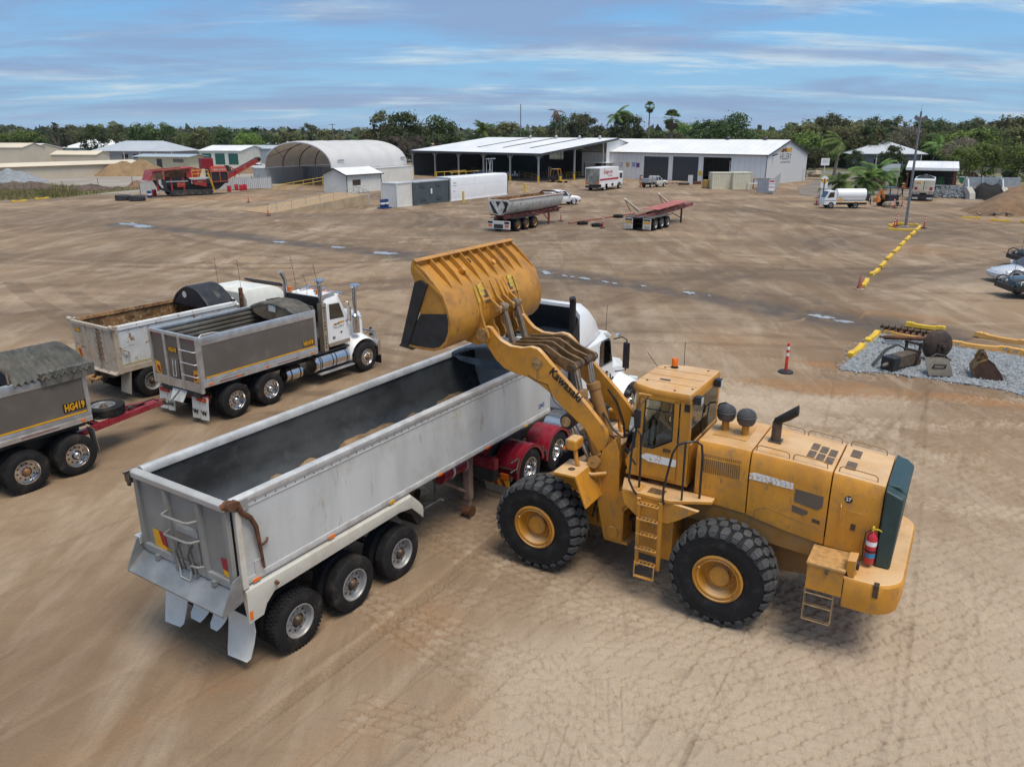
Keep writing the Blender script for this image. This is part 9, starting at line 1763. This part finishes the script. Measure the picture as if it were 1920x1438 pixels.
for a,b,l in((4,6,'power line between the two poles left of the dome shelter'),(6,7,'power line above the dome shelter')):
    P0,P1=pol[a],pol[b]
    o=MB()
    o.tube([(P0[0]+(P1[0]-P0[0])*t,P0[1]+(P1[1]-P0[1])*t,P0[2]+(P1[2]-P0[2])*t-1.2*4*t*(1-t))for t in[k/10 for k in range(11)]],.03,n=4);tag(o.build('power_line',STEEL,None),l,'power line')
q0,q1=gp(1456,310),gp(1712,330);o=MB().tube([(q0[0]+(q1[0]-q0[0])*t,q0[1]+(q1[1]-q0[1])*t,8.2+(8.4-8.2)*t-.9*4*t*(1-t))for t in[k/12 for k in range(13)]],.03,n=4).build('power_line',STEEL,None);tag(o,'sagging power line crossing in front of the right hand trees','power line')
# ------------------------------------------------------------------ trees
def leafm(name,col,c2,tr=.25):
    return thin_leaf(mat(name,tuple(1.4*q for q in col),.6,var=.3,scale=.5,tone2=tuple(1.3*q for q in c2),rand=.30,spec=.3),.38)
L_EUC=leafm('eucalypt leaves',(.055,.068,.036),(.11,.12,.065));L_DK=leafm('dark leaves',(.034,.056,.02),(.075,.105,.035));L_LT=leafm('light green leaves',(.075,.115,.025),(.14,.19,.045));L_OL=leafm('olive leaves',(.07,.078,.03),(.14,.135,.055));L_BR=leafm('brown twigs',(.12,.095,.075),(.19,.16,.13));L_PALM=leafm('palm fronds',(.045,.085,.02),(.13,.19,.05));L_DEAD=leafm('dead fronds',(.10,.07,.045),(.20,.15,.10));L_RED=leafm('dark red leaves',(.05,.02,.02),(.09,.045,.04))
BARK=mat('grey bark',(.16,.135,.11),.9,var=.3,scale=3);BARKP=mat('palm bark',(.20,.18,.15),.9,var=.25,scale=2,bands=(2,.35,.04,(.10,.09,.075)))
def crown_mesh(seed,H,Rx,clumps,leaves,ls,base=.3,flat=1.0,openness=.0):
    rnd=random.Random(seed);vs=[];fs=[];cs=[]
    for c in range(clumps):
        t=rnd.random();a=rnd.uniform(0,6.283);z=H*(base+(1-base)*(t**.8));env=math.sin(math.pi*min(1,max(.08,(z/H-base*.7)/(1.06-base*.7))))**.6
        rr=Rx*env*math.sqrt(rnd.uniform(.15 if not openness else.45,1.0));cs.append((rr*math.cos(a),rr*math.sin(a),z*flat+(1-flat)*H*.75,rnd.uniform(.6,1.25)))
    cr=Rx*.30
    for x,y,z,k in cs:
        for i in range(leaves):
            u,v,w_=rnd.gauss(0,.5),rnd.gauss(0,.5),rnd.gauss(0,.36);p=Vector((x+u*cr*k,y+v*cr*k,z+w_*cr*k));n=Vector((u+rnd.gauss(0,.5),v+rnd.gauss(0,.5),w_+.5+rnd.gauss(0,.5)))
            if n.length<.01:n=Vector((0,0,1))
            n.normalize();a_=n.orthogonal().normalized();a_.rotate(Matrix.Rotation(rnd.uniform(0,6.28),3,n));b_=n.cross(a_);s=ls*rnd.uniform(.6,1.3);i0=len(vs)
            vs+=[tuple(p-a_*s),tuple(p+b_*s*.55),tuple(p+a_*s),tuple(p-b_*s*.55)];fs.append((i0,i0+1,i0+2,i0+3))
    return vs,fs,cs
def make_tree(seed,H,Rx,clumps,leaves,ls,m,base=.3,flat=1.0,openness=0,label='',name='tree',trunks=1,cat='tree',group=None,bark=BARK):
    r_=thing(name,label,cat,(0,0),0,group);vs,fs,cs=crown_mesh(seed,H,Rx,clumps,leaves,ls,base,flat,openness);rnd=random.Random(seed)
    b=MB()
    for k in range(trunks):
        ox=(k-(trunks-1)/2)*Rx*.3;top=(ox*1.8+rnd.uniform(-.5,.5),rnd.uniform(-.5,.5),H*.72);b.tube([(ox,0,-.2),(ox*1.2+rnd.uniform(-.2,.2),0,H*.3),top],[H*.022,H*.017,H*.006],n=6)
    for x,y,z,_ in cs[::max(1,len(cs)//9)]:b.tube([(0,0,min(z*.75,H*.35)),(x*.5,y*.5,z*.75),(x,y,z)],[H*.010,H*.007,H*.002],n=5)
    b.build('trunk',bark,r_,smooth=60);c=MB();c.v=vs;c.f=fs;c.build('crown',m,r_,smooth=0,fix=False);return r_
def make_palm(seed,H,lean,fr,flen,label,m=L_PALM,droop=1.0,wind=0,name='palm_tree',dead=0,group=None,rad=.16):
    r_=thing(name,label,'palm',(0,0),0,group);rnd=random.Random(seed);MB().tube([(0,0,-.2),(lean*.3,0,H*.35),(lean*.75,0,H*.75),(lean,0,H)],[rad*1.3,rad,rad*.9,rad*.85],n=8).build('trunk',BARKP,r_,smooth=60)
    vs=[];fs=[]
    for i in range(fr):
        a=2*math.pi*i/fr+rnd.uniform(-.2,.2);el=rnd.uniform(-.5,1.15)if not dead else rnd.choice((rnd.uniform(-1.4,-.7),rnd.uniform(-.5,.9)));p=Vector((lean,0,H));d=Vector((math.cos(a)*math.cos(el)+wind,math.sin(a)*math.cos(el),math.sin(el))).normalized();n=9;st=flen/n*rnd.uniform(.8,1.1)
        for k in range(n):
            q=p+d*st;sd=d.cross(Vector((0,0,1)))
            if sd.length<.05:sd=Vector((1,0,0))
            sd.normalize();w_=flen*.26*math.sin(math.pi*(k+.8)/(n+1))**.6
            for s in(-1,1):
                for h_ in(0,.33,.66):
                    i0=len(vs);p2=p+(q-p)*h_;e=p2+sd*s*w_+d*st*.8+Vector((0,0,-w_*.55));vs+=[tuple(p2),tuple(p2+(q-p)*.42),tuple(e)];fs.append((i0,i0+1,i0+2))
            d=(d+Vector((wind*.12,0,-.13*droop))).normalized();p=q
    c=MB();c.v=vs;c.f=fs;c.build('crown',m,r_,smooth=0,fix=False);return r_
def make_fan(seed,H,label,R_=1.5,skirt=0,rad=.2):
    r_=thing('palm_tree',label,'palm',(0,0));rnd=random.Random(seed);MB().tube([(0,0,-.2),(.1,0,H*.5),(0,0,H)],[rad*1.3,rad,rad*.9],n=8).build('trunk',BARKP,r_,smooth=60)
    for nm,cnt,lo,hi,m in(('crown',44,-.5,1.4,L_PALM),('dead_skirt',skirt,-1.5,-.7,L_DEAD)):
        if not cnt:continue
        vs=[];fs=[]
        for i in range(cnt):
            a=rnd.uniform(0,6.28);el=rnd.uniform(lo,hi);d=Vector((math.cos(a)*math.cos(el),math.sin(a)*math.cos(el),math.sin(el)));c=Vector((0,0,H))+d*R_*.55;sd=d.cross(Vector((0,0,1)))
            if sd.length<.1:sd=Vector((1,0,0))
            sd.normalize();up=sd.cross(d)
            i0=len(vs);vs+=[tuple(Vector((0,0,H))),tuple(Vector((0,0,H))+sd*.04),tuple(c)];fs.append((i0,i0+1,i0+2))
            for k in range(9):t0=-1.3+2.6*k/9;e=c+(d*math.cos(t0+.14)+sd*math.sin(t0+.14))*R_*.6-Vector((0,0,.12*R_));i0=len(vs);vs+=[tuple(c),tuple(c+(d*math.cos(t0)+sd*math.sin(t0))*R_*.4),tuple(e),tuple(c+(d*math.cos(t0+.27)+sd*math.sin(t0+.27))*R_*.4)];fs.append((i0,i0+1,i0+2,i0+3))
        c=MB();c.v=vs;c.f=fs;c.build(nm,m,r_,smooth=0,fix=False)
    return r_
HID=(0,0,0)
protoT={}
def tree_at(kind_,u,v,vt,label,group=None,rot=None,wx=1.0,name='tree'):
    """base at photograph point (u, v), top at row vt"""
    specs={'euc':(1,12,4.2,34,70,.34,L_EUC,.35,1,1,2),'eucb':(5,12,4.6,40,66,.34,L_EUC,.30,1,1,1),'dark':(2,10,4.6,60,60,.34,L_DK,.12,1,0,1),'darkb':(12,10,5.2,62,60,.36,L_DK,.10,1,0,2),'light':(3,8,4.4,56,60,.32,L_LT,.10,1,0,1),'olive':(4,9,4.6,54,60,.34,L_OL,.12,1,0,2),'oliveb':(14,9,4.2,50,58,.34,L_OL,.18,1,0,1),'bare':(6,9,5.2,60,60,.20,L_BR,.30,1,1,2),'umb':(7,9,4.6,30,70,.32,L_DK,.55,1,1,2),'shrub':(8,2,1.3,26,40,.16,L_LT,.0,1,0,1),'shrubd':(9,2,1.3,26,40,.16,L_DK,.0,1,0,1),'shrubr':(10,2,1.1,22,36,.16,L_RED,.1,1,0,1)}
    x,y=gp(u,v);h=zat(y,vt);s=specs[kind_]
    if kind_ not in protoT:
        o=make_tree(s[0],s[1],s[2],s[3],s[4],s[5],s[6],s[7],s[8],s[9],label,name,s[10],group=group);protoT[kind_]=o
    else:o=dup(protoT[kind_],None,None,None,label)
    k=h/s[1];o.location=(x,y,0);o.scale=(k*wx,k*wx,k);o.rotation_euler=(0,0,R(rot if rot is not None else(u*37)%360));o['label']=label
    if group:o['group']=group
    elif 'group' in o:del o['group']
    return o
# single trees that stand out
for a in(('euc',728,303,212,'tall open eucalypt, left one of the tall cluster right of the dome shelter'),('dark',760,304,216,'tall dense dark tree in the cluster right of the dome shelter'),('darkb',823,303,223,'rounded dark tree right of the pale power pole'),('olive',705,303,245,'grey green tree under the tall eucalypts, leftmost'),('bare',735,305,258,'tangled grey tree below the tall cluster right of the dome'),('bare',775,305,258,'tangled grey tree beside the street below the pale pole'),('darkb',855,303,256,'bushy dark tree left of the grey roof behind the open shed'),
          ('euc',578,290,234,'greyish feathery tree rising above the dome shelter left end'),('eucb',1086,300,217,'narrow dark eucalypt right of the dead palm'),('euc',1106,300,218,'open eucalypt behind the tall curved palm'),('dark',1173,300,220,'dark tree mass behind the workshop ridge'),('umb',1066,298,222,'small umbrella topped tree beside the dead palm'),('darkb',1372,305,219,'broad rounded tree with feathery top above the workshop roof'),('dark',1320,303,230,'dark bushy tree left of the broad rounded one'),('euc',1538,308,216,'tall eucalypt just right of the workshop gable'),('olive',1500,312,236,'olive tree behind the workshop gable'),
          ('euc',1640,305,222,'slim eucalypt above the blue house roof'),('euc',1672,305,222,'second slim eucalypt above the blue house'),('umb',1735,305,236,'thin topped tree right of the lamp pole'),('eucb',1812,307,226,'tall brownish eucalypt on the right'),('bare',1688,312,243,'pinkish bare crowned tree left of the lamp pole'),('bare',1795,318,262,'dead grey branched tree behind the carport'),('light',1800,336,281,'bright green bushy tree right of the carport'),('light',1840,333,272,'bright green tree before the right hand house'),('dark',1668,326,276,'dark shrub like tree at the right corner of the blue house'),
          ('euc',240,296,236,'flat topped umbrella eucalypt behind the grey hip roof'),('umb',276,297,236,'left one of two umbrella topped trees over the grey house'),('umb',303,297,235,'right one of two umbrella topped trees over the grey house'),('dark',181,296,238,'tall dark round tree behind the white roofed house'),('euc',112,296,238,'open topped tree behind the beige shed'),('light',468,303,252,'light green tree behind the blue grey shed'),('darkb',428,298,243,'dark tree right of the double power pole'),('shrubd',537,292,268,'dark bush in front of the pale flat house'),('dark',85,298,262,'round bush right of the beige shed'),('light',1905,340,276,'yellow green tree at the right edge before the house'),('dark',1600,320,284,'dark tree at the left corner of the blue house')):tree_at(*a)
def fit(o,u,v,vt,H,rot=0):
    x,y=gp(u,v);k=zat(y,vt)/H;o.location=(x,y,0);o.scale=(k,k,k);o.rotation_euler=(0,0,R(rot));return o
fit(make_palm(1,10,.8,20,3.8,'tall windblown palm with curved crown rising behind the workshop',wind=.55),1146,300,212,10.6,0);fit(make_fan(2,14,'very tall thin palm with small ragged crown',1.4,20,.16),1213,303,196,14.6);fit(make_fan(3,9,'stout fan palm with dense round crown and brown skirt',2.0,30,.35),1255,303,214,10);fit(make_palm(4,10,.3,13,2.4,'dead palm with hanging brown fronds',L_DEAD,dead=1),1040,303,205,10.4)
fit(make_palm(5,7,.2,18,3.6,'bushy palm left of the grey roof behind the open shed'),905,300,231,8.5);fit(make_palm(6,7,.5,20,3.6,'windblown palm with grey trunk beside the street right of the workshop',wind=-.9,rad=.3),1562,338,254,8.0,0);fit(make_palm(7,6,1.4,20,3.8,'leaning windblown palm behind the carport',wind=-.7),1742,318,268,6.6);fit(make_palm(8,6,-.2,14,3.2,'palm with hanging fronds in the right background',droop=1.5),1885,310,262,6.6)
for(u,v,vt,s,l)in((1632,356,311,1,'bright green young palm behind the water truck'),(1618,366,328,2,'low spreading palm above the water truck tank'),(1655,352,318,3,'grey green young palm beside the site board'),(1572,372,330,4,'reddish green palm above the water truck cab'),(1690,350,318,5,'dark cycad like palm left of the carport')):fit(make_palm(20+s,2.0,.1,22,2.9,l,droop=1.15,rad=.12),u,v,vt-4,3.1,s*50)
for(k_,u,v,vt,l)in(('shrubd',1597,371,352,'leafy green shrub right above the water truck'),('shrubr',1640,358,336,'dark red leaved shrub beside the water truck'),('shrubr',1820,344,325,'small dark red round topped tree on the verge'),('shrub',1861,340,331,'yellow green shrub on the verge by the plank screen'),('shrubd',1890,340,320,'dark upright shrub near the right edge'),('shrubd',1655,386,372,'grassy tuft beside the mini digger'),('shrubd',1850,342,335,'low dark shrub behind the plank screen'),('shrubr',1585,360,345,'brown withered shrub behind the water truck cab')):tree_at(k_,u,v,vt,l,name='shrub')
# belts of alike trees
rnd=random.Random(77)
def belt(n,u0,u1,v0,v1,t0,t1,kinds,label,group,wx=(1.0,1.5)):
    for i in range(n):
        u=u0+(u1-u0)*(i+rnd.uniform(.1,.9))/n;v=rnd.uniform(v0,v1);k_=rnd.choice(kinds);tree_at(k_,u,v,rnd.uniform(t0,t1)-(rnd.uniform(3,11)if rnd.random()<.22 and t0<262 else 0),label%{'dark':'dark green','darkb':'dark green','light':'light green','olive':'olive','oliveb':'olive','euc':'grey green','eucb':'grey green','bare':'bare grey'}[k_],group,rnd.uniform(0,360),rnd.uniform(*wx))
belt(30,-30,500,283,289,244,262,['dark','darkb','olive','euc','light','oliveb'],'%s tree in the dense belt behind the houses on the left','trees behind the left hand houses');belt(22,-20,320,276,282,240,254,['eucb','dark','olive'],'%s tree in the far row behind the left hand houses','far trees on the left')
belt(22,500,900,278,290,248,262,['dark','olive','light','darkb','oliveb'],'%s tree in the belt behind the dome and open shed','trees behind the dome and open shed');belt(10,690,870,294,303,262,280,['bare','olive','dark'],'%s low tree along the street right of the dome','low trees along the street')
belt(24,880,1330,283,292,240,260,['dark','darkb','olive','light'],'%s tree in the belt behind the open shed and workshop roofs','trees behind the workshop roofs');belt(26,1300,1500,290,302,240,268,['dark','olive','light','darkb'],'%s tree behind the right end of the workshop roof','trees behind the workshop right end')
belt(26,1480,1940,296,304,228,250,['euc','eucb','olive','dark','oliveb'],'%s tall tree in the back row on the right','tall trees on the right');belt(34,1490,1940,303,315,244,278,['dark','darkb','olive','light','oliveb','light'],'%s tree in the thick front row on the right','front row trees on the right');belt(10,1490,1600,312,319,268,292,['dark','darkb','olive'],'%s low tree beside the street right of the workshop','low trees right of the workshop')
# far woodland that reads as one mass
fw=MB();rnd=random.Random(5)
for i in range(5200):
    t=rnd.uniform(-.78,.78);Y=rnd.uniform(420,1100);x=t*Y+rnd.uniform(-20,20);hgt=rnd.uniform(3,13)*(.75+.35*math.sin(x*.013+2)*math.sin(Y*.02));s=rnd.uniform(2.0,4.2)
    for j in range(3):c=Vector((x+rnd.gauss(0,3),Y+rnd.gauss(0,3),hgt*rnd.uniform(.5,1)));a=Vector((rnd.gauss(0,1),rnd.gauss(0,.4),rnd.gauss(0,.6))).normalized();b_=a.cross(Vector((rnd.gauss(0,.3),1,rnd.gauss(0,.5)))).normalized();fw.quad(c-a*s,c+b_*s*.6,c+a*s,c-b_*s*.6)
kind(fw.build('woodland',mat('far foliage',(.045,.06,.03),.8,var=.4,scale=.03,tone2=(.09,.105,.05)),None,smooth=0,fix=False),'stuff')
hl=MB();n=90
hp=[(-4200+9000*i/n,40+16*math.sin(i*.31)+14*math.sin(i*.83+1)+(75*math.exp(-((i-31)/1.6)**2)))for i in range(n+1)]
for(x0,h0),(x1,h1)in zip(hp[:-1],hp[1:]):hl.quad((x0,9500,-5),(x1,9500,-5),(x1,9900,h1),(x0,9900,h0));hl.quad((x0,9900,h0),(x1,9900,h1),(x1,10600,-5),(x0,10600,-5))
kind(hl.build('hills',mat('far hills',(.10,.13,.14),.9,var=.15,scale=.003),None,smooth=40),'structure')
# haze
HZM=bpy.data.materials.new('haze air');HZM.use_nodes=True;t=HZM.node_tree;t.nodes.clear();o_=t.nodes.new('ShaderNodeOutputMaterial');pv=t.nodes.new('ShaderNodeVolumePrincipled');pv.inputs['Color'].default_value=(.86,.92,1,1);pv.inputs['Density'].default_value=.00006;pv.inputs['Anisotropy'].default_value=.2;t.links.new(pv.outputs[0],o_.inputs['Volume'])
kind(MB().box(-6500,6500,-6500,11300,-2.5,150).build('haze',HZM,None,smooth=0),'stuff')
